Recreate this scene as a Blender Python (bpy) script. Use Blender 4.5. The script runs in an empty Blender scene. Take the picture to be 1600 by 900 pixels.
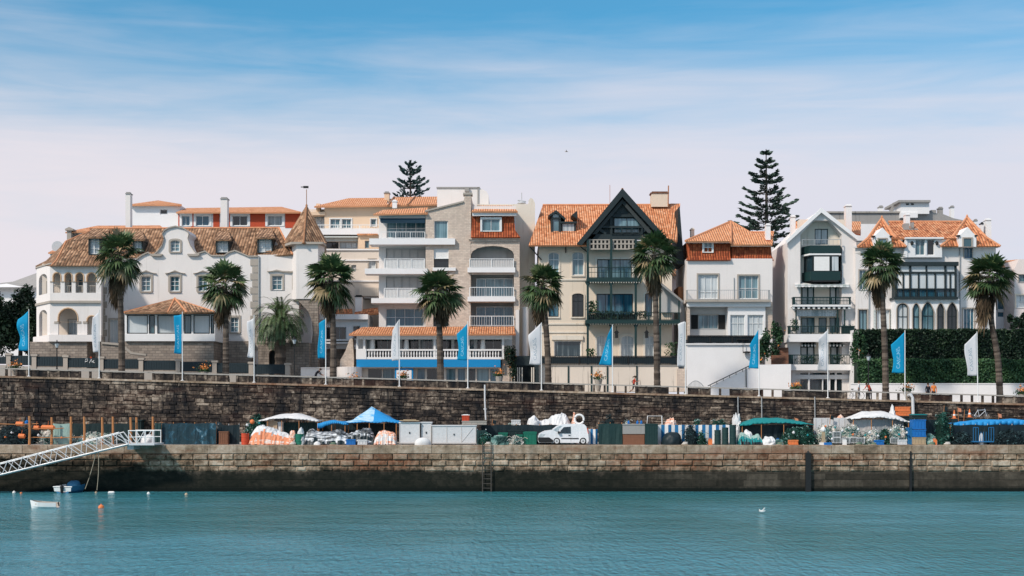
import bpy, bmesh, math, random
import numpy as np
from mathutils import Vector, Matrix, noise as mnoise
from mathutils.geometry import delaunay_2d_cdt
R = math.radians
rnd = random.Random(7)
SC = bpy.context.scene
COL = SC.collection

# ------------------------------------------------------------------ camera
CAMZ, CAMY, FPX, HOR = 2.9, -110.0, 2100.0, 640.0
cd = bpy.data.cameras.new('camera'); cam = bpy.data.objects.new('camera', cd); COL.objects.link(cam)
cam.location = (0, CAMY, CAMZ); cam.rotation_euler = (R(90), 0, 0)
cd.sensor_width = 36.0; cd.lens = FPX / 1600 * 36; cd.shift_y = (HOR - 450) / 1600
cd.clip_start = 0.5; cd.clip_end = 6000
SC.camera = cam

# ------------------------------------------------------------------ light
SUN = Vector((-0.54, -0.52, 0.67)).normalized()
SUN_EL = math.asin(SUN.z)
SKY_ROT = math.atan2(SUN.x, SUN.y)
ld = bpy.data.lights.new('sun', 'SUN'); ld.energy = 3.3; ld.angle = R(5); ld.color = (1.0, 0.90, 0.79)
sun = bpy.data.objects.new('sun', ld); COL.objects.link(sun)
sun.rotation_euler = SUN.to_track_quat('Z', 'Y').to_euler(); sun.location = (-60, -60, 80)

def build_world():
    w = bpy.data.worlds.new('World'); SC.world = w; w.use_nodes = True
    nt = w.node_tree; nt.nodes.clear(); N = nt.nodes.new; L = nt.links.new
    out = N('ShaderNodeOutputWorld'); bg = N('ShaderNodeBackground'); bg.inputs[1].default_value = 0.1
    L(bg.outputs[0], out.inputs[0])
    sky = N('ShaderNodeTexSky'); sky.sky_type = 'NISHITA'; sky.sun_disc = False
    sky.sun_elevation = SUN_EL; sky.sun_rotation = SKY_ROT; sky.air_density = 1.0; sky.dust_density = 0.6; sky.ozone_density = 2.0
    tint = N('ShaderNodeMix'); tint.data_type = 'RGBA'; tint.blend_type = 'MULTIPLY'; tint.inputs[0].default_value = 1
    L(sky.outputs[0], tint.inputs[6]); tint.inputs[7].default_value = (0.46, 1.15, 1.28, 1)
    tc = N('ShaderNodeTexCoord'); sep = N('ShaderNodeSeparateXYZ'); L(tc.outputs['Generated'], sep.inputs[0])
    def mp(scale, loc=(0, 0, 0)):
        m = N('ShaderNodeMapping'); m.inputs['Scale'].default_value = scale; m.inputs['Location'].default_value = loc
        m.inputs['Rotation'].default_value = (0, R(-4), 0)
        L(tc.outputs['Generated'], m.inputs[0]); return m
    def nz(m, sc, det, dist=0.0, rough=.55):
        n = N('ShaderNodeTexNoise'); n.inputs['Scale'].default_value = sc; n.inputs['Detail'].default_value = det
        n.inputs['Roughness'].default_value = rough; n.inputs['Distortion'].default_value = dist; L(m.outputs[0], n.inputs[0]); return n
    def mr(src, a, b, c, d, smooth=True):
        m = N('ShaderNodeMapRange'); m.interpolation_type = 'SMOOTHSTEP' if smooth else 'LINEAR'
        for i, v in enumerate((a, b, c, d)): m.inputs[i + 1].default_value = v
        L(src, m.inputs[0]); return m.outputs[0]
    def ma(op, a, b):
        m = N('ShaderNodeMath'); m.operation = op; m.use_clamp = False
        for i, v in enumerate((a, b)):
            if isinstance(v, (int, float)): m.inputs[i].default_value = v
            else: L(v, m.inputs[i])
        return m.outputs[0]
    n1 = nz(mp((1.5, 1.5, 10), (0.3, 0, .2)), 1.5, 6, .5)
    n2 = nz(mp((2.6, 2.6, 27), (1.3, 0, .7)), 2.0, 7, .8, .55)
    z = sep.outputs[2]
    base = mr(z, 0.155, 0.315, 1.0, 0.0, False)
    c = ma('ADD', base, ma('MULTIPLY', ma('SUBTRACT', n1.outputs[0], .5), .85))
    c = ma('ADD', c, ma('MULTIPLY', ma('SUBTRACT', n2.outputs[0], .5), .42))
    low = mr(z, 0.08, 0.225, 0.86, 0.0)
    c = ma('MAXIMUM', mr(c, 0.02, 1.05, 0.0, 0.98), low)
    hi = mr(z, .26, .6, 0, .55)
    c = ma('MAXIMUM', c, hi)
    # pinker cloud to the left of the view, greyer lavender to the right
    ccol = N('ShaderNodeMix'); ccol.data_type = 'RGBA'
    L(mr(sep.outputs[0], -.4, .4, 0, 1), ccol.inputs[0])
    ccol.inputs[6].default_value = (7.6, 7.1, 7.55, 1); ccol.inputs[7].default_value = (6.75, 6.75, 7.6, 1)
    mx = N('ShaderNodeMix'); mx.data_type = 'RGBA'; L(c, mx.inputs[0]); L(tint.outputs[2], mx.inputs[6]); L(ccol.outputs[2], mx.inputs[7])
    L(mx.outputs[2], bg.inputs[0])
build_world()
vs = SC.view_settings; SC.display_settings.display_device = 'sRGB'
vs.view_transform = 'Standard'; vs.look = 'None'; vs.gamma = 1; vs.use_curve_mapping = False; vs.exposure = 0.12
SC.cycles.max_bounces = 5; SC.cycles.diffuse_bounces = 2; SC.cycles.glossy_bounces = 2; SC.cycles.transmission_bounces = 3
SC.cycles.transparent_max_bounces = 6; SC.cycles.caustics_reflective = False; SC.cycles.caustics_refractive = False
SC.cycles.sample_clamp_indirect = 4

# ------------------------------------------------------------------ mapping of photo measurements to metres
def P(px, py, Y):
    d = Y - CAMY
    return Vector(((px - 800) * d / FPX, Y, CAMZ + (HOR - py) * d / FPX))
def S(Y): return (Y - CAMY) / FPX
def zt(X):
    X = max(-75, min(75, X)); return 4.67 - X * (2.5 / 92.2)
def gpy(px, Y): return HOR - (zt(P(px, 0, Y).x) - CAMZ) / S(Y)
def XQ(px, Y): return (px - 800) * S(Y)

# ------------------------------------------------------------------ materials
MT = {}
class NB:
    def __init__(s, name):
        s.m = bpy.data.materials.new(name); s.m.use_nodes = True; s.nt = s.m.node_tree; s.nt.nodes.clear()
        s.out = s.N('ShaderNodeOutputMaterial'); s.b = s.N('ShaderNodeBsdfPrincipled'); s.L(s.b.outputs[0], s.out.inputs[0])
        s.tc = s.N('ShaderNodeTexCoord'); MT[name] = s.m
    def N(s, t): return s.nt.nodes.new(t)
    def L(s, a, b): s.nt.links.new(a, b)
    def map(s, scale=(1, 1, 1), src='Object', rot=(0, 0, 0), loc=(0, 0, 0)):
        m = s.N('ShaderNodeMapping'); m.inputs['Scale'].default_value = scale; m.inputs['Rotation'].default_value = rot
        m.inputs['Location'].default_value = loc
        s.L(s.tc.outputs[src], m.inputs[0]); return m.outputs[0]
    def noise(s, vec, sc=1, det=4, rough=.6, dist=0):
        n = s.N('ShaderNodeTexNoise'); n.inputs['Scale'].default_value = sc; n.inputs['Detail'].default_value = det
        n.inputs['Roughness'].default_value = rough; n.inputs['Distortion'].default_value = dist
        if vec is not None: s.L(vec, n.inputs[0])
        return n.outputs[0]
    def mr(s, src, a, b, c, d, smooth=False):
        m = s.N('ShaderNodeMapRange'); m.interpolation_type = 'SMOOTHSTEP' if smooth else 'LINEAR'
        for i, v in enumerate((a, b, c, d)): m.inputs[i + 1].default_value = v
        s.L(src, m.inputs[0]); return m.outputs[0]
    def math(s, op, a, b=0.0):
        m = s.N('ShaderNodeMath'); m.operation = op
        for i, v in enumerate((a, b)):
            if isinstance(v, (int, float)): m.inputs[i].default_value = v
            else: s.L(v, m.inputs[i])
        return m.outputs[0]
    def mix(s, f, a, b, mode='MIX'):
        m = s.N('ShaderNodeMix'); m.data_type = 'RGBA'; m.blend_type = mode
        for i, v in ((0, f), (6, a), (7, b)):
            if isinstance(v, (int, float)): m.inputs[i].default_value = v
            elif isinstance(v, tuple): m.inputs[i].default_value = (*v, 1)
            else: s.L(v, m.inputs[i])
        return m.outputs[2]
    def ramp(s, src, stops):
        r = s.N('ShaderNodeValToRGB'); e = r.color_ramp.elements
        while len(e) < len(stops): e.new(.5)
        for k, (p, c) in zip(e, stops): k.position = p; k.color = (*c, 1)
        s.L(src, r.inputs[0]); return r.outputs[0]
    def bump(s, h, strength=.3, dist=.05):
        b = s.N('ShaderNodeBump'); b.inputs['Strength'].default_value = strength; b.inputs['Distance'].default_value = dist
        s.L(h, b.inputs['Height']); s.L(b.outputs[0], s.b.inputs['Normal'])
    def set(s, col=None, rough=.8, spec=.3, metal=0.0):
        if col is not None:
            if isinstance(col, tuple): s.b.inputs['Base Color'].default_value = (*col, 1)
            else: s.L(col, s.b.inputs['Base Color'])
        if isinstance(rough, (int, float)): s.b.inputs['Roughness'].default_value = rough
        else: s.L(rough, s.b.inputs['Roughness'])
        s.b.inputs['Specular IOR Level'].default_value = spec; s.b.inputs['Metallic'].default_value = metal
    def attr(s, name='col'):
        a = s.N('ShaderNodeAttribute'); a.attribute_name = name; return a.outputs['Fac']
def mul(c, k): return tuple(min(1, x * k) for x in c)

def plaster(name, col, dirt=.35, dcol=(.25, .22, .19), rough=.85):
    n = NB(name)
    big = n.noise(n.map((.5, .5, .35)), 1, 5)
    streak = n.noise(n.map((2.6, 2.6, .16)), 1, 5, .65)
    fine = n.noise(n.map(), 9, 4)
    c = n.mix(n.mr(big, .35, .7, 0, .45), col, mul(col, .86))
    c = n.mix(n.math('MULTIPLY', n.mr(streak, .56, .74, 0, 1, True), dirt), c, dcol)
    c = n.mix(n.mr(fine, .3, .75, 0, .16), c, mul(col, .7))
    n.set(c, rough, .2); n.bump(fine, .25, .02)
def paint(name, col, rough=.5, spec=.4, var=.25, metal=0.0, sc=5):
    n = NB(name)
    f = n.noise(n.map(), sc, 5)
    n.set(n.mix(n.mr(f, .35, .7, 0, var), col, mul(col, .55)), n.mr(f, .3, .7, rough, min(1, rough + .2)), spec, metal)
def attrmat(name, stops, rough=.7, spec=.25, nz=.3, sc=3, bump=0.0):
    n = NB(name)
    f = n.noise(n.map(), sc, 5)
    a = n.math('ADD', n.attr(), n.math('MULTIPLY', n.math('SUBTRACT', f, .5), nz))
    n.set(n.ramp(a, stops), rough, spec)
    if bump: n.bump(f, bump, .05)
def tiles(name, stops, moss=(.10, .085, .06), mossk=.3, pitch=.24, row=.36):
    n = NB(name)
    sp = n.N('ShaderNodeSeparateXYZ'); n.L(n.tc.outputs['UV'], sp.inputs[0]); u, v = sp.outputs[0], sp.outputs[1]
    iu = n.math('FLOOR', n.math('DIVIDE', u, pitch)); iv = n.math('FLOOR', n.math('DIVIDE', v, row))
    cb = n.N('ShaderNodeCombineXYZ'); n.L(iu, cb.inputs[0]); n.L(iv, cb.inputs[1])
    wn = n.N('ShaderNodeTexWhiteNoise'); wn.noise_dimensions = '3D'; n.L(cb.outputs[0], wn.inputs[0])
    big = n.noise(n.map((1, 1, 1), 'UV'), .55, 5, .65)
    a = n.math('ADD', n.math('MULTIPLY', wn.outputs[0], .6), n.math('MULTIPLY', big, .55))
    c = n.ramp(n.math('SUBTRACT', a, .1), stops)
    m2 = n.noise(n.map((1, .45, 1), 'UV', loc=(7, 3, 0)), 1.1, 6, .7)
    c = n.mix(n.math('MULTIPLY', n.mr(m2, .5, .68, 0, 1, True), mossk), c, moss)
    n.set(c, .85, .2)
    fu = n.math('FRACT', n.math('DIVIDE', u, pitch)); fv = n.math('FRACT', n.math('DIVIDE', v, row))
    h = n.math('SINE', n.math('MULTIPLY', fu, math.pi)); h = n.math('ADD', h, n.math('MULTIPLY', n.math('SUBTRACT', 1.0, fv), .45))
    n.bump(h, 1.0, .10)
def bricks(name, cols, mortar, w=.5, h=.22, ms=.015, bump=.5, stain=0.0):
    n = NB(name)
    sp = n.N('ShaderNodeSeparateXYZ'); n.L(n.tc.outputs['Object'], sp.inputs[0])
    cb = n.N('ShaderNodeCombineXYZ'); n.L(n.math('ADD', sp.outputs[0], sp.outputs[1]), cb.inputs[0]); n.L(sp.outputs[2], cb.inputs[1])
    t = n.N('ShaderNodeTexBrick'); n.L(cb.outputs[0], t.inputs[0]); t.inputs['Scale'].default_value = 1
    t.inputs['Color1'].default_value = (*cols[0], 1); t.inputs['Color2'].default_value = (*cols[1], 1); t.inputs['Mortar'].default_value = (*mortar, 1)
    t.inputs['Mortar Size'].default_value = ms; t.inputs['Brick Width'].default_value = w; t.inputs['Row Height'].default_value = h
    f = n.noise(n.map((1, 1, 1)), 2.2, 6, .7)
    c = n.mix(n.mr(f, .35, .7, 0, .55), t.outputs[0], mul(cols[0], .55))
    if stain:
        st = n.noise(n.map((1.1, 1.1, .14)), 1, 5, .7)
        c = n.mix(n.math('MULTIPLY', n.mr(st, .5, .68, 0, 1, True), stain), c, (.03, .028, .025))
    n.set(c, .9, .2); n.bump(n.math('ADD', n.math('MULTIPLY', t.outputs[1], -1.0), f), bump, .04)
def glassmat(name, dark, pale, lo=.45, hi=.8, rough=.07):
    n = NB(name)
    oi = n.N('ShaderNodeObjectInfo')
    # drapes and roller blinds seen through the pane
    wv = n.noise(n.map((5, 5, .15)), 1, 3, .5)
    bl = n.noise(n.map((.35, .35, .5)), 1, 2, .5)
    f = n.math('ADD', n.math('MULTIPLY', wv, .7), n.math('MULTIPLY', n.math('ADD', bl, n.math('MULTIPLY', oi.outputs['Random'], .5)), .45))
    n.set(n.mix(n.mr(f, lo, hi, 0, 1, True), dark, pale), rough, .7)
    n.bump(n.noise(n.map(), 1.5, 2), .06, .05)

plaster('white_wall', (.81, .755, .725), .42, (.45, .41, .37))
plaster('white_clean', (.84, .82, .815), .10, (.5, .47, .44))
plaster('grey_render', (.50, .49, .48), .3)
plaster('cream_wall', (.79, .66, .53), .3, (.38, .29, .2))
plaster('cream_party', (.78, .70, .60), .55, (.34, .24, .15))
plaster('beige_wall', (.76, .66, .57), .3, (.4, .33, .27))
plaster('pink_wall', (.80, .70, .66), .2, (.5, .4, .35))
plaster('ochre_wall', (.66, .45, .29), .4, (.3, .2, .12))
plaster('peach_wall', (.79, .58, .41), .2, (.45, .3, .2))
plaster('red_panel', (.50, .085, .04), .2, (.25, .05, .03))
plaster('concrete', (.34, .325, .31), .7, (.12, .11, .10))
plaster('stained_cream', (.78, .68, .58), 1.0, (.07, .055, .045))
plaster('stone_trim', (.42, .37, .32), .4, (.16, .14, .12))
plaster('terrace', (.42, .38, .34), .3)
plaster('rail_stone', (.40, .37, .335), .6, (.10, .095, .09))
bricks('stone_base', ((.42, .345, .285), (.25, .205, .175)), (.18, .155, .135), .55, .26, .02, .7, .5)
bricks('stone_clad', ((.77, .63, .52), (.61, .49, .41)), (.54, .45, .38), .42, .17, .012, .5, .12)
bricks('red_brick', ((.28, .11, .06), (.18, .08, .05)), (.2, .15, .12), .3, .1)
OR = [(0, (.34, .10, .045)), (.3, (.62, .24, .11)), (.65, (.76, .36, .19)), (1, (.82, .50, .32))]
tiles('tile_orange', OR, (.32, .12, .06), .30)
tiles('tile_clean', [(0, (.58, .23, .11)), (.4, (.74, .33, .165)), (.7, (.80, .40, .22)), (1, (.82, .50, .32))], (.45, .2, .1), .2)
tiles('tile_old', [(0, (.09, .05, .03)), (.3, (.22, .12, .07)), (.55, (.38, .22, .13)), (.8, (.52, .32, .20)), (1, (.6, .44, .3))], (.08, .06, .04), .75, .3, .45)
tiles('tile_hung', [(0, (.17, .035, .018)), (.4, (.36, .085, .035)), (.75, (.50, .145, .06)), (1, (.62, .26, .13))], (.08, .03, .02), .35, .26, .3)
tiles('tile_mixed', [(0, (.16, .045, .02)), (.3, (.50, .17, .075)), (.6, (.72, .31, .15)), (1, (.80, .46, .27))], (.07, .05, .035), .5, .28, .4)
paint('ridge_tile', (.70, .32, .17), .85, .2, .6, sc=3)
paint('ridge_old', (.40, .2, .11), .85, .2, .7, sc=3)
paint('white_paint', (.80, .80, .79), .45, .4, .15)
paint('grey_paint', (.36, .38, .39), .5, .4, .3)
paint('dark_timber', (.018, .030, .034), .55, .35, .4)
paint('timber_panel', (.05, .06, .062), .6, .3, .4)
paint('green_paint', (.008, .034, .034), .45, .4, .3)
paint('teal_fence', (.008, .022, .030), .5, .4, .3)
paint('black_paint', (.012, .013, .014), .5, .4, .3)
paint('blue_band', (.003, .235, .53), .55, .35, .1)
paint('navy_awning', (.02, .05, .08), .7, .2, .2)
paint('canvas_white', (.82, .80, .78), .8, .2, .15)
paint('canvas_stripe', (.55, .58, .56), .8, .2, .3)
paint('shutter_black', (.012, .012, .012), .6, .3, .2)
paint('shutter_blue', (.05, .17, .30), .55, .3, .3)
paint('roller_grey', (.57, .54, .52), .6, .3, .12)
paint('steel', (.55, .56, .57), .4, .5, .3, .4)
paint('galv', (.68, .69, .70), .45, .5, .25, .2)
paint('terracotta', (.45, .2, .1), .8, .2, .3)
glassmat('glass', (.018, .040, .052), (.34, .40, .42), .62, .95)
glassmat('glass_teal', (.035, .10, .125), (.20, .33, .38), .5, .95)
glassmat('glass_blue', (.018, .10, .155), (.10, .22, .28), .5, .95)
glassmat('glass_pale', (.20, .27, .30), (.62, .65, .66), .35, .85, .12)
glassmat('glass_black', (.008, .014, .017), (.03, .05, .06), .6, 1)
glassmat('blind_pane', (.42, .47, .49), (.60, .63, .64), .3, .9, .2)
attrmat('leaf_dark', [(0, (.004, .013, .008)), (.5, (.011, .031, .016)), (1, (.034, .066, .028))], .55, .3, .25)
attrmat('leaf_hedge', [(0, (.010, .027, .015)), (.5, (.028, .078, .036)), (1, (.085, .17, .065))], .55, .3, .25)
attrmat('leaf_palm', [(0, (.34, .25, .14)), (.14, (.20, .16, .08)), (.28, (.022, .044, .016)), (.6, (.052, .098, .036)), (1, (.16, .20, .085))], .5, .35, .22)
attrmat('palm_skirt', [(0, (.035, .024, .016)), (.6, (.085, .058, .036)), (1, (.20, .145, .09))], .9, .1, .3)
attrmat('leaf_pine', [(0, (.04, .07, .06)), (.5, (.075, .12, .095)), (1, (.13, .175, .135))], .6, .2, .2)
attrmat('leaf_pine_far', [(0, (.035, .075, .075)), (.5, (.06, .11, .105)), (1, (.10, .15, .14))], .6, .2, .2)
attrmat('flower', [(0, (.02, .05, .02)), (.5, (.04, .09, .03)), (.55, (.6, .16, .03)), (1, (.75, .28, .08))], .6, .2, .05)
attrmat('net_green', [(0, (.006, .018, .014)), (.4, (.012, .05, .035)), (.7, (.03, .14, .11)), (.92, (.25, .42, .38)), (1, (.6, .65, .62))], .8, .15, .3)
attrmat('net_mixed', [(0, (.012, .018, .018)), (.3, (.03, .07, .065)), (.48, (.12, .24, .22)), (.62, (.34, .42, .38)), (.78, (.58, .52, .45)), (1, (.8, .76, .72))], .8, .15, .7, 2.2)
attrmat('net_dark', [(0, (.006, .01, .012)), (.6, (.018, .035, .04)), (1, (.06, .12, .13))], .8, .15, .3)
attrmat('bark', [(0, (.055, .043, .036)), (.5, (.10, .08, .066)), (1, (.17, .135, .11))], .9, .1, .9, 7, .6)
attrmat('bark_pine', [(0, (.05, .04, .035)), (1, (.12, .10, .09))], .9, .1, .4, 5, .4)

def stonewall(name, stops, crust, ck, algae=False, rust=False, mott=.8):
    n = NB(name)
    f = n.noise(n.map(), 2.6, 6, .7); big = n.noise(n.map((.16, .16, .30)), 1, 5, .65); st = n.noise(n.map((.9, .9, .12)), 1, 5, .7)
    a = n.math('ADD', n.math('ADD', n.math('MULTIPLY', n.attr(), .6), .18), n.math('MULTIPLY', n.math('SUBTRACT', f, .5), mott))
    a = n.math('ADD', a, n.math('MULTIPLY', n.math('SUBTRACT', big, .5), 1.5))
    f2 = n.noise(n.map((1, 1, 1.6), loc=(5, 0, 2)), 1.3, 6, .75, .8)
    a = n.math('ADD', a, n.math('MULTIPLY', n.math('SUBTRACT', f2, .5), mott))
    c = n.ramp(a, stops)
    c = n.mix(n.math('MULTIPLY', n.mr(st, .45, .65, 0, 1, True), ck), c, crust)
    sp = n.N('ShaderNodeSeparateXYZ'); n.L(n.tc.outputs['Object'], sp.inputs[0]); x, z = sp.outputs[0], sp.outputs[2]
    if rust:
        rr = n.noise(n.map((.11, .11, .5), loc=(3.1, 0, 0)), 1, 5, .65)
        band = n.math('MAXIMUM', n.math('MULTIPLY', n.mr(x, -16, -13, 0, 1, True), n.mr(x, -8.5, -6, 1, 0, True)), n.math('MULTIPLY', n.mr(x, 7, 9, 0, 1, True), n.mr(x, 15.5, 18, 1, 0, True)))
        k2 = n.math('ADD', n.math('MULTIPLY', n.mr(rr, .50, .66, 0, 1, True), .6), n.math('MULTIPLY', band, n.mr(f2, .38, .58, 0, .8, True) if algae else 0.0))
        c = n.mix(n.math('MINIMUM', n.math('MULTIPLY', k2, rust), .9), c, (.22, .066, .028))
    if algae:
        # tidal growth: the line sits higher towards the gangway end of the quay
        up = n.mr(x, -33, -26, 1.05, 0.0, True)
        thr = n.math('ADD', n.math('ADD', n.math('MULTIPLY', n.noise(n.map((.5, .5, .35)), 1, 8, .75), 3.3), -3.85), up)
        d = n.math('SUBTRACT', z, thr)
        right = n.mr(x, 4, 24, .97, .45, True)
        k = n.math('MULTIPLY', n.math('MULTIPLY', n.mr(d, -.2, .4, 1, 0, True), right), n.mr(f2, .35, .65, .99, .8))
        c = n.mix(k, c, (.007, .0105, .008))
        low = n.math('ADD', n.math('MULTIPLY', f, .5), -3.85)
        c = n.mix(n.mr(n.math('SUBTRACT', z, low), 0, .25, .95, 0, True), c, (.006, .009, .008))
    n.set(c, .9, .15); n.bump(f, .8, .06)
stonewall('promenade_stone', [(0, (.018, .016, .016)), (.35, (.045, .037, .033)), (.58, (.112, .086, .068)), (.8, (.235, .19, .15)), (1, (.42, .35, .28))], (.010, .012, .015), .95, False, .18, 1.7)
stonewall('quay_stone', [(0, (.07, .050, .033)), (.35, (.23, .162, .108)), (.7, (.40, .30, .215)), (1, (.56, .46, .355))], (.06, .05, .04), .5, True, .55, 2.0)
stonewall('quay_cap', [(0, (.17, .125, .085)), (.4, (.35, .265, .19)), (.8, (.49, .40, .315)), (1, (.56, .49, .41))], (.10, .08, .06), .5, False, .85, 1.3)
stonewall('quay_low', [(0, (.035, .028, .022)), (.5, (.09, .072, .056)), (1, (.19, .155, .12))], (.03, .026, .022), .5, True)

def watermat():
    n = NB('sea_water')
    m1 = n.noise(n.map((.55, 1.0, 1)), 1.1, 7, .62, .4); m2 = n.noise(n.map((1.4, 2.4, 1)), 2.2, 5, .6)
    big = n.noise(n.map((.03, .05, 1)), 1, 4, .6)
    chop = n.noise(n.map((1.9, .5, 1), rot=(0, 0, .12)), 1, 3, .6, .3)
    gust = n.noise(n.map((.10, .55, 1)), 1, 6, .65, .6)
    h = n.math('ADD', n.math('ADD', m1, n.math('MULTIPLY', m2, .35)), n.math('ADD', n.math('MULTIPLY', chop, 1.3), n.math('MULTIPLY', n.noise(n.map((4.2, 1.1, 1)), 1, 2, .5), 1.5)))
    n.set(n.mix(n.mr(big, .35, .65, 0, 1, True), (.030, .185, .210), (.068, .275, .345)), n.mr(gust, .35, .65, .08, .20, True), .6)
    n.b.inputs['IOR'].default_value = 1.33
    n.bump(h, 1.0, .11)
watermat()
# ------------------------------------------------------------------ mesh helper
def as_mat(m): return MT[m] if isinstance(m, str) else m
class MB:
    def __init__(s): s.v = []; s.f = []; s.m = []; s.c = []; s.uv = {}
    def face(s, pts, mi=0, col=.5, uv=None):
        i = len(s.v); s.v += [Vector(p) for p in pts]
        if uv: s.uv[len(s.f)] = uv
        s.f.append(list(range(i, i + len(pts)))); s.m.append(mi); s.c.append(col)
    def box(s, a, b, mi=0, col=.5):
        x0, y0, z0 = a; x1, y1, z1 = b; i = len(s.v)
        s.v += [Vector(p) for p in ((x0, y0, z0), (x1, y0, z0), (x1, y1, z0), (x0, y1, z0), (x0, y0, z1), (x1, y0, z1), (x1, y1, z1), (x0, y1, z1))]
        for q in ((0, 3, 2, 1), (4, 5, 6, 7), (0, 1, 5, 4), (1, 2, 6, 5), (2, 3, 7, 6), (3, 0, 4, 7)):
            s.f.append([i + k for k in q]); s.m.append(mi); s.c.append(col)
    def pb(s, px0, py0, px1, py1, Y, d, mi=0, col=.5):
        a = P(px0, py1, Y); b = P(px1, py0, Y); s.box((a.x, Y, a.z), (b.x, Y + d, b.z), mi, col)
    def prism(s, pts, Y, d, mi=0, col=.5, world=False):
        """outline in photo px (or world points), front at Y, extruded back by d"""
        F = pts if world else [P(x, y, Y) for x, y in pts]; B = [p + Vector((0, d, 0)) for p in F]; n = len(F)
        i = len(s.v); s.v += F + B
        s.f.append([i + k for k in range(n)]); s.f.append([i + n + k for k in reversed(range(n))])
        for k in range(n): s.f.append([i + (k + 1) % n, i + k, i + n + k, i + n + (k + 1) % n])
        s.m += [mi] * (n + 2); s.c += [col] * (n + 2)
    def ring(s, o, i_, Y, d, mi=0):
        O = [P(x, y, Y) for x, y in o]; I = [P(x, y, Y) for x, y in i_]; n = len(O); D = Vector((0, d, 0))
        for k in range(n):
            j = (k + 1) % n
            s.face([O[k], O[j], I[j], I[k]], mi); s.face([O[j], O[k], O[k] + D, O[j] + D], mi); s.face([I[k], I[j], I[j] + D, I[k] + D], mi)
    def tube(s, pts, rad, n=8, mi=0, cap=True, col=.5):
        pts = [Vector(p) for p in pts]
        if isinstance(rad, (int, float)): rad = [rad] * len(pts)
        i = len(s.v); ref = Vector((0, 0, 1))
        for k, p in enumerate(pts):
            t = (pts[min(k + 1, len(pts) - 1)] - pts[max(k - 1, 0)]).normalized()
            r = ref if abs(t.dot(ref)) < .95 else Vector((1, 0, 0))
            a = t.cross(r).normalized(); b = t.cross(a)
            for q in range(n):
                th = 2 * math.pi * q / n; s.v.append(p + (a * math.cos(th) + b * math.sin(th)) * rad[k])
        for k in range(len(pts) - 1):
            for q in range(n):
                s.f.append([i + k * n + q, i + k * n + (q + 1) % n, i + (k + 1) * n + (q + 1) % n, i + (k + 1) * n + q]); s.m.append(mi)
                s.c.append(col if isinstance(col, (int, float)) else col[k])
        if cap:
            for k, o in ((0, True), (len(pts) - 1, False)):
                s.f.append([i + k * n + q for q in (reversed(range(n)) if o else range(n))]); s.m.append(mi); s.c.append(.5)
    def lathe(s, c, prof, n=16, mi=0, col=.5):
        """prof: list of (radius, z) from the bottom, around vertical axis at c"""
        s.tube([Vector(c) + Vector((0, 0, z)) for r, z in prof], [max(r, .001) for r, z in prof], n, mi, True, col)
    def bar(s, a, b, w, mi=0):
        s.tube([a, b], w * .7, 4, mi)
    def roof(s, pts, th=.16, mi=0, mb=1):
        """roof plane: points (px,py,Y); the first edge is the eave"""
        A = [P(*p) if not isinstance(p, Vector) else p for p in pts]
        u = (A[1] - A[0]).normalized(); nn = Vector((0, 0, 0))
        for k in range(len(A)): nn += A[k].cross(A[(k + 1) % len(A)])
        nn.normalize()
        if nn.z < 0: nn = -nn
        v = nn.cross(u)
        uv = [((p - A[0]).dot(u), (p - A[0]).dot(v)) for p in A]
        if A[1].x < A[0].x: uv = [(-a, -b) for a, b in uv]
        B = [p - nn * th for p in A]
        s.face(A, mi, .5, uv); s.face(list(reversed(B)), mb)
        for k in range(len(A)):
            j = (k + 1) % len(A); s.face([A[k], B[k], B[j], A[j]], mi, .5, [(0, 0), (0, .1), (.5, .1), (.5, 0)])
    def ridge(s, a, b, r=.13, mi=2):
        s.tube([P(*a), P(*b)], r, 6, mi)
    def leaves(s, C, size, mi=0, cols=None, flat=0.0, rg=None, aspect=.5, dirs=None):
        rg = rg or rnd
        for k, c in enumerate(C):
            c = Vector(c)
            d = Vector((rg.gauss(0, 1), rg.gauss(0, 1), rg.gauss(0, 1) * (1 - flat))) if dirs is None else Vector(dirs[k])
            d = d.normalized() if d.length > 1e-6 else Vector((1, 0, 0))
            e = d.cross(Vector((rg.gauss(0, 1), rg.gauss(0, 1), rg.gauss(0, 1) * (1 + 3 * flat))))
            e = e.normalized() if e.length > 1e-6 else Vector((0, 0, 1))
            L = size * rg.uniform(.6, 1.3); W = L * aspect
            s.face([c - d * L * .5, c + e * W * .5, c + d * L * .5, c - e * W * .5], mi, cols[k] if cols else rg.random())
    def mesh(s, name, mats, off=Vector((0, 0, 0)), smooth=False):
        me = bpy.data.meshes.new(name)
        me.from_pydata([tuple(p - off) for p in s.v], [], s.f)
        for m in (mats if isinstance(mats, (list, tuple)) else [mats]): me.materials.append(as_mat(m))
        nm = len(me.materials)
        me.polygons.foreach_set('material_index', [min(k, nm - 1) for k in s.m])
        a = me.attributes.new('col', 'FLOAT', 'FACE'); a.data.foreach_set('value', s.c)
        if s.uv:
            ul = me.uv_layers.new(name='UVMap')
            for fi, uvs in s.uv.items():
                p = me.polygons[fi]
                for k, li in enumerate(p.loop_indices): ul.data[li].uv = uvs[k]
        if smooth: me.polygons.foreach_set('use_smooth', [True] * len(me.polygons))
        me.update(); return me
    def build(s, name, mats, parent=None, smooth=False):
        """one mesh object; world coordinates are kept"""
        off = world_loc(parent) if parent else Vector((0, 0, 0))
        o = bpy.data.objects.new(name, s.mesh(name, mats, off, smooth)); COL.objects.link(o)
        if parent: o.parent = parent
        return o
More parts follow.
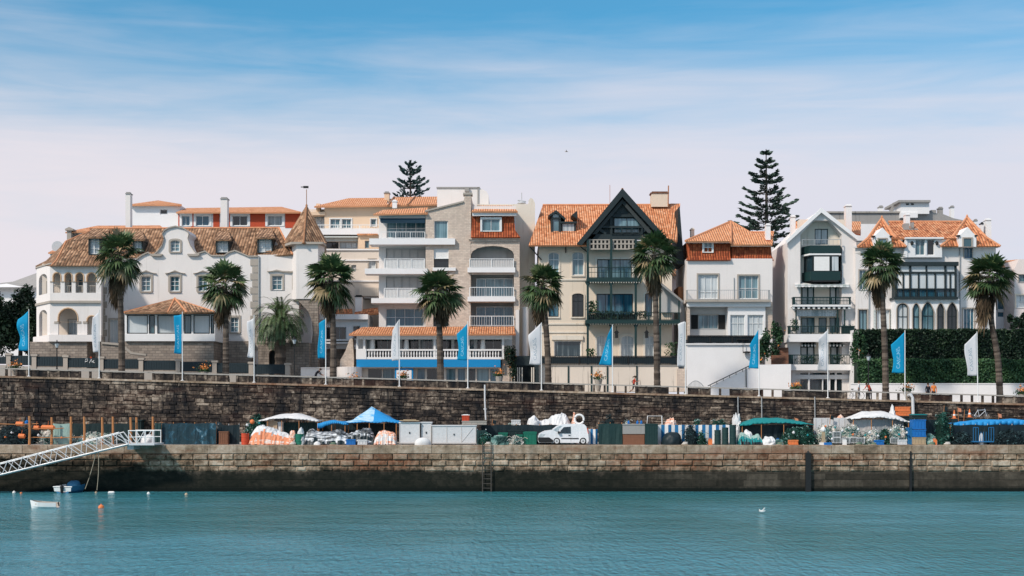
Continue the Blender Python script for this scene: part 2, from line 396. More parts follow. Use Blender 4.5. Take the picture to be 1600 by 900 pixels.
    def thing(s, name, mats, label, cat, group=None, smooth=False):
        xs = [p.x for p in s.v]; ys = [p.y for p in s.v]; z = min(p.z for p in s.v)
        loc = Vector(((min(xs) + max(xs)) / 2, (min(ys) + max(ys)) / 2, z))
        o = bpy.data.objects.new(name, s.mesh(name, mats, loc, smooth)); COL.objects.link(o); o.location = loc
        return tag(o, label, cat, group)
LOC = {}
def world_loc(o):
    l = Vector((0, 0, 0))
    while o: l += Vector(o.location); o = o.parent
    return l
def tag(o, label=None, cat=None, group=None, kind=None):
    if label: o['label'] = label
    if cat: o['category'] = cat
    if group: o['group'] = group
    if kind: o['kind'] = kind
    return o
def root(name, label, cat, loc, group=None, rz=0):
    o = bpy.data.objects.new(name, None); COL.objects.link(o); o.location = loc; o.rotation_euler = (0, 0, rz); o.empty_display_size = .5
    return tag(o, label, cat, group)
def struct(mb, name, mats, smooth=False):
    return tag(mb.build(name, mats, None, smooth), kind='structure')
def copy_tree(o, parent=None):
    c = o.copy(); COL.objects.link(c)
    if parent: c.parent = parent
    for ch in list(o.children): copy_tree(ch, c)
    return c

# ------------------------------------------------------------------ openings
def outline(x0, y0, x1, y1, kind='rect'):
    if kind == 'rect': return [(x0, y1), (x1, y1), (x1, y0), (x0, y0)]
    w = x1 - x0; cx = (x0 + x1) / 2; pts = [(x0, y1), (x1, y1)]
    n = 8
    if kind == 'round':
        h = min(w / 2, y1 - y0)
        for k in range(n + 1): t = math.pi * k / n; pts.append((cx + w / 2 * math.cos(t), y0 + h - h * math.sin(t)))
    elif kind == 'seg':
        h = w * .2
        for k in range(n + 1): t = math.pi * k / n; pts.append((cx + w / 2 * math.cos(t), y0 + h - h * math.sin(t)))
    elif kind == 'point':
        h = w * .8
        for k in range(n + 1):
            t = k / n; s = abs(2 * t - 1); pts.append((x1 - w * t, y0 + h * (s ** 1.9)))
    return pts
def inpoly(x, y, poly):
    c = False; n = len(poly)
    for i in range(n):
        x1, y1 = poly[i]; x2, y2 = poly[(i + 1) % n]
        if (y1 > y) != (y2 > y) and x < (x2 - x1) * (y - y1) / (y2 - y1) + x1: c = not c
    return c
class Bld:
    def __init__(s, name, label, cat, px, Y, group=None):
        b = P(px, 600, Y); s.Y = Y; s.holes = []
        s.r = root(name, label, cat, (b.x, Y, zt(b.x)), group)
    def part(s, name, mb, mats, smooth=False, parent=None): return mb.build(name, mats, parent or s.r, smooth)
    def hole(s, x0, y0, x1, y1, kind='rect', Y=None):
        s.holes.append((outline(x0, y0, x1, y1, kind), Y or s.Y))
    def win(s, x0, y0, x1, y1, cols=2, rows=2, frame='white_paint', glass='glass', kind='rect', fr=1.1, bar=.7, sur=None, sw=2.5, sill=None, Y=None, hole=True, dep=.22, name='window', splits=None, proud=.07, shutters=None):
        Y = Y or s.Y
        if hole: s.hole(x0, y0, x1, y1, kind, Y)
        f = MB(); yf = Y + dep - .09
        f.ring(outline(x0, y0, x1, y1, kind), outline(x0 + fr, y0 + fr, x1 - fr, y1 - fr, kind), yf, .1)
        for k in range(1, cols):
            x = x0 + (x1 - x0) * k / cols; f.pb(x - bar / 2, y0 + fr, x + bar / 2, y1 - fr, yf + .012, .06)
        for k in (splits if splits is not None else [k / rows for k in range(1, rows)]):
            y = y0 + (y1 - y0) * k; f.pb(x0 + fr, y - bar / 2, x1 - fr, y + bar / 2, yf + .02, .05)
        o = s.part(name, f, frame)
        p = MB(); p.face([P(x, y, Y + dep) for x, y in outline(x0, y0, x1, y1, kind)]); s.part('pane', p, glass, parent=o)
        if sur:
            q = MB(); q.ring(outline(x0 - sw, y0 - sw, x1 + sw, y1 + .2, kind), outline(x0 - .1, y0 - .1, x1 + .1, y1 + .1, kind), Y - proud, proud + .05)
            s.part('surround', q, sur, parent=o)
        if sill:
            q = MB(); q.pb(x0 - 2, y1 + .3, x1 + 2, y1 + 2, Y - .14, .16); s.part('sill', q, sill, parent=o)
        if shutters:
            for a, b in ((x0 - shutters[0], x0 - .4), (x1 + .4, x1 + shutters[0])):
                q = MB(); q.pb(a, y0, b, y1, Y - .07, .05)
                m = 7
                for k in range(m): yy = y0 + (y1 - y0) * (k + .5) / m; q.pb(a + .5, yy - .3, b - .5, yy + .3, Y - .10, .03)
                s.part('shutter', q, shutters[1], parent=o)
        return o
    def wall(s, poly, mat, depth=8, Y=None, name='wall', rev=.24, back=True):
        Y = Y or s.Y
        hs = [h for h, hy in s.holes if abs(hy - Y) < 1e-6 and inpoly(sum(x for x, y in h) / len(h), sum(y for x, y in h) / len(h), poly)]
        s.holes = [(h, hy) for h, hy in s.holes if h not in hs]
        V = []; E = []
        for lp in [poly] + hs:
            i = len(V); V += [Vector((x, y)) for x, y in lp]; E += [(i + k, i + (k + 1) % len(lp)) for k in range(len(lp))]
        vo, eo, fo, *_ = delaunay_2d_cdt(V, E, [], 0, 1e-5)
        mb = MB(); i0 = 0; mb.v = [P(v.x, v.y, Y) for v in vo]
        for f in fo:
            cx = sum(vo[k].x for k in f) / 3; cy = sum(vo[k].y for k in f) / 3
            if not inpoly(cx, cy, poly) or any(inpoly(cx, cy, h) for h in hs): continue
            q = list(f)
            if (mb.v[q[1]] - mb.v[q[0]]).cross(mb.v[q[2]] - mb.v[q[0]]).y > 0: q.reverse()
            mb.f.append(q); mb.m.append(0); mb.c.append(.5)
        def side(lp, d):
            F = [P(x, y, Y) for x, y in lp]; D = Vector((0, d, 0))
            for k in range(len(F)): j = (k + 1) % len(F); mb.face([F[k], F[j], F[j] + D, F[k] + D])
        side(poly, depth)
        for h in hs: side(h, rev)
        if back:
            F = [P(x, y, Y) + Vector((0, depth, 0)) for x, y in poly]; mb.face(F)
        return s.part(name, mb, mat)
    def box(s, name, x0, y0, x1, y1, Y, d, mat):
        m = MB(); m.pb(x0, y0, x1, y1, Y, d); return s.part(name, m, mat)
    def rail(s, x0, x1, yt, yb, Y, mat='white_paint', n=None, th=.045, mid=None, ret=0.0, name='railing', infill=None, post=None):
        m = MB(); a = P(x0, yt, Y); b = P(x1, yb, Y); z0, z1 = b.z, a.z
        n = n or max(2, int((b.x - a.x) / .16))
        m.box((a.x, Y - th, z1 - th * 1.6), (b.x, Y + th, z1)); m.box((a.x, Y - th * .6, z0 + .02), (b.x, Y + th * .6, z0 + .06))
        if mid:
            for q in mid: zz = z0 + (z1 - z0) * q; m.box((a.x, Y - th * .5, zz - th * .5), (b.x, Y + th * .5, zz + th * .5))
        for k in range(n + 1):
            x = a.x + (b.x - a.x) * k / n; w = th * .32
            m.box((x - w, Y - w, z0 + .06), (x + w, Y + w, z1 - th * 1.6))
        for k in range((post or 3) + 1):
            x = a.x + (b.x - a.x) * k / (post or 3); x = min(max(x, a.x + th), b.x - th)
            m.box((x - th, Y - th * .8, z0), (x + th, Y + th * .8, z1 - .01))
        if ret:
            for x in (a.x, b.x):
                m.box((x - th, Y, z1 - th * 1.6), (x + th, Y + ret, z1)); k = 0
                for k in range(int(ret / .16)): m.box((x - .014, Y + k * .16, z0), (x + .014, Y + k * .16 + .028, z1 - th))
        if infill: m.box((a.x + .02, Y + th * 1.1, z0 + .08), (b.x - .02, Y + th * 1.1 + .02, z1 - .1), 1)
        return s.part(name, m, [mat, infill] if infill else mat)
    def chimney(s, x0, y0, x1, y1, Y, d=.7, mat='white_wall', cap='concrete', flare=1.0):
        m = MB(); m.pb(x0, y0 + 3, x1, y1, Y, d); w = flare
        m.pb(x0 - w, y0 + 1.6, x1 + w, y0 + 3, Y - .08, d + .16, 1); m.pb(x0 + .8, y0, x1 - .8, y0 + 1.6, Y + .1, d - .2, 1)
        return s.part('chimney', m, [mat, cap])

# ------------------------------------------------------------------ shared builders
def dome(c, rx, ry, h, seed=0, amp=.18, fr=1.5, nu=26, nv=10, flat=1.0, sharp=0.0):
    """lumpy heap standing on the plane z=c.z : returns MB with per-face random tone"""
    m = MB(); c = Vector(c); rows = []
    for j in range(nv + 1):
        v = j / nv; row = []
        for i in range(nu):
            a = 2 * math.pi * i / nu
            rr = (1 - v ** 2.2) ** .5 if j < nv else 0.0
            z = v ** flat
            q = Vector((math.cos(a) * rr * rx, math.sin(a) * rr * ry, z * h))
            nn = mnoise.noise(q * fr + Vector((seed * 3.7, seed * 1.3, 0))) + .5 * mnoise.noise(q * fr * 2.3 + Vector((0, seed, 0)))
            if sharp: nn = nn * (1 - sharp) + sharp * (1 - 2 * abs(mnoise.noise(q * fr * 1.7 + Vector((seed, 0, 2)))))
            k = 1 + amp * nn
            row.append(c + Vector((q.x * k, q.y * k, max(0, q.z * (1 + amp * 1.2 * nn)) if j else 0)))
        rows.append(row)
    i0 = len(m.v)
    for r in rows: m.v += r
    for j in range(nv):
        for i in range(nu):
            m.f.append([i0 + j * nu + i, i0 + j * nu + (i + 1) % nu, i0 + (j + 1) * nu + (i + 1) % nu, i0 + (j + 1) * nu + i]); m.m.append(0)
            p = rows[j][i]; m.c.append(.5 + .5 * mnoise.noise(p * 1.4 + Vector((seed, 0, 0))))
    return m

def text_mesh(body, size=1.0):
    cu = bpy.data.curves.new('letters', 'FONT'); cu.body = body; cu.size = size; cu.align_x = 'CENTER'; cu.align_y = 'CENTER'; cu.resolution_u = 2
    o = bpy.data.objects.new('letters', cu); COL.objects.link(o); bpy.context.view_layer.update()
    me = bpy.data.meshes.new_from_object(o.evaluated_get(bpy.context.evaluated_depsgraph_get()))
    V = [v.co.copy() for v in me.vertices]; F = [list(p.vertices) for p in me.polygons]
    bpy.data.objects.remove(o); bpy.data.curves.remove(cu); bpy.data.meshes.remove(me)
    return V, F
# ------------------------------------------------------------------ ground, water, quay
def build_setting():
    m = MB(); m.face([(-2500, -2500, -3.8), (2500, -2500, -3.8), (2500, .6, -3.8), (-2500, .6, -3.8)]); struct(m, 'sea_water', 'sea_water')
    m = MB()
    xs = [-2500, -75] + list(range(-70, 75, 10)) + [75, 2500]
    for a, b in zip(xs, xs[1:]):
        m.face([(a, 11.5, zt(a) - .02), (b, 11.5, zt(b) - .02), (b, 21, zt(b) - .02), (a, 21, zt(a) - .02)], 0)
        m.face([(a, 21, zt(a)), (b, 21, zt(b)), (b, 140, zt(b) + 1), (a, 140, zt(a) + 1)], 1)
        m.face([(a, 140, zt(a) + 1), (b, 140, zt(b) + 1), (b, 3000, 4.5), (a, 3000, 4.5)], 1)
    struct(m, 'promenade_ground', ['terrace', 'concrete'])
    m = MB(); m.box((-90, .45, -5.5), (90, 11.6, -.004)); struct(m, 'quay_ground', 'terrace')
    # low hill behind the roofs on the left
    m = MB(); A = [(-150, 150), (-98, 150), (-88, 150), (-70, 150)]
    rg = random.Random(3)
    # quay wall of real blocks
    q = MB(); cap = MB(); low = MB()
    def blocks(mb, x0, x1, z0f, z1f, Y, w, wj, rel, rg, inset=.03, start=0.0):
        x = x0 + rg.uniform(0, w) * -1
        while x < x1:
            ww = w * rg.uniform(1 - wj, 1 + wj * 1.6); a, b = x + .012, x + ww - .012
            j0, j1 = (rg.gauss(0, .035), rg.gauss(0, .035)) if rel == .10 and w < 1 else (rg.gauss(0, .008), rg.gauss(0, .008))
            za0, za1, zb0, zb1 = z0f(a) + .012 + j0, z1f(a) - .012 + j1, z0f(b) + .012 + j0, z1f(b) - .012 + j1
            d = rg.uniform(.35, 1) * rel; c = min(1, max(0, rg.gauss(.5, .22))); i = inset * rg.uniform(.7, 1.5)
            F = [Vector((a + i, Y - d, za0 + i)), Vector((b - i, Y - d * rg.uniform(.6, 1.1), zb0 + i)), Vector((b - i, Y - d * rg.uniform(.6, 1.1), zb1 - i)), Vector((a + i, Y - d, za1 - i))]
            B = [Vector((a, Y, za0)), Vector((b, Y, zb0)), Vector((b, Y, zb1)), Vector((a, Y, za1))]
            mb.face(F, 0, c)
            for k in range(4): j = (k + 1) % 4; mb.face([B[k], B[j], F[j], F[k]], 0, c * .9)
            x += ww
    X0, X1 = -72, 72
    c = lambda v: (lambda x: v)
    blocks(cap, X0, X1, c(-.70), c(-.02), -.05, 2.1, .3, .05, rg, .015)
    cap.box((X0, -.05, -.70), (X1, .5, 0), 0, .55)
    for k, (a, b) in enumerate(((-1.22, -.72), (-1.72, -1.24), (-2.15, -1.74))): blocks(q, X0, X1, c(a), c(b), .02, 1.15, .3, .17 if k < 2 else .10, rg, .07)
    q.box((X0, .02, -2.2), (X1, .5, -.72), 0, .1)
    low.box((X0, .015, -2.35), (X1, .5, -2.17), 0, .5)
    blocks(low, X0, X1, c(-2.85), c(-2.34), .03, 2.4, .3, .02, rg, .01)
    blocks(low, X0, X1, c(-3.4), c(-2.87), .03, 2.4, .3, .02, rg, .01)
    blocks(low, X0, X1, c(-5.0), c(-3.42), .03, 2.4, .3, .03, rg, .01)
    low.box((X0, .03, -5.5), (X1, .5, -2.33), 0, .3)
    r = root('quay_wall', 'stained stone quay wall above the water with a dark band of tidal growth', 'quay wall', (0, 0, 0))
    q.build('rusticated_course', 'quay_stone', r); cap.build('capstone', 'quay_cap', r); low.build('footing', 'quay_low', r)
    # expansion slots with dark timbers
    def pxs(px): return XQ(px, 0)
    m = MB(); x = pxs(1262); m.box((x - .22, -.30, -4.6), (x + .22, -.02, -.62)); m.tube([(x, -.16, -.62), (x, -.16, -.45)], [.14, .02], 8)
    m.thing('fender_timber', 'black_paint', 'thick black fender timber standing upright against the quay wall', 'fender')
    m = MB(); x = pxs(1422); m.box((x - .08, -.22, -4.6), (x + .08, -.02, -1.0)); m.box((x - .05, -.2, -1.0), (x + .05, -.02, -.5))
    m.thing('fender_timber', 'black_paint', 'thin black fender strip on the quay wall below the blue crates', 'fender')
    # promenade retaining wall
    w = MB(); n = 15
    def zz(k): return lambda x: (zt(x) - .16) * k / n
    hs = [0]
    while hs[-1] < 1: hs.append(hs[-1] + rg.uniform(.8, 1.25) / n)
    hs = [h / hs[-1] for h in hs]
    for a, b in zip(hs, hs[1:]):
        blocks(w, X0, X1, (lambda x, a=a: (zt(x) - .14) * a), (lambda x, b=b: (zt(x) - .14) * b), 11.02, .82, .45, .10, rg, .035)
    w.face([(X0, 11.02, 0), (X1, 11.02, 0), (X1, 11.02, zt(X1) - .1), (X0, 11.02, zt(X0) - .1)], 0, .0)
    w.face([(X0, 11.5, 0), (X1, 11.5, 0), (X1, 11.5, zt(X1) - .1), (X0, 11.5, zt(X0) - .1)], 0, .0)
    cp = MB(); x = X0
    while x < X1:
        b = min(X1, x + rg.uniform(1.4, 2.4)); A = [(x + .01, 10.86, zt(x) - .14), (b - .01, 10.86, zt(b) - .14), (b - .01, 11.62, zt(b) - .14), (x + .01, 11.62, zt(x) - .14)]
        B = [(p[0], p[1], p[2] + .17) for p in A]; cl = rg.uniform(.25, .75)
        cp.face(list(reversed(A)), 0, cl); cp.face(B, 0, cl)
        for k in range(4): j = (k + 1) % 4; cp.face([A[k], A[j], B[j], B[k]], 0, cl)
        x = b
    r = root('promenade_wall', 'tall retaining wall of dark weathered stone blocks under the promenade', 'retaining wall', (0, 11.3, 0))
    w.build('stone_face', 'promenade_stone', r); cp.build('coping', 'quay_cap', r)
    # parapet : rail on posts, solid slabs between, some bays left open
    r = root('promenade_parapet', 'low stone parapet with a pale handrail along the promenade edge', 'parapet', (0, 11.35, zt(0)))
    far = MB(); ra = MB(); Y = 11.3
    opens = [(-900, -4), (0, 34), (90, 100), (128, 160), (222, 232), (258, 264), (352, 375), (905, 995), (1051, 1078), (1104, 1142), (1190, 1222), (1327, 1424), (1483, 1576), (1608, 3000)]
    px = -400; sol = None
    while px < 2000:
        nx = px + 16.4; a, b = XQ(px, Y), XQ(nx, Y); z0, z1 = zt(a) + .02, zt(b) + .02; mid = px + 8.2; seen = -17 < px < 1600
        pos = MB() if seen else far; pos.box((a - .09, Y - .09, z0 - .02), (a + .09, Y + .12, z0 + .62), 0, rg.random())
        if seen: pos.build('post', 'promenade_stone', r)
        if not any(p <= mid <= q for p, q in opens):
            sol = sol or MB(); cl = min(1, max(0, rg.gauss(.4, .25))); A = [(a, Y - .04, z0), (b, Y - .04, z1), (b, Y - .04, z1 + .6), (a, Y - .04, z0 + .6)]
            B = [(p[0], Y + .08, p[2]) for p in A]
            sol.face(A, 0, cl); sol.face(list(reversed(B)), 0, cl)
            for k in range(4): j = (k + 1) % 4; sol.face([A[k], B[k], B[j], A[j]], 0, cl)
        elif sol: sol.build('infill_slab', 'promenade_stone', r); sol = None
        A = [(a, Y - .13, z0 + .62), (b, Y - .13, z1 + .62), (b, Y + .15, z1 + .62), (a, Y + .15, z0 + .62)]; B = [(p[0], p[1], p[2] + .11) for p in A]
        ra.face(list(reversed(A))); ra.face(B); ra.face([A[0], A[1], B[1], B[0]]); ra.face([A[2], A[3], B[3], B[2]])
        px = nx
    if sol: sol.build('infill_slab', 'promenade_stone', r)
    tag(far.build('far_posts', 'promenade_stone', r), kind='stuff'); ra.build('handrail', 'rail_stone', r)
build_setting()

# ------------------------------------------------------------------ white manor on the left
def roof_part(b, planes, mat, ridges=(), rm='ridge_tile', under='white_wall', th=.16, name='roof', parent=None):
    m = MB()
    for p in planes: m.roof(p, th)
    for a, c in ridges: m.ridge(a, c)
    return b.part(name, m, [mat, under, rm], parent=parent)
def manor():
    Y = 27; b = Bld('manor_house', 'long white manor with a brown tiled roof, arched corner loggia and pointed turret', 'manor house', 280, Y)
    W = dict(cols=2, rows=2, sur='stone_trim', sw=3.2, sill='stone_trim', glass='glass_teal')
    # main wall with scrolled gable
    for x0, y0, x1, y1 in ((221, 432, 235.5, 455), (266, 432, 280.5, 455), (310, 432, 324.5, 455)):
        b.win(x0, y0, x1, y1, splits=[.35, .62], **W)
        m = MB()
        m.prism([(x0 - 8, y0 - 4), (x0 - 8, y0 - 5.5), (x0 - 2, y0 - 6), (x0 + 7, y0 - 10), (x1 + 2, y0 - 6), (x1 + 8, y0 - 5.5), (x1 + 8, y0 - 4), (x0 + 7, y0 - 8)], Y - .2, .21); b.part('window_hood', m, 'stone_trim')
    b.win(266.5, 375.5, 281, 393, kind='seg', cols=2, rows=3, sur='stone_trim', sw=3, sill='stone_trim', glass='glass_teal')
    b.win(360, 496, 373, 519, splits=[.35, .62], **W); b.win(173.5, 438, 184, 455, **W)
    b.win(171, 499, 184, 536, cols=2, rows=1, glass='blind_pane', sur='stone_trim', sw=2)
    top = [(158, 418), (212, 405), (222, 398), (231, 394), (238, 399), (246, 392), (253, 383), (256, 372), (253, 365), (257, 359), (263, 355.5), (274, 353), (285, 355.5), (291, 359), (295, 365), (293, 372), (297, 383), (303, 392), (308, 396), (320, 392), (330, 399), (350, 399), (357, 394), (367, 391), (379, 396), (388, 400), (403, 400)]
    b.wall([(158, 600), (403, 600)] + list(reversed(top)), 'white_wall', 9)
    m = MB()   # moulded coping along the wave of the parapet
    for a, c in zip(top[1:], top[2:]):
        m.prism([(a[0], a[1] + 1.2), (a[0], a[1] - .8), (c[0], c[1] - .8), (c[0], c[1] + 1.2)], Y - .18, .2)
    for cx in (244, 302): m.prism([(cx - 10, 398), (cx - 9, 396.5), (cx + 9, 396.5), (cx + 10, 398), (cx + 6, 400), (cx - 6, 400)], Y - .3, .3)
    b.part('cornice', m, 'stone_trim')
    m = MB(); m2 = MB()
    for k in range(13):
        y = 405 + k * 11; w = 7 if k % 2 else 10
        m.pb(394 if k % 2 else 391, y, 404, y + 10, Y - .08, .1)
        if y > 440: m2.pb(157, y, 157 + w, y + 10, Y - .08, .1)
    b.part('quoins', m, 'stone_trim'); b.part('quoins', m2, 'stone_trim')
    # right wing
    b.win(425, 431, 441, 453, cols=2, splits=[.33, .6], glass='glass_teal', sur='stone_trim', sw=3); b.win(458, 431, 464, 452, cols=1, rows=1, glass='glass_pale', sur='stone_trim', sw=1.6)
    b.win(417, 500, 431, 534, cols=2, rows=1, glass='glass_teal', sur='stone_trim', sw=2.5)
    m = MB(); m.prism([(418, 425), (417, 423.5), (425, 423), (432, 421), (441, 423), (455, 423.5), (469, 422), (469, 424), (454, 426), (441, 425), (432, 423.3)], Y - .2, .21); b.part('window_hood', m, 'stone_trim')
    b.wall([(403, 545), (467, 545), (467, 398), (403, 398)], 'white_wall', 9)
    b.rail(405, 462, 523, 533, Y - .9, 'black_paint', ret=.9); b.box('balcony', 404, 533, 463, 536, Y - 1.0, 1.0, 'stone_trim')
    # turret
    Yt = 25.6; m = MB()
    pl = [(456, 27.2), (463, Yt), (497, Yt), (507, 27.6), (507, 33), (456, 33)]
    def pris(pl, y0, y1, mb):
        A = [P(x, y1, yy) for x, yy in pl]; B = [P(x, y0, yy) for x, yy in pl]
        zt_, zb = P(0, y0, Yt).z, P(0, y1, Yt).z
        for p in A: p.z = zb
        for p in B: p.z = zt_
        for k in range(len(A)): j = (k + 1) % len(A); mb.face([A[k], A[j], B[j], B[k]])
        mb.face(B); mb.face(list(reversed(A)))
    pris(pl, 382, 467, m); b.part('turret', m, 'white_wall')
    m = MB(); pris([(445, 27.0), (455, Yt - .35), (505, Yt - .35), (510, 27.4), (510, 33.2), (445, 33.2)], 378.5, 382, m); b.part('cornice', m, 'stone_trim')
    m = MB(); ap = (479, 320, 29.0)
    m.roof([(443, 380, 27.2), (474.5, 380, Yt - .6), ap]); m.roof([(474.5, 380, Yt - .6), (511, 380, 27.2), ap]); m.roof([(511, 380, 27.2), (511, 378, 33), ap]); m.roof([(511, 378, 33), (443, 378, 33), ap]); m.roof([(443, 378, 33), (443, 380, 27.2), ap])
    m.ridge((474.5, 380, Yt - .6), ap, .1); m.tube([P(479, 322, 29), P(479, 296, 29)], .04, 6, 2)
    m.pb(474, 290.5, 482, 294, 29, .06, 3); m.pb(470, 291.5, 475, 292.8, 29, .06, 3)
    b.part('turret_roof', m, ['tile_old', 'stone_trim', 'ridge_old', 'black_paint'])
    # stone corbel arch under the turret
    m = MB(); m.prism([(474, 467), (497, 467), (497, 600), (483, 600), (483, 560), (489, 520), (487, 500), (481, 486), (470, 474), (463, 467)], Yt + .1, 1.2); b.part('corbel_arch', m, 'stone_base')
    b.wall([(430, 600), (486, 600), (486, 468), (430, 468)], 'white_wall', 5, Y=28.4)
    b.hole(420, 547, 432, 600, 'round', 24.5)
    b.wall([(403, 600), (483, 600), (483, 535.5), (403, 535.5)], 'stone_base', 2.3, Y=24.5, name='stone_basement', rev=.6)
    b.box('cellar_door', 419, 548, 433, 600, 25.2, .1, 'dark_timber')
    b.wall([(334, 600), (393, 600), (393, 533), (334, 533)], 'stone_base', .8, Y=26.2, name='stone_basement')
    # corner loggia
    Yl = 24.2
    for x0, x1 in ((83, 94.5), (101, 112), (118, 130), (135.5, 150)): b.hole(x0, 426, x1, 457.5, 'round', Yl)
    b.hole(91, 481.5, 121, 523, 'round', Yl); b.hole(136, 493.5, 150, 523, 'round', Yl)
    b.wall([(78, 524), (158, 524), (158, 412), (78, 412)], 'white_wall', .45, Y=Yl, back=False)
    # chamfered left side of the loggia, with its own arches
    m = MB(); A, B = P(78, 0, Yl), P(57, 0, 28.0)
    za = lambda py: P(0, py, Yl).z
    def cham(u, py): return Vector((A.x + (B.x - A.x) * u, A.y + (B.y - A.y) * u, za(py)))
    polyc = [(0, 524), (1, 524), (1, 412), (0, 412)]
    hs = [outline(.22, 426, .86, 457.5, 'round'), ]
    def arch(u0, u1, y0, y1):
        pts = [(u0, y1), (u1, y1)]
        for k in range(9): t = math.pi * k / 8; pts.append(((u0 + u1) / 2 + (u1 - u0) / 2 * math.cos(t), y0 + 9 - 9 * math.sin(t)))
        return pts
    hs = [arch(.2, .82, 425, 457.5), arch(.2, .8, 482, 523)]
    V, E = [], []
    for lp in [polyc] + hs:
        i = len(V); V += [Vector((u * 100, y)) for u, y in lp]; E += [(i + k, i + (k + 1) % len(lp)) for k in range(len(lp))]
    vo, eo, fo, *_ = delaunay_2d_cdt(V, E, [], 0, 1e-5)
    for f in fo:
        cx = sum(vo[k].x for k in f) / 300; cy = sum(vo[k].y for k in f) / 3
        if not any(inpoly(cx, cy, h) for h in hs):
            q = [cham(vo[k].x / 100, vo[k].y) for k in f]; m.face(q); m.face([p + Vector((.28, .28, 0)) for p in reversed(q)])
    for h in hs:
        for k in range(len(h)):
            j = (k + 1) % len(h); a, c = cham(*h[k]), cham(*h[j]); m.face([a, c, c + Vector((.28, .28, 0)), a + Vector((.28, .28, 0))])
    for u in (.36, .66):
        p = cham(u, 457); m.tube([p + Vector((.14, .14, 0)), Vector((p.x + .14, p.y + .14, za(437)))], .08, 8, 1)
    b.part('loggia_side', m, ['white_wall', 'stone_trim'])
    m = MB()
    for x in (80, 97.7, 115, 132.7, 152): m.tube([P(x, 457, Yl + .2), P(x, 441, Yl + .2)], .11, 8); m.pb(x - 2, 439, x + 2, 441.5, Yl - .04, .5)
    for x in (88, 123, 133): m.tube([P(x, 523, Yl + .2), P(x, 505, Yl + .2)], .17, 8); m.pb(x - 3.5, 502, x + 3.5, 505.5, Yl - .05, .55)
    b.part('columns', m, 'stone_trim')
    m = MB()
    def band(y0, y1, out, mi=0):
        ol = [(158, Yl - out), (78 - out * 2, Yl - out), (57 - out * 9, 28.0), (57, 30), (158, 30)]
        z1, z0 = za(y0), za(y1); T = [Vector((P(x, 0, yy).x, yy, z1)) for x, yy in ol]; Bm = [Vector((p.x, p.y, z0)) for p in T]
        m.face(T, mi); m.face(list(reversed(Bm)), mi)
        for k in range(len(T)): j = (k + 1) % len(T); m.face([Bm[k], Bm[j], T[j], T[k]], mi)
    band(470, 473.5, .25, 1); band(457.5, 470, .04); band(523.5, 534, .6); band(411, 413, .2, 1)
    b.part('balcony', m, ['white_wall', 'stone_trim'])
    # inner wall of the loggia
    for x0, x1 in ((108, 116), (122, 131)): b.win(x0, 436, x1, 458, 1, 1, glass='glass_teal', Y=26.6)
    b.win(107, 500, 123, 524, 2, 1, glass='glass_pale', Y=26.6, sur='stone_trim', sw=1.5)
    b.wall([(66, 600), (160, 600), (160, 412), (66, 412)], 'beige_wall', .4, Y=26.6, name='loggia_inner_wall')
    m = MB()
    for x0, x1, y0, y1 in ((83, 94.5, 426, 440), (101, 112, 426, 440), (118, 130, 426, 440), (135.5, 150, 426, 440), (91, 121, 481.5, 503), (136, 150, 493.5, 503)):
        q = MB(); q.ring(outline(x0 - 1.3, y0 - 1.3, x1 + 1.3, y1, 'round'), outline(x0 + .2, y0 + .2, x1 - .2, y1 - .05, 'round'), Yl - .05, .4); b.part('archivolt', q, 'ochre_wall')
    b.rail(82, 152, 446, 457, Yl + .25, 'stone_trim', 26, .05)
    m = MB(); m.tube([P(404.5, 400, 26.9), P(404.5, 535, 26.9)], .06, 6); b.part('downpipe', m, 'grey_paint')
    b.wall([(66, 600), (136, 600), (136, 534), (47, 534), (47, 600)][0:1] + [(136, 600), (136, 534), (47, 534), (47, 600)], 'stone_base', 5, Y=23.9, name='stone_basement')
    # roofs
    hip = [(55, 415.5, 28.6), (72, 407, 28.8), (92, 388, 29.4), (102, 376, 29.8), (150, 357, 32)]
    front = [(80, 415, 23.6), (88, 407, 24.3), (97, 390, 26.5), (103, 377, 28.0), (150, 357, 32)]
    m = MB()
    for k in range(4):
        a, c, d, e = front[k], front[k + 1], hip[k], hip[k + 1]
        m.roof([d, a, c, e] if k < 3 else [d, a, c], .12); 
        rx = 160 + k * 2
        if k < 3: m.roof([a, (170, a[1], a[2]), (170, c[1], c[2]), c], .12)
        m.ridge(a, c, .09)
    m.roof([front[3], (170, 377, 28), (170, 357, 32), front[4]], .12)
    m.roof([(166, 402, 27.35), (404, 402, 27.35), (400, 356, 32), (166, 357, 32)])
    m.roof([(400, 402, 27.35), (457, 397, 26.6), (436, 356, 32), (398, 356, 32)]); m.roof([(457, 397, 26.6), (457, 397, 36), (436, 356, 32)])
    m.ridge((140, 357, 32), (437, 356, 32), .12); m.ridge((457, 397, 26.6), (436, 356, 32), .1)
    b.part('roof', m, ['tile_old', 'stone_trim', 'ridge_tile'])
    # dormers
    for x0, x1, yt, yb, o_ in ((138, 157, 370, 397, -2.4), (207, 223, 374, 392, 0), (337, 358, 374, 394, 0), (402, 426, 371, 394, 0)):
        m = MB(); m.pb(x0, yt, x1, yt + 2.5, 27.6 + o_, 3.5, 1); m.pb(x0, yt + 2.5, x0 + 2, yb, 27.8 + o_, 3, 1); m.pb(x1 - 2, yt + 2.5, x1, yb, 27.8 + o_, 3, 1); m.pb(x0, yb, x1, yb + 1.2, 27.7 + o_, 3, 1)
        m.roof([(x0 - 3, yt + .5, 27.3 + o_), (x1 + 4, yt + .5, 27.3 + o_), (x1 - 1, yt - 13, 31.3 + o_), (x0 + 5, yt - 13, 31.3 + o_)], .14, 0, 1)
        o = b.part('dormer', m, ['tile_old', 'dark_timber'])
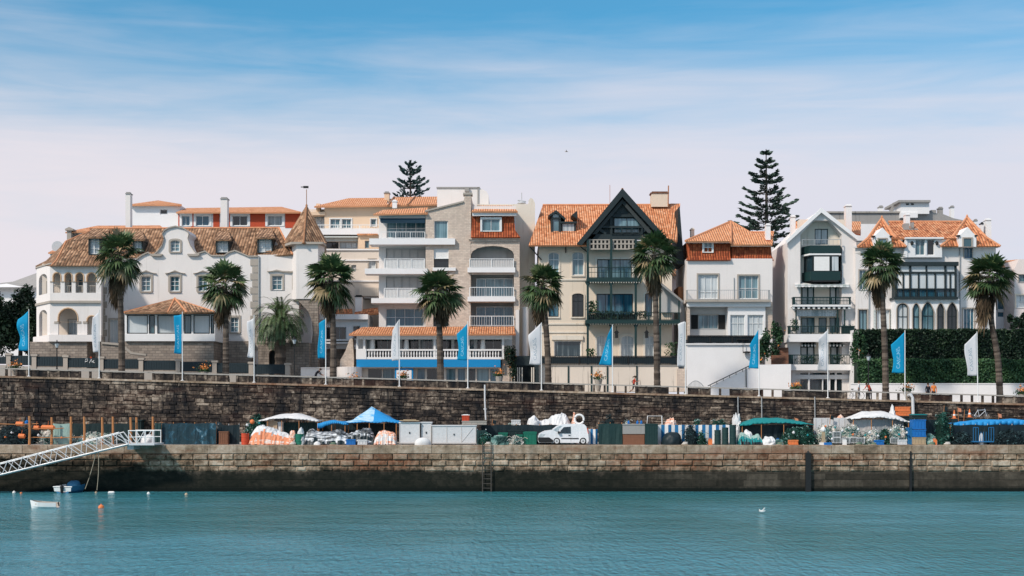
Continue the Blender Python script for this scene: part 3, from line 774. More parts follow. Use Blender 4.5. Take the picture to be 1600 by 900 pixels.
        f = MB(); f.face([P(x, y, 28.1 + o_) for x, y in outline(x0 + 2, yt + 2.5, x1 - 2, yb)]); b.part('pane', f, 'glass_pale', parent=o)
        f = MB(); f.ring(outline(x0 + 2, yt + 2.5, x1 - 2, yb), outline(x0 + 3, yt + 3.5, x1 - 3, yb - 1), 28.0 + o_, .08); f.pb((x0 + x1) / 2 - .5, yt + 3, (x0 + x1) / 2 + .5, yb, 28.02 + o_, .06)
        for k in (.36, .66): f.pb(x0 + 3, yt + k * (yb - yt), x1 - 3, yt + k * (yb - yt) + .7, 28.03 + o_, .05)
        b.part('sash', f, 'white_paint', parent=o)
    b.chimney(196, 300, 203.5, 357, 33, .8, flare=.4); b.chimney(344.5, 308, 355, 357, 33, .9, flare=.6)
    # sun room
    Ys = 22.6
    m = MB(); e = [(194, 488, Ys - .5), (262, 488, Ys - 1.4), (292, 488, Ys - 1.4), (335, 487, Ys - .5)]; ap = (273, 466, 26.8)
    m.roof([e[0], e[1], ap]); m.roof([e[1], e[2], ap]); m.roof([e[2], e[3], ap]); m.roof([e[3], (335, 486, 27), ap]); m.roof([(194, 486, 27), e[0], ap])
    m.ridge(e[1], ap, .1); m.ridge(e[2], ap, .1); m.ridge(e[0], (268, 469, 26.4), .1); m.ridge(e[3], (278, 469, 26.4), .1)
    b.part('sunroom_roof', m, ['tile_old', 'dark_timber', 'ridge_tile'])
    for x0, x1, g in ((198, 231, 'blind_pane'), (232.5, 242, 'glass_teal'), (245.5, 286, 'blind_pane'), (287.5, 299, 'glass_teal'), (302, 328, 'blind_pane'), (329, 335, 'glass_teal')):
        b.win(x0, 492, x1, 521.5, 1, 1, 'dark_timber', g, fr=1.4, Y=Ys)
    b.wall([(195, 533), (336, 533), (336, 488), (195, 488)], 'white_clean', 4.3, Y=Ys, name='sunroom')
    m = MB(); m.pb(195, 488, 336, 491.5, Ys - .08, .1); b.part('lintel', m, 'dark_timber')
    m = MB(); m.pb(195, 522, 336, 533, Ys - .1, .11); b.part('sunroom_sill', m, 'white_clean')
    b.wall([(195, 600), (334, 600), (334, 533.5), (195, 533.5)], 'stone_base', 4.0, Y=Ys + .2, name='stone_basement')
    m = MB()   # stair flank down to the left of the sun room
    m.prism([(158, 600), (230, 600), (226, 560), (204, 553), (188, 540), (158, 537)], Ys + .3, 1.4); m.prism([(158, 537), (188, 540), (204, 553), (228, 556), (228, 553), (206, 550), (190, 536.5), (158, 534)], Ys + .15, .3, 1)
    b.part('stair', m, ['stone_base', 'stone_trim'])
manor()

def garden_fence():
    Y = 19.6; r = root('garden_fence', 'dark teal board fence between stone piers in front of the white manor', 'fence', (XQ(230, Y), Y, zt(XQ(230, Y))))
    xs = [-60, 13, 53, 102, 158, 220, 278, 335, 392, 449]; k = 0
    for a, c in zip(xs, xs[1:]):
        g = gpy((a + c) / 2, Y); t = 554.5 + (a + c) / 2 * .035
        m = MB(); m.pb(a + 3, t + (4 if a < 10 else 0), c - 3, t + 15, Y, .06)
        n = int((c - a) / 4)
        for q in range(n): x = a + 4 + q * 4; m.pb(x, t + 1, x + .5, t + 14.5, Y - .02, .02)
        m.build('panel', 'teal_fence', r)
        m = MB(); m.pb(a + 3, t + 16.5, c - 3, g + 1, Y - .05, .2); m.build('plinth', 'rail_stone', r)
    for i, a in enumerate(xs):
        g = gpy(a, Y); t = 551.5 + a * .035
        m = MB(); m.pb(a - 3.5, t + 3, a + 3.5, g + 1, Y - .12, .42); m.pb(a - 5, t, a + 5, t + 3, Y - .2, .58)
        m.build('pier', 'stone_trim', r)
    # painted sign on one panel: white strokes and a red dot
    m = MB()
    for p in ([(133, 566), (134, 561), (137, 561), (137, 564), (134, 565)], [(140, 567), (143, 561), (144, 566)], [(144.5, 566), (147, 563), (145, 565), (147.5, 567)]):
        m.tube([P(x, y, Y - .03) for x, y in p], .035, 5, 0)
    m.tube([P(142, 558.5, Y - .04), P(142, 558.5, Y - .01)], .1, 10, 1)
    m.build('sign_lettering', ['white_paint', 'red_panel'], r)
garden_fence()
# ------------------------------------------------------------------ buildings behind the manor
def behind_left():
    Y = 52
    b = Bld('apartment_block', 'low white block with an orange tiled roof and one small dark window behind the manor', 'apartment block', 243, Y)
    b.win(250, 327, 262, 335, 1, 1, glass='glass_black')
    b.wall([(206, 560), (281, 560), (281, 320), (206, 320)], 'white_clean', 9)
    roof_part(b, [[(203, 320, Y - .6), (284, 320, Y - .6), (247, 313, Y + 5)], [(284, 320, Y - .6), (284, 319, Y + 10), (247, 313, Y + 5)], [(203, 319, Y + 10), (203, 320, Y - .6), (247, 313, Y + 5)]], 'tile_clean', under='white_clean')
    Y = 50
    b = Bld('apartment_block', 'long block with rust red wall panels between white framed windows above the manor roof', 'apartment block', 375, Y)
    for x0, x1, g in ((284, 297, 'glass_blue'), (306, 327, 'glass_blue'), (363, 387, 'glass_black'), (418, 441, 'glass')):
        b.win(x0, 337, x1, 353, 2, 1, 'white_paint', g, sur='white_paint', sw=3.5)
    b.wall([(278, 560), (470, 560), (470, 331), (278, 331)], 'white_clean', 10)
    for x0, x1 in ((278.5, 282), (298.5, 302.5), (333, 343), (356, 360), (391, 414.5), (445.5, 469.5)): b.box('wall_panel', x0, 333.5, x1, 356, Y - .05, .06, 'red_panel')
    roof_part(b, [[(275, 331.5, Y - .8), (473, 331.5, Y - .8), (440, 323, Y + 5), (292, 325, Y + 5)], [(275, 331.5, Y + 11), (275, 331.5, Y - .8), (292, 325, Y + 5)], [(473, 331.5, Y - .8), (473, 331.5, Y + 11), (440, 323, Y + 5)]], 'tile_clean', under='white_clean')
    Y = 40
    b = Bld('townhouse', 'pale house with a thin orange roof edge showing above the manor at its left end', 'house', 160, Y)
    b.win(110, 366, 121, 378, 1, 2, glass='blind_pane', sur='stone_trim', sw=1.2)
    b.wall([(105, 560), (255, 560), (255, 357), (105, 362)], 'white_clean', 8)
    roof_part(b, [[(102, 362.5, Y - .7), (257, 357.5, Y - .7), (250, 352, Y + 3.5), (152, 352.5, Y + 3.5)], [(102, 362.5, Y + 8), (102, 362.5, Y - .7), (152, 352.5, Y + 3.5)]], 'tile_clean', under='white_clean')
    m = MB(); m.pb(104.5, 360, 111, 560, Y - .9, .7); m.pb(101.5, 357.5, 114, 360, Y - 1.1, 1.1); m.prism([(101.5, 357.5), (114, 357.5), (107.7, 354.5)], Y - 1.0, .8); b.part('corner_tower', m, 'stone_trim')
    b = Bld('cottage', 'tiny tiled lean-to roof beside the left slope of the manor roof', 'cottage', 84, 38)
    b.wall([(78, 560), (100, 560), (100, 394), (78, 394)], 'white_clean', 5)
    roof_part(b, [[(75, 394.5, 37.5), (102, 394, 37.5), (100, 390, 40), (82, 391, 40)]], 'tile_clean')
    m = MB(); c = P(91, 386, 39)
    m.tube([P(91, 395, 39), c], .05, 6)
    for k in range(6): t0, t1 = k / 6, (k + 1) / 6; m.tube([c + Vector((0, -.25 * t0 ** 2, 0)), c + Vector((0, -.25 * t1 ** 2 - .01, 0))], [.02 + .62 * t0, .02 + .62 * t1], 16)
    m.thing('satellite_dish', 'steel', 'pale satellite dish behind the left slope of the manor roof', 'satellite dish')
    # grey roof over the left trees
    b = Bld('hall', 'distant white hall with a wide grey gabled roof above the dark trees', 'hall', 25, 75)
    b.wall([(-40, 560), (62, 560), (62, 449), (-40, 449)], 'white_clean', 14)
    roof_part(b, [[(-42, 449, 74), (64, 449, 74), (64, 424, 82), (20, 440, 80), (-42, 447, 80)]], 'concrete', under='white_clean')
behind_left()

def peach_block():
    Y = 44; b = Bld('apartment_block', 'peach apartment block with an orange hipped roof behind the stone clad apartments', 'apartment block', 560, Y)
    b.win(516, 342, 531.5, 357, 2, 1, glass='glass_teal', sur='white_paint', sw=1.5); b.win(534, 342, 549, 357, 2, 1, glass='glass_teal', sur='white_paint', sw=1.5)
    b.win(579, 342, 588, 354, 1, 1, glass='glass_teal', sur='white_paint', sw=1)
    b.wall([(507, 560), (685, 560), (685, 321), (507, 321)], 'peach_wall', 9)
    roof_part(b, [[(491, 322.5, Y - .8), (606, 321, Y - .8), (604, 309, Y + 4.5), (545, 309.5, Y + 4.5)], [(491, 322, Y + 10), (491, 322.5, Y - .8), (545, 309.5, Y + 4.5)], [(606, 321, Y - .7), (686, 319, Y - .7), (686, 307, Y + 4.5), (614, 308, Y + 4.5)]], 'tile_clean', [((606, 321.5, Y - .9), (616, 308, Y + 4.4)), ((637, 320.5, Y - .8), (648, 307.5, Y + 4.4))], 'ridge_old')
    b.chimney(600.5, 299, 608, 315, Y + 3, .9, 'peach_wall'); b.chimney(613, 312, 620, 325, Y - 1.2, .6, 'white_clean', 'white_clean')
    b.wall([(478, 560), (508, 560), (508, 327), (478, 327)], 'beige_wall', 7, Y=Y + 1.5)
    m = MB(); m.pb(470, 331, 508, 336, Y - .2, 2); m.pb(494, 318, 500, 331, Y + 1, 1); b.part('cornice', m, 'peach_wall')
    b.win(494, 338, 507, 356, 2, 1, glass='glass_pale', Y=Y + 1.5, hole=False, dep=-.02)
    # terraces stepping down
    m = MB(); m.pb(492, 357.5, 600, 366.5, Y - 2.2, 2.3); b.part('balcony', m, 'white_clean'); b.rail(493, 597, 351, 357.5, Y - 2.0, 'white_paint', 26)
    b.win(509, 378, 529, 388.5, 2, 1, 'dark_timber', 'glass_black', Y=Y - 1.2); b.win(530.5, 378, 558, 388.5, 3, 1, 'grey_paint', 'glass_pale', Y=Y - 1.2)
    b.wall([(500, 560), (566, 560), (566, 366), (500, 366)], 'beige_wall', 1.4, Y=Y - 1.2)
    m = MB(); m.pb(505, 369, 559, 371, Y - 2.1, .7); m.prism([(505, 371), (559, 371), (559, 377), (505, 377)], Y - 1.5, .06); b.part('awning', m, 'canvas_stripe')
    b.win(570, 376, 577, 388, 1, 1, 'grey_paint', 'glass_teal', Y=Y - 2)
    b.wall([(559.5, 560), (600, 560), (600, 365), (559.5, 365)], 'peach_wall', 2, Y=Y - 2)
    roof_part(b, [[(558, 365.5, Y - 2.4), (590, 365.5, Y - 2.4), (588, 361, Y - .8), (561, 361, Y - .8)]], 'tile_clean')
    # lower cream block with the ledges
    b = Bld('townhouse', 'cream rendered house with blank ledges between the turret and the stone clad apartments', 'house', 550, 36)
    b.win(549, 414, 556.5, 424, 1, 1, 'grey_paint', 'roller_grey', Y=36); b.win(576, 405, 587, 420, 1, 1, 'white_paint', 'glass_pale', Y=36, sur='stone_trim', sw=1.5)
    b.wall([(500, 600), (606, 600), (606, 389), (500, 389)], 'beige_wall', 5)
    m = MB()
    for y in (389, 405.5, 438): m.pb(499, y, 606, y + 2, 35.85, .2)
    b.part('cornice', m, 'white_clean')
    m = MB(); m.pb(561, 449, 596, 463, 35.4, .6)
    for k in range(10): m.pb(562 + k * 3.4, 450, 563.6 + k * 3.4, 462, 35.36, .05, 1)
    b.part('balcony', m, ['beige_wall', 'cream_party'])
    b.chimney(555, 461, 565.5, 492, 33, .9, 'white_clean', 'black_paint'); m = MB(); m.pb(566, 464, 590, 466, 34, 2); b.part('ledge', m, 'concrete')
    roof_part(b, [[(524, 489, 32), (551, 489, 32), (550, 482.5, 34), (528, 482.5, 34)], [(553, 491.5, 31.6), (592, 489.5, 31.6), (590, 480.5, 34), (556, 484.5, 34)]], 'tile_mixed', name='porch_roof')
    b = Bld('terrace_house', 'low white terrace house with wide dark windows beside the turret arch', 'house', 530, 30)
    b.win(500, 511, 541, 533, 4, 1, 'grey_paint', 'glass_black', dep=.3); b.win(551, 509, 563, 540, 1, 3, 'white_paint', 'glass_black')
    b.wall([(488, 545), (575, 545), (575, 491), (488, 491)], 'white_clean', 5)
    m = MB(); m.pb(488, 491, 575, 499, 29.4, .7); m.pb(488, 530, 545, 532.5, 29.3, .7); m.pb(488, 534.5, 545, 537, 29.3, .7); b.part('balcony', m, 'white_clean')
    b.wall([(487, 600), (560, 600), (560, 537.5), (487, 537.5)], 'stone_base', 4, Y=30.6, name='stone_basement')
    # boulder buttress and planter wall
    m = MB(); m.prism([(540, 600), (552, 600), (553, 560), (551, 528), (546, 530), (540, 548), (532, 562), (528, 600)], 25.4, 1.2)
    m.thing('buttress', 'stone_clad', 'rough stone buttress leaning behind the white curved wall', 'buttress')
    m = MB(); c = P(546, 590, 24.5); m.lathe((c.x, 24.5, zt(c.x) - .1), [(1.28, 0), (1.28, 2.1), (1.28, 2.12), (1.12, 2.14), (1.12, 1.9)], 28)
    m.thing('planter_wall', 'white_wall', 'round white rendered planter wall beside the restaurant', 'planter', smooth=False)
    m = MB(); m.pb(470, 575, 515, 597, 20, .25); m.pb(470, 574, 515, 575.4, 19.9, .45); m.thing('garden_wall', 'white_wall', 'low white wall behind the street lamp by the turret', 'wall')
peach_block()

def apartments():
    Y = 28; b = Bld('apartment_building', 'five storey apartment building clad in pale stone with white balconies over a restaurant', 'apartment building', 700, Y)
    C = 'stone_clad'
    # left wing
    Yl = 29.5
    b.win(604, 346, 665, 372, 4, 2, 'white_paint', 'glass_teal', Y=Yl, splits=[.42]); b.win(603, 388, 665, 418, 5, 1, 'grey_paint', 'roller_grey', Y=Yl, bar=.3)
    b.win(603, 432, 665, 465, 5, 1, 'grey_paint', 'roller_grey', Y=Yl, bar=.3); b.win(603, 482, 662, 510, 4, 2, 'white_paint', 'glass_blue', Y=Yl, splits=[.5])
    b.wall([(592, 600), (668, 600), (668, 335), (592, 335)], 'white_wall', 9, Y=Yl)
    for x0, yt, yb in ((577, 372.5, 382), (570, 419.5, 428), (580, 466, 473.5)): b.box('balcony', x0, yt, 711 if yt < 400 else 669, yb, Y - .4 if yt < 400 else Y - .1, 2.2 if yt < 400 else 1.8, 'white_clean')
    b.rail(595, 664, 362, 372.5, Y - .2, 'white_paint', 18, .03); 
    for yt, yb in ((404, 419.5), (450, 466)): b.rail(600, 664, yt, yb, Y, 'white_paint', 30, .04, infill='canvas_white')
    m = MB(); m.prism([(594, 341), (664, 341), (664, 347), (594, 346)], Y, .9); m.pb(596, 347, 664, 348.5, Y - .02, .05); b.part('awning', m, 'navy_awning')
    roof_part(b, [[(583, 334.5, Y - .4), (668, 333, Y - .4), (668, 324, Y + 2.6), (598, 328, Y + 2.6)]], 'tile_clean', under='white_clean')
    b.box('cornice', 592, 335, 668, 341, Y + .3, 1.6, 'white_clean')
    # centre pier of stone
    b.win(678.5, 345, 700, 373, 1, 1, 'white_paint', 'glass_teal'); b.win(678, 388, 701, 404.5, 1, 1, 'white_paint', 'canvas_white', dep=.18); b.win(678, 404.5, 701, 418, 1, 1, 'dark_timber', 'glass_black')
    b.win(678, 434, 701, 463, 1, 1, 'white_paint', 'glass_black'); b.win(677, 484, 701, 510, 2, 1, 'dark_timber', 'glass_black')
    b.wall([(665, 600), (736, 600), (736, 303.5), (727, 303.5), (724, 315), (665, 330)], C, 9)
    m = MB(); m.prism([(664, 331), (664, 328.5), (724, 313.5), (724, 316)], Y - .15, 1.2); m.pb(723.5, 301, 738, 304, Y - .12, 1.4); b.part('coping', m, 'stone_trim')
    b.box('balcony', 676, 418, 712, 423, Y - .25, .3, 'white_clean')
    # right wing
    Yr = 29.6
    for yt, yb, gl in ((384, 418, 'roller_grey'), (429, 464, 'glass_teal'), (473, 510, 'glass_blue')):
        b.hole(736, yt, 803, yb, 'seg' if yt < 390 else 'rect')
        if yt > 390: b.win(744, yt + 6, 802, yb, 4, 1, 'white_paint', gl, Y=Yr, dep=.12, bar=.8, hole=False)
        else: b.win(737, yt + 1, 803, yb, 6, 1, 'roller_grey', gl, Y=Yr, dep=.12, bar=.2, hole=False)
    b.wall([(735.5, 600), (812, 600), (812, 384 - 14), (735.5, 384 - 14)], C, 1.7, back=False)
    m = MB(); m.pb(735, 368, 808, 600, Yr + .16, 6); b.part('recess_wall', m, 'concrete')
    for yt, yb in ((418, 425.5), (463.5, 471)): b.box('balcony', 730.5, yt, 805, yb, Y - .35, 1.9, 'white_clean')
    for yt, yb in ((404, 418), (448.5, 463.5), (493.5, 509)): b.rail(733.5, 803, yt, yb, Y - .22, 'white_paint', 18, .04, post=2, infill='roller_grey' if yt < 410 else None)
    m = MB(); m.pb(732, 371, 813, 374, Y - .25, .3); m.pb(734, 374, 812, 377, Y - .12, .2)
    for k in range(24): m.pb(735 + k * 3.2, 377, 736.6 + k * 3.2, 379, Y - .1, .12)
    b.part('cornice', m, C)
    b.win(753, 342, 781.5, 361.5, 2, 1, 'white_paint', 'glass_teal', sur='white_paint', sw=2.5, Y=Y - .02, dep=.05, hole=False, proud=.14)
    roof_part(b, [[(736, 370.5, Y - .5), (813, 370.5, Y - .5), (805, 360, Y + .05), (736, 360, Y + .05)], [(736, 360, Y + .05), (805, 360, Y + .05), (803, 337, Y + .15), (736, 337, Y + .15)]], 'tile_hung', name='tile_hung_wall')
    roof_part(b, [[(737, 329.5, Y - .7), (809, 330, Y - .7), (800, 321, Y + 2.2), (746, 321, Y + 2.2)]], 'tile_clean', under='white_clean')
    b.box('fascia', 738, 330.5, 807, 337, Y - .45, .5, 'white_clean'); b.box('wall', 738, 322, 806, 372, Y + .3, 6, 'white_wall')
    # stair block on the roof and the party wall on the right
    b.wall([(683, 360), (763.5, 360), (763.5, 305), (760, 299), (749, 293.5), (683, 293.5)], 'white_wall', 6, Y=34)
    m = MB(); m.pb(682, 292, 750, 294, 33.9, 6.2); m.pb(726, 293, 733, 299, 33.7, .3); m.pb(684 + 62, 293, 748, 322, 33.9, .12); b.part('coping', m, 'concrete')
    m = MB(); rg = random.Random(5)
    A = [(745, 318), (832, 318), (836, 312), (836, 600), (806, 600), (806, 330), (745, 330)]
    m.prism([(745, 319), (826, 319), (826, 313), (829, 309), (833, 311), (836, 318), (836, 600), (745, 600)], 31.5, 9); b.part('party_wall', m, 'cream_party')
    m = MB(); m.tube([P(815, 319, 34), P(815, 301, 34)], .05, 6); m.tube([P(809, 313, 34), P(822, 315, 34)], .08, 6); m.lathe(P(815, 318, 34), [(.5, 0), (.3, .2), (.1, .3)], 10); m.thing('roof_antenna', 'steel', 'small antenna mast on the roof of the stone clad apartments', 'antenna')
    m = MB(); m.pb(805.5, 484, 811, 600, Y - .1, 1.2); m.tube([P(821, 600, 29), P(821, 480, 29)], .35, 10); b.part('buttress', m, 'white_wall')
    # restaurant below
    b = Bld('restaurant', 'seafront restaurant with an orange tiled verandah roof and a bright blue fascia band', 'restaurant', 670, 24.5)
    Yv = 24.5
    roof_part(b, [[(545, 522.5, Yv - .9), (806, 521.5, Yv - .9), (803, 510, Yv + 3.4), (566, 511, Yv + 3.4)], [(545, 522, Yv + 3), (545, 522.5, Yv - .9), (566, 511, Yv + 3.4)]], 'tile_orange', under='white_clean')
    b.box('beam', 557, 522.7, 800, 530, Yv - .2, .4, 'white_clean')
    for k, (x0, x1) in enumerate(((572, 584), (585, 616), (628, 655), (656, 676), (683, 706), (709, 729), (731, 741), (745, 784))):
        b.win(x0, 530, x1, 560, 1 if x1 - x0 < 15 else 3, 1, 'white_paint', 'glass_black' if k % 3 else 'glass', Y=Yv + 1.6, bar=.4)
    b.wall([(557, 600), (800, 600), (800, 526), (557, 526)], 'white_clean', 2.2, Y=Yv + 1.6)
    for x in (558, 569, 621, 679, 732, 786): b.box('column', x - 1.6, 529, x + 1.6, 561, Yv - .1, .28, 'white_clean')
    m = MB(); m.pb(557, 545.5, 784, 548, Yv - .14, .22); m.pb(557, 558, 784, 561, Yv - .14, .22); x = 559
    while x < 783: m.lathe(P(x, 558, Yv - .03), [(.075, 0), (.05, .1), (.085, .3), (.045, .6), (.075, .8)], 6); x += 4.4
    b.part('balustrade', m, 'white_clean'); b.box('wing_wall', 557, 545, 572, 561, Yv - .2, .1, 'white_clean')
    m = MB(); m.pb(557, 561.5, 782, 573.5, Yv - .35, .6); m.pb(557, 573.5, 782, 575, Yv - .2, .5, 1); b.part('fascia', m, ['blue_band', 'beige_wall'])
    m = MB(); m.pb(557, 561, 784, 562, Yv - .25, 2.3); b.part('terrace_floor', m, 'terrace')
    for k, (x0, x1) in enumerate(((575, 597), (598, 616), (652, 664), (667, 683), (697, 712), (715, 727), (731, 743), (745, 764), (766, 780))):
        b.win(x0, 576, x1, 605, 1, 1, 'grey_paint', ('glass_black', 'glass_teal', 'glass_blue')[k % 3], Y=Yv + .6, fr=.8)
    b.wall([(565, 612), (783, 612), (783, 574.8), (565, 574.8)], 'beige_wall', 2, Y=Yv + .6)
    m = MB(); m.pb(617, 575.5, 645.5, 612, Yv - .1, .25); m.pb(619.5, 578.5, 643, 612, Yv - .14, .06, 1); b.part('entrance_frame', m, ['blue_band', 'white_clean'])
    b.wall([(783, 612), (800, 612), (802, 540), (786, 540)], 'stone_clad', 3, Y=Yv + .3, name='pier')
    for i, (x, l) in enumerate(((581.5, 'closed white parasol at the left end of the restaurant terrace'), (634.5, 'closed white parasol on the restaurant terrace beside the white flag'), (683, 'closed white parasol on the restaurant terrace behind the palm trunk'), (754, 'closed white parasol on the restaurant terrace right of the blue flag'))):
        Yp = Yv + .45; c = P(x, 561, Yp); s = S(Yp)
        r = root('closed_parasol', l, 'parasol', c, 'closed parasols on the restaurant terrace')
        m = MB(); m.lathe(c, [(.25, 0), (.25, .07), (.03, .1), (.03, 40 * s), (.01, 40.5 * s)], 8); m.build('pole', 'white_paint', r)
        m = MB(); pr = [(.30, 10), (.36, 11), (.30, 14), (.26, 20), (.22, 28), (.16, 34), (.06, 39)]
        m.tube([c + Vector((.01 * k, 0, z * s)) for k, (q, z) in enumerate(pr)], [q for q, z in pr], 9); m.build('cover', 'canvas_white', r, True)
    m = MB(); c = P(822, 560, 27); m.pb(800, 556, 842, 571, 24.6, .12); m.pb(800, 571, 805, 612, 24.6, 1.8); m.pb(835, 571, 842, 612, 24.6, 1.8); m.pb(800, 560, 842, 612, 26.4, .3)
    m.thing('garden_gate', 'dark_timber', 'dark boarded gateway between the restaurant and the cream chalet', 'gateway')
    m = MB(); rg = random.Random(3); x = 803
    for x in (803, 808, 811, 815, 830, 833): m.pb(x, 574, x + 1.6, 612, 24.45, .1)
    m.thing('gate_bars', 'cream_party', 'pale timber slats in front of the dark gateway beside the restaurant', 'slats')
apartments()
# ------------------------------------------------------------------ chalet
def chalet():
    Y = 28; b = Bld('chalet', 'cream chalet with a steep dark timber gable, orange tiled roof and teal verandas', 'chalet', 945, Y)
    for x0, x1, y0, y1, g in ((857, 873.5, 394, 430, 'glass_teal'), (894.5, 912, 393.5, 430, 'glass_teal'), (857, 873, 458, 495, 'glass_blue'), (894, 912, 458.5, 495, 'glass_black')):
        b.win(x0, y0, x1, y1, 2, 1, 'white_paint' if y0 < 400 else 'dark_timber', g, 'seg', sur='cream_wall', sw=2.2, splits=[.33], sill='cream_party')
    b.win(866, 532, 908, 558, 1, 1, 'white_paint', 'glass', sur='cream_wall', sw=2, fr=1.5)
    b.win(933, 405, 987, 436, 3, 1, 'dark_timber', 'glass_teal', sur='cream_party', sw=3); b.win(932, 459, 989, 494, 4, 1, 'dark_timber', 'glass_blue', 'rect', sur='cream_wall', sw=3); b.win(1008, 458, 1019, 494, 1, 1, 'dark_timber', 'glass_blue', 'seg', sur='cream_party', sw=2.5)
    for x0, x1 in ((932.5, 947), (970.5, 990), (1008, 1022)): b.win(x0, 524, x1, 570, 2, 1, 'white_paint', 'glass_pale', 'seg', sur='cream_party', sw=3, splits=[.3])
    b.wall([(842, 610), (1030, 610), (1050, 610), (1050, 376), (842, 376)], 'cream_wall', 10)
    m = MB()
    for y in (436, 505, 518): m.pb(841, y, 917, y + 2.2, Y - .1, .12)
    m.pb(862, 524, 911, 531, Y - .2, .22); b.part('string_course', m, 'cream_party')
    # roofs
    R1 = 34.5
    roof_part(b, [[(826, 383, Y - 1.3), (922, 383, Y - 1.3), (960, 320.5, R1), (848, 320.5, R1)], [(826, 383, Y + 13), (826, 383, Y - 1.3), (848, 320.5, R1)], [(1018, 383, Y - 1.3), (1050, 383, Y - 1.3), (1050, 320, R1), (960, 320, R1)]], 'tile_orange', [((848, 320.5, R1), (1048, 320, R1))], under='dark_timber')
    roof_part(b, [[(1047, 375, Y - 1.0), (1058, 378, Y - 1.0), (1063, 318, R1), (1048, 318, R1)]], 'tile_orange', under='dark_timber')
    m = MB(); m.prism([(1056, 412), (1069, 413), (1062, 322), (1060, 325)], Y + 1, 5); b.part('verge_board', m, 'dark_timber')
    # gable
    G = Y - 1.6
    m = MB(); m.prism([(912, 374), (1036, 374), (972.5, 303)], Y - .6, .5); b.part('gable', m, 'timber_panel')
    m = MB()
    m.prism([(901, 381), (909, 383), (972.5, 307), (972.5, 294)], G, .35); m.prism([(1046, 376), (1038, 378), (972.5, 307), (972.5, 294)], G, .35)
    m.prism([(920, 372), (925, 374), (972.5, 318), (972.5, 311)], G + .5, .25, 1); m.prism([(1026, 370), (1021, 374), (972.5, 318), (972.5, 311)], G + .5, .25, 1)
    m.pb(915, 366, 1035, 374, G + .5, .5); m.pb(938, 353, 1008, 356, G + .6, .3); m.pb(953, 338, 957, 368, G + .7, .3); m.pb(1001, 338, 1005, 368, G + .7, .3); m.pb(953, 335, 1005, 339, G + .7, .3)
    m.prism([(930, 356), (934, 353), (948, 364), (946, 367)], G + .55, .2); m.prism([(1016, 356), (1012, 353), (998, 364), (1000, 367)], G + .55, .2)
    b.part('barge_board', m, ['dark_timber', 'timber_panel'])
    roof_part(b, [[(902, 381.5, G + .1), (907, 383, Y + 8), (972.5, 296, Y + 8), (972.5, 295.5, G + .1)], [(1045, 377, Y + 8), (1045, 376.5, G + .1), (972.5, 295.5, G + .1), (972.5, 296, Y + 8)]], 'tile_mixed', [((972.5, 295.5, G + .2), (972.5, 296, Y + 8))], under='dark_timber', th=.22, name='gable_roof')
    b.win(959, 340, 1000, 364, 2, 1, 'dark_timber', 'glass_teal', Y=Y - .62, dep=.0, hole=False); b.rail(955, 1004, 355, 366, G + .4, 'dark_timber', 8)
    # lattice panels under the gable
    m = MB()
    for a, c in ((920, 953), (957, 992)):
        m.pb(a, 374, c, 375.4, Y - 1.3, .1); m.pb(a, 380, c, 382, Y - 1.3, .1); m.pb(a, 388, c, 390, Y - 1.3, .1)
        x = a
        while x < c - 1: m.pb(x, 375.4, x + 2.6, 388, Y - 1.28, .08); x += 6.1
    b.part('lattice', m, 'stone_trim'); m = MB(); m.pb(919, 374, 994, 390, Y - .9, .06); b.part('lattice_backing', m, 'timber_panel')
    # verandas
    F = Y - 1.5
    m = MB()
    for x in (918.5, 955, 993.5): m.pb(x - 1.7, 374, x + 1.7, 570, F, .2); [m.prism([(x - 1.7, y), (x - 5, y), (x - 1.7, y + 6)], F + .05, .1) or m.prism([(x + 1.7, y), (x + 5, y), (x + 1.7, y + 6)], F + .05, .1) for y in (440, 505.5)]
    m.pb(1030, 440, 1033, 570, F, .2); m.pb(1060, 470, 1062, 570, F, .2)
    b.part('veranda_post', m, 'green_paint')
    m = MB(); m.pb(917, 434, 1004, 440, F - .1, 1.65); m.pb(915, 500, 1063, 505.5, F - .2, 1.75)
    for y, a, c in ((440, 921, 1000), (505.5, 921, 1058)):
        x = a
        while x < c: m.prism([(x, y), (x + 3.6, y), (x + 1.8, y + 2.4)], F - .05, .06, 1); x += 4
    b.part('balcony', m, ['green_paint', 'cream_party'])
    b.rail(919, 1003, 417, 434, F, 'green_paint', 16, .05, mid=[.5]); b.rail(917, 1062, 488, 500, F - .1, 'green_paint', 50, .05)
    m = MB(); m.pb(920, 491, 992, 500, F + .1, .3); b.part('planter_box', m, 'black_paint')
    m = MB(); rg = random.Random(8); C = [P(rg.uniform(920, 1010), rg.uniform(486, 498), F - .05 + rg.uniform(-.1, .5)) for k in range(900)]; m.leaves(C, .22, 0, None, 0, rg); b.part('balcony_plants', m, 'leaf_dark')
    roof_part(b, [[(1028, 438, F - .2), (1028, 437, Y), (1068, 470, Y), (1068, 471, F - .2)]], 'concrete', under='grey_render', name='lean_to_roof'); m = MB(); m.prism([(1033, 444), (1064, 472), (1064, 488), (1033, 488)], Y - .4, .3); b.part('lean_to_panel', m, 'grey_render')
    # dormer
    m = MB(); m.pb(861, 336, 864, 364, Y + 1.2, 2.5); m.pb(873, 338, 876.5, 364, Y + 1.2, 2.5); m.pb(876, 347, 879, 364, Y + 1.3, 2.5); m.pb(897, 347, 900, 364, Y + 1.3, 2.5); m.pb(861, 362.5, 900, 365, Y + 1.1, 2.5); m.pb(875, 346, 901, 349, Y + 1.1, 3.2); m.pb(862, 339.5, 876, 342, Y + 1.15, 2)
    m.prism([(857, 336), (869, 328), (884, 341), (883, 344), (869, 332.5), (859, 338)], Y + 1, 3.2); m.prism([(893, 336), (902, 329), (902, 342), (899, 340)], Y + 1, 3.2)
    o = b.part('dormer', m, 'dark_timber')
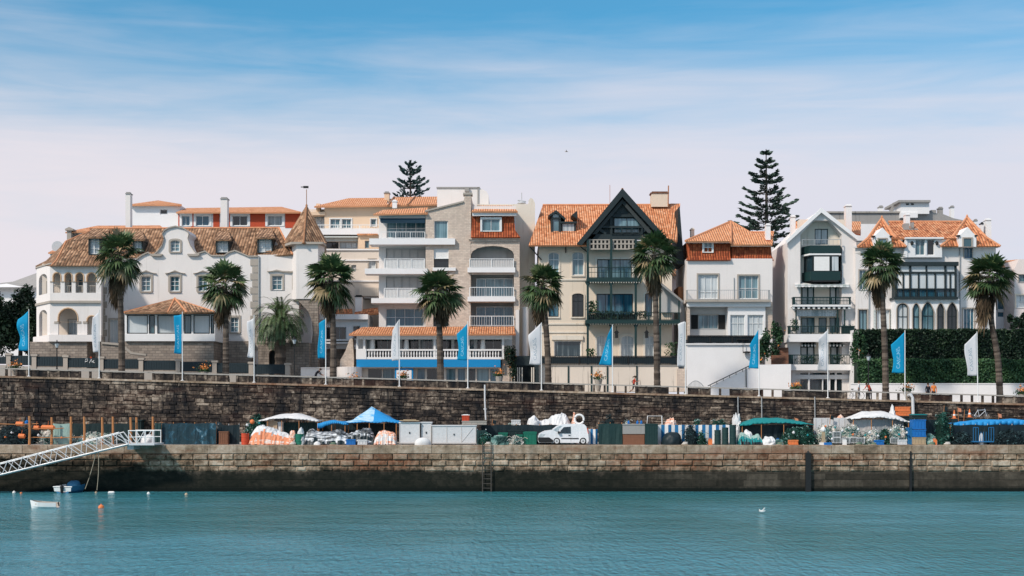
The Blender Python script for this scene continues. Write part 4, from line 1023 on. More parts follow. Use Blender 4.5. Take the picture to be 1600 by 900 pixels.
    for x0, y0, x1, y1, g in ((864, 341, 873, 363, 'glass_teal'), (879, 349, 897, 363, 'glass_pale'), (864, 334, 874, 339.5, 'glass_pale')):
        m = MB(); m.face([P(x, y, Y + 1.35) for x, y in outline(x0, y0, x1, y1)]); b.part('pane', m, g, parent=o)
    b.chimney(1018, 299, 1044, 323, R1 - 1, 1.4, 'cream_wall', 'red_brick', 1.5)
    m = MB(); m.tube([P(1044, 322, R1 - 1), P(1044.5, 290, R1 - 1)], .07, 6); m.tube([P(953, 322, R1), P(953, 289, R1)], .025, 5); b.part('flue_pipe', m, 'terracotta')
    m = MB(); m.tube([P(827, 384, Y - 1.2), P(838, 397, Y - .6), P(846, 406, Y - .1)], .06, 6); m.tube([P(884, 384, Y - .2), P(884, 395, Y - .1)], .06, 6); m.tube([P(905, 384, Y - 1.2), P(918, 394, Y - .3)], .06, 6); b.part('eave_bracket', m, 'dark_timber')
    # lanterns and wall pots
    for x in (963.5, 1010.5):
        m = MB(); m.pb(x - .5, 510, x + .5, 517, F + .3, .05); m.prism([(x - 4, 520), (x + 4, 520), (x + 1, 516), (x - 1, 516)], F + .15, .3); m.pb(x - 2.4, 520, x + 2.4, 528, F + .2, .2); b.part('lantern', m, 'black_paint')
    # terrace railing and retaining wall
    T = Y - 2.6
    m = MB(); m.pb(838, 571, 1060, 612, T + .05, 2.4); m.pb(835, 569.5, 1060, 571.5, T - .05, 2.6); b.part('terrace_wall', m, 'stained_cream')
    o = b.rail(828, 1059, 556, 570, T - .1, 'black_paint', 70, .05, infill='teal_fence')
    m = MB(); rg = random.Random(4)
    for x in (856, 887, 923, 948, 994): b.box('downpipe', x, 571, x + 2.2, 612, T - .03, .08, 'green_paint')
    m = MB(); m.pb(1058, 576, 1071, 612, T - .1, 1.5); b.part('pier', m, 'stone_clad')
    m = MB(); C = [P(rg.gauss(1048, 5), rg.uniform(535, 556), Y - 1.6) for k in range(200)] + [P(rg.gauss(923, 3.5), rg.uniform(545, 557), Y - 2) for k in range(140)] + [P(rg.gauss(925, 4), rg.uniform(470, 490), F + .2) for k in range(260)]; m.leaves(C, .25, 0, None, 0, rg); b.part('terrace_plants', m, 'leaf_hedge')
chalet()

def white_house():
    Y = 27; b = Bld('villa', 'white house with rust red tile hung attic and orange pyramid roof beside the chalet', 'villa', 1140, Y)
    b.win(1091, 429, 1122, 467, 3, 1, 'white_paint', 'glass_pale', sur='stone_trim', sw=2.2, splits=[.72]); b.win(1154, 430.5, 1185, 467, 3, 1, 'white_paint', 'glass_teal', sur='stone_trim', sw=2.2, splits=[.55])
    b.wall([(1073, 472), (1207, 472), (1207, 404), (1073, 404)], 'white_wall', 9)
    roof_part(b, [[(1072, 406, Y - .35), (1142, 406, Y - .35), (1141, 400, Y - .05), (1075, 400, Y - .05)], [(1075, 400, Y - .05), (1141, 400, Y - .05), (1140, 376, Y + .12), (1076, 376, Y + .12)]], 'tile_hung', name='tile_hung_wall')
    roof_part(b, [[(1143, 406.5, Y + .05), (1209, 406.5, Y + .05), (1206, 400, Y + .3), (1143, 400, Y + .3)], [(1143, 400, Y + .3), (1206, 400, Y + .3), (1204, 380, Y + .45), (1143, 380, Y + .45)]], 'tile_hung', name='tile_hung_wall')
    b.box('attic_wall', 1076, 375, 1204, 406, Y + .7, 8, 'tile_hung')
    b.win(1099.5, 379, 1113, 394.5, 2, 2, 'white_paint', 'glass_teal', sur='white_paint', sw=2, Y=Y - .02, dep=.06, hole=False, proud=.1)
    E = Y - .7; ap = (1142, 346, Y + 5)
    roof_part(b, [[(1071, 376.5, E), (1142, 376.5, E), ap], [(1071, 376, Y + 9), (1071, 376.5, E), ap], [(1142, 382, E + .3), (1207, 382, E + .3), (1209, 363, Y + 4), (1171, 363, Y + 4), ap]], 'tile_clean', [((1142, 379, E), ap), ((1071, 376.5, E), ap), ((1171, 363, Y + 4), (1209, 363, Y + 4)), (ap, (1171, 363, Y + 4))], under='white_clean')
    m = MB(); m.pb(1073, 377, 1142, 379, E + .1, .5); m.pb(1143, 382.5, 1206, 384.5, E + .4, .5); b.part('eaves', m, 'white_clean')
    b.chimney(1197, 349, 1204, 382, Y + 1.2, .7, 'white_clean', 'white_clean', .3); b.chimney(1079.5, 356, 1085, 376, Y + 4, .7, 'cream_party', 'cream_party', .5)
    b.rail(1074, 1203, 453, 468, Y - 1.1, 'grey_paint', 44, .03, ret=1.0); b.box('balcony', 1073, 468, 1204, 471.5, Y - 1.2, 1.2, 'stone_trim'); b.box('balcony_beam', 1074, 471.5, 1204, 479, Y - .8, .8, 'white_clean')
    m = MB(); m.tube([P(1147, 468, Y - .05), P(1147, 434, Y - .05)], .05, 6); b.part('downpipe', m, 'grey_paint')
    # ground storey
    b.win(1091, 492, 1122, 514, 4, 1, 'grey_paint', 'glass_teal', shutters=(11, 'shutter_black'), Y=Y + .5, sur='stone_trim', sw=1.5, proud=.03)
    b.wall([(1075, 530), (1139, 530), (1139, 478), (1075, 478)], 'grey_render', 4, Y=Y + .5)
    b.win(1141, 492, 1164, 525, 2, 1, 'white_paint', 'glass_pale', Y=Y - .5, splits=[.4]); b.win(1168, 492, 1193, 525, 3, 1, 'white_paint', 'glass_pale', Y=Y - .5, splits=[.4])
    b.wall([(1137.5, 530), (1196, 530), (1196, 479), (1137.5, 479)], 'white_clean', 4, Y=Y - .5)
    b.wall([(1195, 530), (1207, 530), (1207, 472), (1195, 472)], 'stone_clad', 4, Y=Y - .2, name='pier')
    m = MB(); m.pb(1074, 478, 1078, 530, Y - .6, 1.2); b.part('pillar', m, 'stone_clad')
    b.rail(1074, 1180, 524, 537, Y - 2.0, 'black_paint', 40, .06, infill='teal_fence')
    m = MB(); m.pb(1073, 537, 1182, 620, Y - 1.9, 2.2); m.pb(1072, 536.5, 1182, 538.5, Y - 2.1, 2.4); m.pb(1196, 530, 1207, 620, Y - 1, 2); b.part('terrace_wall', m, 'white_clean')
    m = MB(); m.pb(1152, 529.5, 1170, 531, Y - 2.2, .3); m.tube([P(1161, 531, Y - 2.3), P(1161, 552, Y - 2.3)], .03, 6); m.lathe(P(1167, 552, Y - 2.3), [(.05, 0), (.4, .05), (.4, .16), (.1, .2)], 10); b.part('wall_lamp', m, 'black_paint')
    # stair up along the retaining wall
    Yw = 21.5
    m = MB(); m.prism([(1108, 622), (1236, 622), (1236, 569), (1176, 570), (1168, 576), (1112, 603)], Yw, .6); m.thing('stair_wall', 'white_clean', 'white wall rising diagonally with the stairs below the blue flag', 'wall')
    m = MB(); m.tube([P(1106, 603, Yw - .1), P(1172, 571, Yw - .1)], .05, 6)
    for k in range(7): x = 1110 + k * 10; y = 601 - k * 4.85; m.tube([P(x, y, Yw - .1), P(x, y + 4, Yw - .1)], .03, 5)
    m.tube([P(1165.5, 574, Yw - .12), P(1166, 605, Yw - .12)], .05, 6)
    m.thing('stair_railing', 'dark_timber', 'dark sloping handrail on the white stair wall', 'handrail')
    r = root('garden_gate', 'grey arched metal gate at the foot of the white stair wall', 'gate', P(1087, gpy(1087, 21), 21)); m = MB()
    pts = [P(1075 + 24 * k / 12, 603 - 8 * math.sin(math.pi * k / 12), 21) for k in range(13)]; m.tube(pts, .04, 6)
    for k in range(13): m.tube([pts[k], P(1075 + 2 * k, gpy(1087, 21), 21)], .025, 5)
    m.build('bars', 'grey_paint', r)
    # peach neighbour behind and the gap with brick steps
    b = Bld('townhouse', 'narrow peach house squeezed in behind the white house and the gabled house', 'house', 1220, 38)
    b.win(1224, 425, 1229, 462, 1, 3, glass='glass_pale', kind='round', sur='white_paint', sw=2.2); b.win(1214, 474, 1226, 505, 2, 3, 'white_paint', 'glass_pale')
    b.wall([(1200, 600), (1250, 600), (1250, 410), (1204, 410)], 'peach_wall', 7)
    roof_part(b, [[(1199, 412, 37.4), (1252, 420, 37.4), (1240, 404, 41), (1206, 399, 41)]], 'concrete'); m = MB(); m.pb(1205, 386, 1209, 405, 40, .6); b.part('chimney', m, 'white_clean')
    b = Bld('townhouse', 'small pink house with a tiled roof seen between the chalet and the white house', 'house', 1062, 42)
    b.wall([(1030, 600), (1085, 600), (1085, 428), (1030, 428)], 'pink_wall', 6); roof_part(b, [[(1028, 429, 41.5), (1087, 429, 41.5), (1086, 412, 45), (1030, 412, 45)]], 'tile_clean')
    b.box('parapet', 1060, 448, 1074, 470, 30, 4, 'terracotta'); b.box('wall', 1060, 470, 1073, 610, 30, 4, 'white_clean')
    m = MB(); 
    for k in range(7): m.pb(1206, 567 - k * 4, 1232, 600, 24 + k * .35, .4)
    m.thing('brick_steps', 'red_brick', 'steep brick steps between the white house and the gabled house', 'steps')
white_house()

def gabled_house():
    Y = 27; b = Bld('townhouse', 'narrow five storey house with a white gable, dark green bay window and striped awnings', 'town house', 1285, Y)
    Yi = Y + 1.1
    b.hole(1251, 343, 1315, 622)   # recess of the whole front
    b.holes = [(([(1250.5, 620), (1315.5, 620), (1315.5, 367), (1296, 344.5), (1272, 344.5), (1250.5, 367)]), Y)]
    b.wall([(1231, 622), (1338, 622), (1338, 372), (1283.5, 327), (1231, 378)], 'white_wall', 10, rev=1.2)
    b.win(1273, 357.5, 1294, 382, 2, 1, 'green_paint', 'glass_pale', Y=Yi)
    for x0, x1 in ((1252, 1272.5), (1296, 1316)): b.win(x0, 448, x1, 477, 2, 1, 'green_paint', 'blind_pane', Y=Yi, fr=2, bar=2.2)
    for x0, x1 in ((1252, 1273), (1279, 1292), (1296, 1315)): b.win(x0, 496, x1, 520, 2 if x1 - x0 > 15 else 1, 1, 'green_paint', 'glass_teal', Y=Yi, fr=1.2)
    for x0, x1 in ((1250, 1273), (1297, 1319)): b.win(x0, 541, x1, 569, 2, 1, 'green_paint', 'blind_pane', Y=Yi, fr=2, bar=2.4)
    b.wall([(1249, 580), (1320, 580), (1320, 343), (1249, 343)], 'cream_party', 1, Y=Yi, name='recess_wall')
    # raking white gable boards
    m = MB(); m.prism([(1229, 381), (1229, 375), (1283.5, 324.5), (1283.5, 332)], Y - .45, .5); m.prism([(1340, 375), (1340, 369), (1283.5, 324.5), (1283.5, 332)], Y - .45, .5); b.part('barge_board', m, 'white_clean')
    roof_part(b, [[(1229, 377, Y + 9), (1229, 376, Y - .3), (1283.5, 325, Y - .3), (1283.5, 326, Y + 9)], [(1340, 371, Y - .3), (1340, 372, Y + 9), (1283.5, 326, Y + 9), (1283.5, 325, Y - .3)]], 'tile_clean', under='white_clean')
    roof_part(b, [[(1234, 371, Y + 5), (1262, 371, Y + 5), (1262, 346, Y + 9), (1236, 346, Y + 9)]], 'tile_clean', name='rear_roof'); roof_part(b, [[(1310, 360, Y + 5), (1345, 366, Y + 5), (1345, 346, Y + 9), (1300, 346, Y + 9)]], 'tile_clean', name='rear_roof')
    b.chimney(1236.5, 336, 1243, 375, Y + 3, .8, 'white_clean', 'white_clean', .6); b.chimney(1322, 319, 1331, 372, Y + 3.5, .9, 'white_clean', 'white_clean', .6)
    # bays
    def bay(y0, y1, x0, x1, mat, out=1.5, cut=14, name='bay'):
        m = MB(); pl = [(x0, Yi), (x0 + cut, Y - out + .9), (x1 - 2, Y - out + .9), (x1, Yi)]
        z1, z0 = P(0, y0, Y - .6).z, P(0, y1, Y - .6).z
        T = [Vector((P(x, 0, yy).x, yy, z1)) for x, yy in pl]; B = [Vector((p.x, p.y, z0)) for p in T]
        for k in range(3): m.face([B[k], B[k + 1], T[k + 1], T[k]])
        m.face(T); m.face(list(reversed(B))); return b.part(name, m, mat)
    bay(383.5, 396, 1252, 1315, 'green_paint', name='balcony'); bay(396, 398.5, 1251, 1316, 'white_clean', name='cornice'); bay(424, 438, 1253, 1315, 'green_paint', name='bay_base'); bay(438, 440.5, 1256, 1312, 'black_paint', name='bay_soffit')
    b.rail(1253, 1314, 374, 383.5, Y - .5, 'grey_paint', 10, .03)
    o = bay(398.5, 424, 1256, 1312, 'dark_timber', 1.45, 14, 'bay_window'); Yb = Y - .64
    for x0, x1, g in ((1272, 1296, 'canvas_white'), (1300, 1310, 'glass_pale')):
        m = MB(); m.face([P(x, y, Yb) for x, y in outline(x0, 401, x1, 423)]); b.part('pane', m, g, parent=o)
    m = MB(); p0, p1 = P(1257.5, 401, Yi - .15), P(1269, 423, Y - .5); m.face([(p0.x, p0.y, P(0, 423, Y).z), (p1.x, p1.y, P(0, 423, Y).z), (p1.x, p1.y, P(0, 401, Y).z), (p0.x, p0.y, P(0, 401, Y).z)]); b.part('pane', m, 'glass', parent=o)
    # awnings with scalloped edges
    def awn(x0, x1, y0, y1, out, n, mats):
        m = MB(); A, B = P(x0, y0, Yi), P(x1, y0, Yi); C, D = P(x1, y1, Y - out), P(x0, y1, Y - out)
        for k in range(n):
            t0, t1 = k / n, (k + 1) / n; a = A.lerp(B, t0); c = A.lerp(B, t1); d = D.lerp(C, t1); e = D.lerp(C, t0); mi = k % 2
            m.face([a, c, d, e], mi); m.face([e, d, d - Vector((0, 0, .18)), e.lerp(d, .5) - Vector((0, 0, .26)), e - Vector((0, 0, .18))], mi)
        m.tube([D, C], .035, 6, 1); b.part('awning', m, mats)
    awn(1242, 1327, 441, 445, .5, 17, ['canvas_white', 'canvas_stripe']); awn(1238, 1329, 476, 479, .9, 23, ['canvas_white', 'dark_timber'])
    for x0, x1 in ((1252, 1275), (1296, 1320)): awn(x0, x1, 535, 538, .2, 9, ['canvas_white', 'green_paint'])
    m = MB(); m.prism([(1243, 484), (1308, 484), (1306, 494), (1245, 494)], Y - .3, .05); b.part('blind', m, 'glass_pale')
    for x0, x1, yt, yb, slab in ((1239, 1330, 464, 476, 3), (1232, 1336, 509, 522, 12), (1233, 1336, 554, 569.5, 9)):
        b.box('balcony', x0, yb, x1, yb + slab, Y - 1.0, 2.3, 'white_clean'); b.rail(x0 + 1, x1 - 1, yt, yb, Y - .9, 'green_paint', 40, .06, mid=[.5] if yt < 500 else None, ret=.8)
    m = MB(); 
    for x in (1243, 1319, 1308): m.pb(x, 484, x + 2, 521, Y - .7, .1)
    b.part('screen_post', m, 'green_paint'); m = MB(); m.pb(1231, 554, 1239, 569, Y - .95, .05); m.pb(1315, 510, 1335, 521, Y - .86, .04); b.part('screen_panel', m, 'green_paint')
    m = MB(); rg = random.Random(2); C = [P(rg.gauss(1242, 3), rg.uniform(498, 517), Y - .6) for k in range(260)] + [P(rg.gauss(1262, 8), rg.gauss(561, 3), Y - .6) for k in range(200)] + [P(rg.gauss(1308, 6), rg.gauss(560, 3), Y - .6) for k in range(160)] + [P(rg.gauss(1325, 4), rg.gauss(515, 3), Y - .7) for k in range(120)]; m.leaves(C, .2, 0, None, 0, rg); b.part('balcony_plants', m, 'leaf_hedge')
    # shop front
    Yg = Y - .2
    for x0, x1, y0, y1 in ((1243, 1263, 582, 586), (1265, 1294, 582, 586), (1296, 1305, 582, 586), (1307, 1327, 582, 586), (1243, 1263, 592, 622), (1265, 1285, 592, 622), (1286, 1295, 592, 622), (1297, 1305, 592, 622), (1307, 1327, 592, 622)): b.win(x0, y0, x1, y1, 1, 1, 'white_paint', 'glass_black', Y=Yg, fr=.6)
    b.wall([(1237, 622), (1334, 622), (1334, 578.5), (1237, 578.5)], 'white_clean', 1.2, Y=Yg, name='shop_front')
    m = MB(); c = P(1285, 606, 23); z = zt(c.x); m.lathe((c.x, 23, z), [(.3, 0), (.05, .05), (.05, .7), (.75, .72), (.78, .35), (.74, .34), (.7, .76)], 12); m.thing('cafe_table', 'canvas_white', 'round cafe table under a white cloth outside the gabled house', 'table')
gabled_house()

def villa():
    Y = 26.5; b = Bld('villa', 'white villa with two orange turret roofs, dark glazed bay and pointed arches above the hedge', 'villa', 1440, Y)
    W = dict(sur='stone_trim', sw=1.6)
    b.win(1343, 422, 1353, 453, 2, 1, 'white_paint', 'glass_teal', **W); b.win(1342, 484, 1355, 516, 2, 1, 'dark_timber', 'glass_teal', **W); b.win(1370, 484, 1390, 516, 2, 1, 'white_paint', 'glass_pale', shutters=(5, 'canvas_stripe'), **W)
    b.win(1505, 482, 1522, 516, 3, 1, 'white_paint', 'glass_blue', **W); b.win(1540, 482, 1548, 516, 1, 1, 'white_paint', 'glass_pale', **W)
    b.win(1507, 372, 1519, 403, 2, 2, 'shutter_blue', 'glass_blue', **W)
    b.win(1430, 374, 1445, 399, 2, 1, 'white_paint', 'glass_teal', Y=Y - .4); b.win(1448, 374, 1460, 399, 1, 1, 'white_paint', 'glass_black', Y=Y - .4)
    b.wall([(1337, 540), (1556, 540), (1556, 384), (1337, 384)], 'white_wall', 10)
    b.wall([(1417, 402), (1472, 402), (1472, 373), (1417, 373)], 'white_clean', 3, Y=Y - .4, name='attic_dormer')
    m = MB(); m.pb(1415, 370.5, 1475, 373, Y - .7, 1.2); m.prism([(1412, 402), (1418, 402), (1418, 374), (1415, 374)], Y - .5, .5); m.pb(1334, 384, 1400, 387, Y - .25, .3); m.pb(1488, 384, 1560, 387, Y - .25, .3)
    for x in (1425, 1464): m.lathe(P(x, 383, Y - .55), [(.05, 0), (.16, .1), (.16, .3), (.05, .4)], 8, 1)
    b.part('cornice', m, ['white_clean', 'black_paint'])
    # roofs
    Rr = Y + 5.5
    roof_part(b, [[(1385, 372, Y - .3), (1505, 372, Y - .3), (1500, 346.5, Rr), (1390, 346.5, Rr)]], 'tile_mixed', [((1388, 346.5, Rr), (1502, 346.5, Rr))], under='white_clean')
    for ax, ay, x0, x1, yb, in ((1378, 341, 1340, 1416, 385.5), (1511, 339.5, 1470, 1563, 384.5)):
        ap = (ax, ay, Y + 4); E = Y - .8; j = 8
        def cur(x, t): return None
        k1 = (x0 + (ax - x0) * .42, yb - (yb - ay) * .30, E + .9); k2 = (x1 + (ax - x1) * .42, yb - (yb - ay) * .30, E + .9)
        roof_part(b, [[(x0, yb, E), (x1, yb, E), k2, k1], [k1, k2, ap], [(x1, yb, E), (x1, yb, Y + 8), (k2[0], k2[1], Y + 7), k2], [k2, (k2[0], k2[1], Y + 7), ap], [(x0, yb, Y + 8), (x0, yb, E), k1, (k1[0], k1[1], Y + 7)], [(k1[0], k1[1], Y + 7), k1, ap]], 'tile_mixed', [((x0, yb, E), k1), (k1, ap), ((x1, yb, E), k2), (k2, ap)], under='white_clean', name='turret_roof')
        w = 13.5; cx = ax + 1
        m = MB(); m.prism([(cx - w, yb + 1), (cx + w, yb + 1), (cx + w, yb - 16), (cx + 7, yb - 22), (cx, yb - 30), (cx - 7, yb - 22), (cx - w, yb - 16)], Y - .95, 3.5); m.pb(cx - w - 2, yb - 17.5, cx - w + 2, yb - 15, Y - 1.1, .5, 1); m.pb(cx + w - 2, yb - 17.5, cx + w + 2, yb - 15, Y - 1.1, .5, 1)
        o = b.part('dormer', m, ['white_clean', 'black_paint'])
        m = MB(); m.face([P(x, y, Y - .97) for x, y in outline(cx - 6, yb - 12, cx + 6, yb + .5)]); b.part('pane', m, 'glass_teal', parent=o)
        m = MB(); m.ring(outline(cx - 8, yb - 14, cx + 8, yb + .8), outline(cx - 6, yb - 12, cx + 6, yb + .5), Y - 1.05, .12); b.part('surround', m, 'stone_trim', parent=o)
        m = MB(); m.lathe(P(ax, ay + 2, Y + 4), [(.12, 0), (.05, .15), (.14, .25), (.02, .45)], 8); b.part('finial', m, 'ridge_tile')
    # big glazed bay
    Yb = Y - 1.5
    m = MB(); m.pb(1396, 409, 1498, 415, Yb - .2, 2.0); m.pb(1397, 464, 1497, 467.5, Yb - .15, 1.9); m.pb(1399, 450.5, 1495, 452.5, Yb - .05, .12); m.pb(1399, 424.5, 1495, 427.5, Yb - .04, .12)
    for x in (1399, 1421, 1476, 1492): m.pb(x, 415, x + 3, 464, Yb - .02, .2)
    for x in (1410.5, 1434.5, 1447, 1460.5, 1484): m.pb(x, 426, x + 2.2, 464, Yb, .12)
    for x in (1446.5,): m.pb(x, 415, x + 2, 426, Yb, .12)
    m.pb(1399, 415, 1402, 464, Yb + .2, 1.3); m.pb(1492, 415, 1495, 464, Yb + .2, 1.3)
    o = b.part('bay_window', m, 'dark_timber')
    for x0, x1, y0, y1, g in ((1402, 1421, 415, 425, 'blind_pane'), (1424, 1446, 415, 425, 'blind_pane'), (1449, 1476, 415, 425, 'blind_pane'), (1479, 1492, 415, 425, 'glass_pale'), (1402, 1421, 427, 451, 'canvas_white'), (1424, 1476, 427, 451, 'blind_pane'), (1479, 1492, 427, 451, 'glass_pale'), (1402, 1492, 452.5, 464, 'glass_blue')):
        m = MB(); m.face([P(x, y, Yb + .1) for x, y in outline(x0, y0, x1, y1)]); b.part('pane', m, g, parent=o)
    b.box('bay_core', 1401, 414, 1493, 466, Yb + .35, 1.3, 'white_clean'); b.rail(1400, 1494, 451.5, 464, Yb - .08, 'dark_timber', 40, .035)
    for x0, x1, y0, k, g in ((1402, 1419, 474, 'round', 'blind_pane'), (1426.5, 1437, 474, 'point', 'glass_teal'), (1440, 1459.5, 472, 'point', 'glass_teal'), (1464.5, 1475.5, 474, 'point', 'glass_black'), (1480, 1496, 473, 'point', 'glass_black')):
        b.win(x0, y0, x1, 520, 2 if x1 - x0 > 12 else 1, 1, 'dark_timber', g, k, fr=1.6, sur='stone_trim', sw=1.5, Y=Yb + .2, splits=[.45])
    b.wall([(1398, 540), (1499, 540), (1499, 467), (1398, 467)], 'white_clean', 1.4, Y=Yb + .2, name='arcade')
    b.chimney(1415, 333, 1422, 355, Y + 4, .8, 'white_clean', 'white_clean', .2)
    m = MB(); m.pb(1413, 349, 1421, 357, Y + 2.6, .8); m.pb(1424.5, 347.5, 1428, 356, Y + 3, .6); m.pb(1412, 357, 1434, 359, Y + 2.5, 1); b.part('air_conditioner', m, 'concrete')
    b.chimney(1541, 341, 1549, 388, Y + 5, .9, 'white_clean', 'white_clean', .4); b.chimney(1533, 347, 1537, 380, Y + 5, .5, 'white_clean', 'black_paint', .3)
    for x in (1358, 1500): m = MB(); m.tube([P(x, 388, Y - .08), P(x, 516, Y - .08)], .06, 6); b.part('downpipe', m, 'grey_paint')
    m = MB(); c = P(1531, 513, 25.2); m.lathe((c.x, 25.2, P(0, 515, 25.2).z), [(.5, 0), (.5, .1), (.12, .2), (.12, .6), (.65, .85), (.6, .9), (.08, .95), (.08, 1.3), (.25, 1.45), (.02, 1.8)], 12)
    m.thing('fountain', 'stone_trim', 'small grey stone fountain on the villa terrace above the hedge', 'fountain')
    m = MB(); m.pb(1336, 515, 1640, 640, 24.2, 2.3); m.thing('terrace_wall', 'white_clean', 'villa terrace wall almost hidden by the tall hedge', 'wall')
    # neighbours on the right edge
    b = Bld('townhouse', 'pale pink house with small windows at the right edge behind the leaning palm', 'house', 1590, 30)
    b.win(1592, 429, 1602, 441, 1, 1, 'grey_paint', 'glass_teal', sur='stone_trim', sw=1); b.win(1588, 461, 1603, 481, 2, 2, 'white_paint', 'glass_pale', sur='cream_wall', sw=2)
    b.wall([(1585, 640), (1680, 640), (1680, 405), (1592, 405), (1585, 420)], 'pink_wall', 8)
    b = Bld('townhouse', 'white house with a small orange roof corner between the villa and the pink house', 'house', 1570, 33)
    b.win(1558, 466, 1574, 484, 1, 1, 'white_paint', 'glass_blue', sur='stone_trim', sw=2); b.win(1558, 487, 1574, 496, 1, 1, 'white_paint', 'glass_blue')
    b.wall([(1540, 640), (1592, 640), (1592, 420), (1540, 420)], 'white_clean', 6)
    roof_part(b, [[(1545, 421, 32.4), (1588, 421, 32.4), (1594, 405, 36), (1562, 408, 36)]], 'tile_clean')
    # concrete block behind
    b = Bld('apartment_block', 'grey concrete roof storey with a boxy white lift housing behind the villa', 'apartment block', 1400, 48)
    for x0, x1 in ((1344, 1351), (1355, 1362), (1330, 1336)): b.win(x0, 357, x1, 373, 1, 1, 'grey_paint', 'glass_black')
    b.wall([(1285, 600), (1510, 600), (1510, 345), (1490, 341), (1470, 333), (1285, 331)], 'concrete', 9)
    m = MB(); m.pb(1285, 350, 1375, 376, 47.9, .2); b.part('wall_band', m, 'white_clean')
    m = MB(); m.pb(1284, 330, 1420, 332.5, 47.8, 9.4); b.part('coping', m, 'rail_stone')
    m = MB(); m.pb(1408, 316, 1452, 334, 47.4, 5); m.pb(1404, 312.5, 1454, 316, 47, 6, 1); m.pb(1408, 332, 1434, 340, 47.2, 4); m.pb(1416, 318, 1420, 320, 47.3, .2, 2); m.pb(1424, 318, 1428, 320, 47.3, .2, 2); b.part('lift_housing', m, ['white_clean', 'concrete', 'black_paint'])
    for x0, y0, x1, mt in ((1374, 321, 1380, 'white_clean'), (1467, 323, 1473.5, 'concrete'), (1486, 321, 1491, 'white_clean'), (1523, 342, 1527.5, 'white_clean')): b.chimney(x0, y0, x1, 350, 49, .7, mt, 'concrete', .5)
    m = MB(); m.prism([(1391, 331), (1395, 331), (1397, 316), (1395, 317)], 49, .15); b.part('vent_fin', m, 'concrete'); b.box('vent_box', 1455, 328, 1463, 334, 49, 1, 'concrete')
villa()
# ------------------------------------------------------------------ palms
def fan_crown(seed, H=1.0, ng=60, nb=46):
    """green fan leaves and the dry skirt below, around the growing point at the origin"""
    rg = random.Random(seed); g = MB(); sk = MB()
    def leaf(mb, o, az, el, pet, rad, droop, tone, n=13, spread=1.9):
        d = Vector((math.cos(az) * math.cos(el), math.sin(az) * math.cos(el), math.sin(el)))
        side = Vector((-math.sin(az), math.cos(az), 0)); side = (side + d.cross(side) * rg.uniform(-.5, .5)).normalized(); up = side.cross(d)
        bend = Vector((0, 0, -droop * pet * .4))
        mid = o + d * pet * .5; hub = o + d * pet + bend
        w = .022
        mb.face([o - side * w, mid - side * w + bend * .3, mid + side * w + bend * .3, o + side * w], 0, .2); mb.face([mid - side * w + bend * .3, hub - side * w, hub + side * w, mid + side * w + bend * .3], 0, .2)
        d2 = (hub - mid).normalized()
        for k in range(n):
            a = (k / (n - 1) - .5) * 2 * spread
            L = rad * (1 - .30 * abs(a) / spread) * rg.uniform(.85, 1.1)
            v = (d2 * math.cos(a) + side * math.sin(a)).normalized()
            p1 = hub + v * L * .55 + up * .05 * L; p2 = hub + v * L + Vector((0, 0, -L * (.16 + droop * .55) * rg.uniform(.6, 1.3)))
            q = v.cross(up).normalized() * L * .082
            c = min(1, max(0, tone + rg.uniform(-.12, .12)))
            mb.face([hub, p1 - q, p2, p1 + q], 0, c)
    for k in range(ng):
        t = (k + .5) / ng; el = R(78 - 112 * t ** .85) + rg.uniform(-.18, .18); az = k * 2.39996 + rg.uniform(-.3, .3)
        o = Vector((0, 0, .25 - .55 * t))
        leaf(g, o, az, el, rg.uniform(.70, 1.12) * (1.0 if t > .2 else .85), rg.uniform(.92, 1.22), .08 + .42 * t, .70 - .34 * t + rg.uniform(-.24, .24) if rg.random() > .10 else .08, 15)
    for k in range(nb):
        t = k / nb; el = R(-38 - 46 * t ** .6) + rg.uniform(-.12, .12); az = k * 2.39996 + rg.uniform(-.4, .4)
        leaf(sk, Vector((0, 0, -.25 - 1.0 * t)), az, el, rg.uniform(.45, .85), rg.uniform(.65, .95), .8, rg.uniform(.15, .9), 11, 1.3)
    return g, sk
CROWNS = []
for sd in (1, 2, 3, 4):
    g, sk = fan_crown(sd); CROWNS.append((g.mesh('crown', 'leaf_palm'), sk.mesh('dry_skirt', 'palm_skirt')))
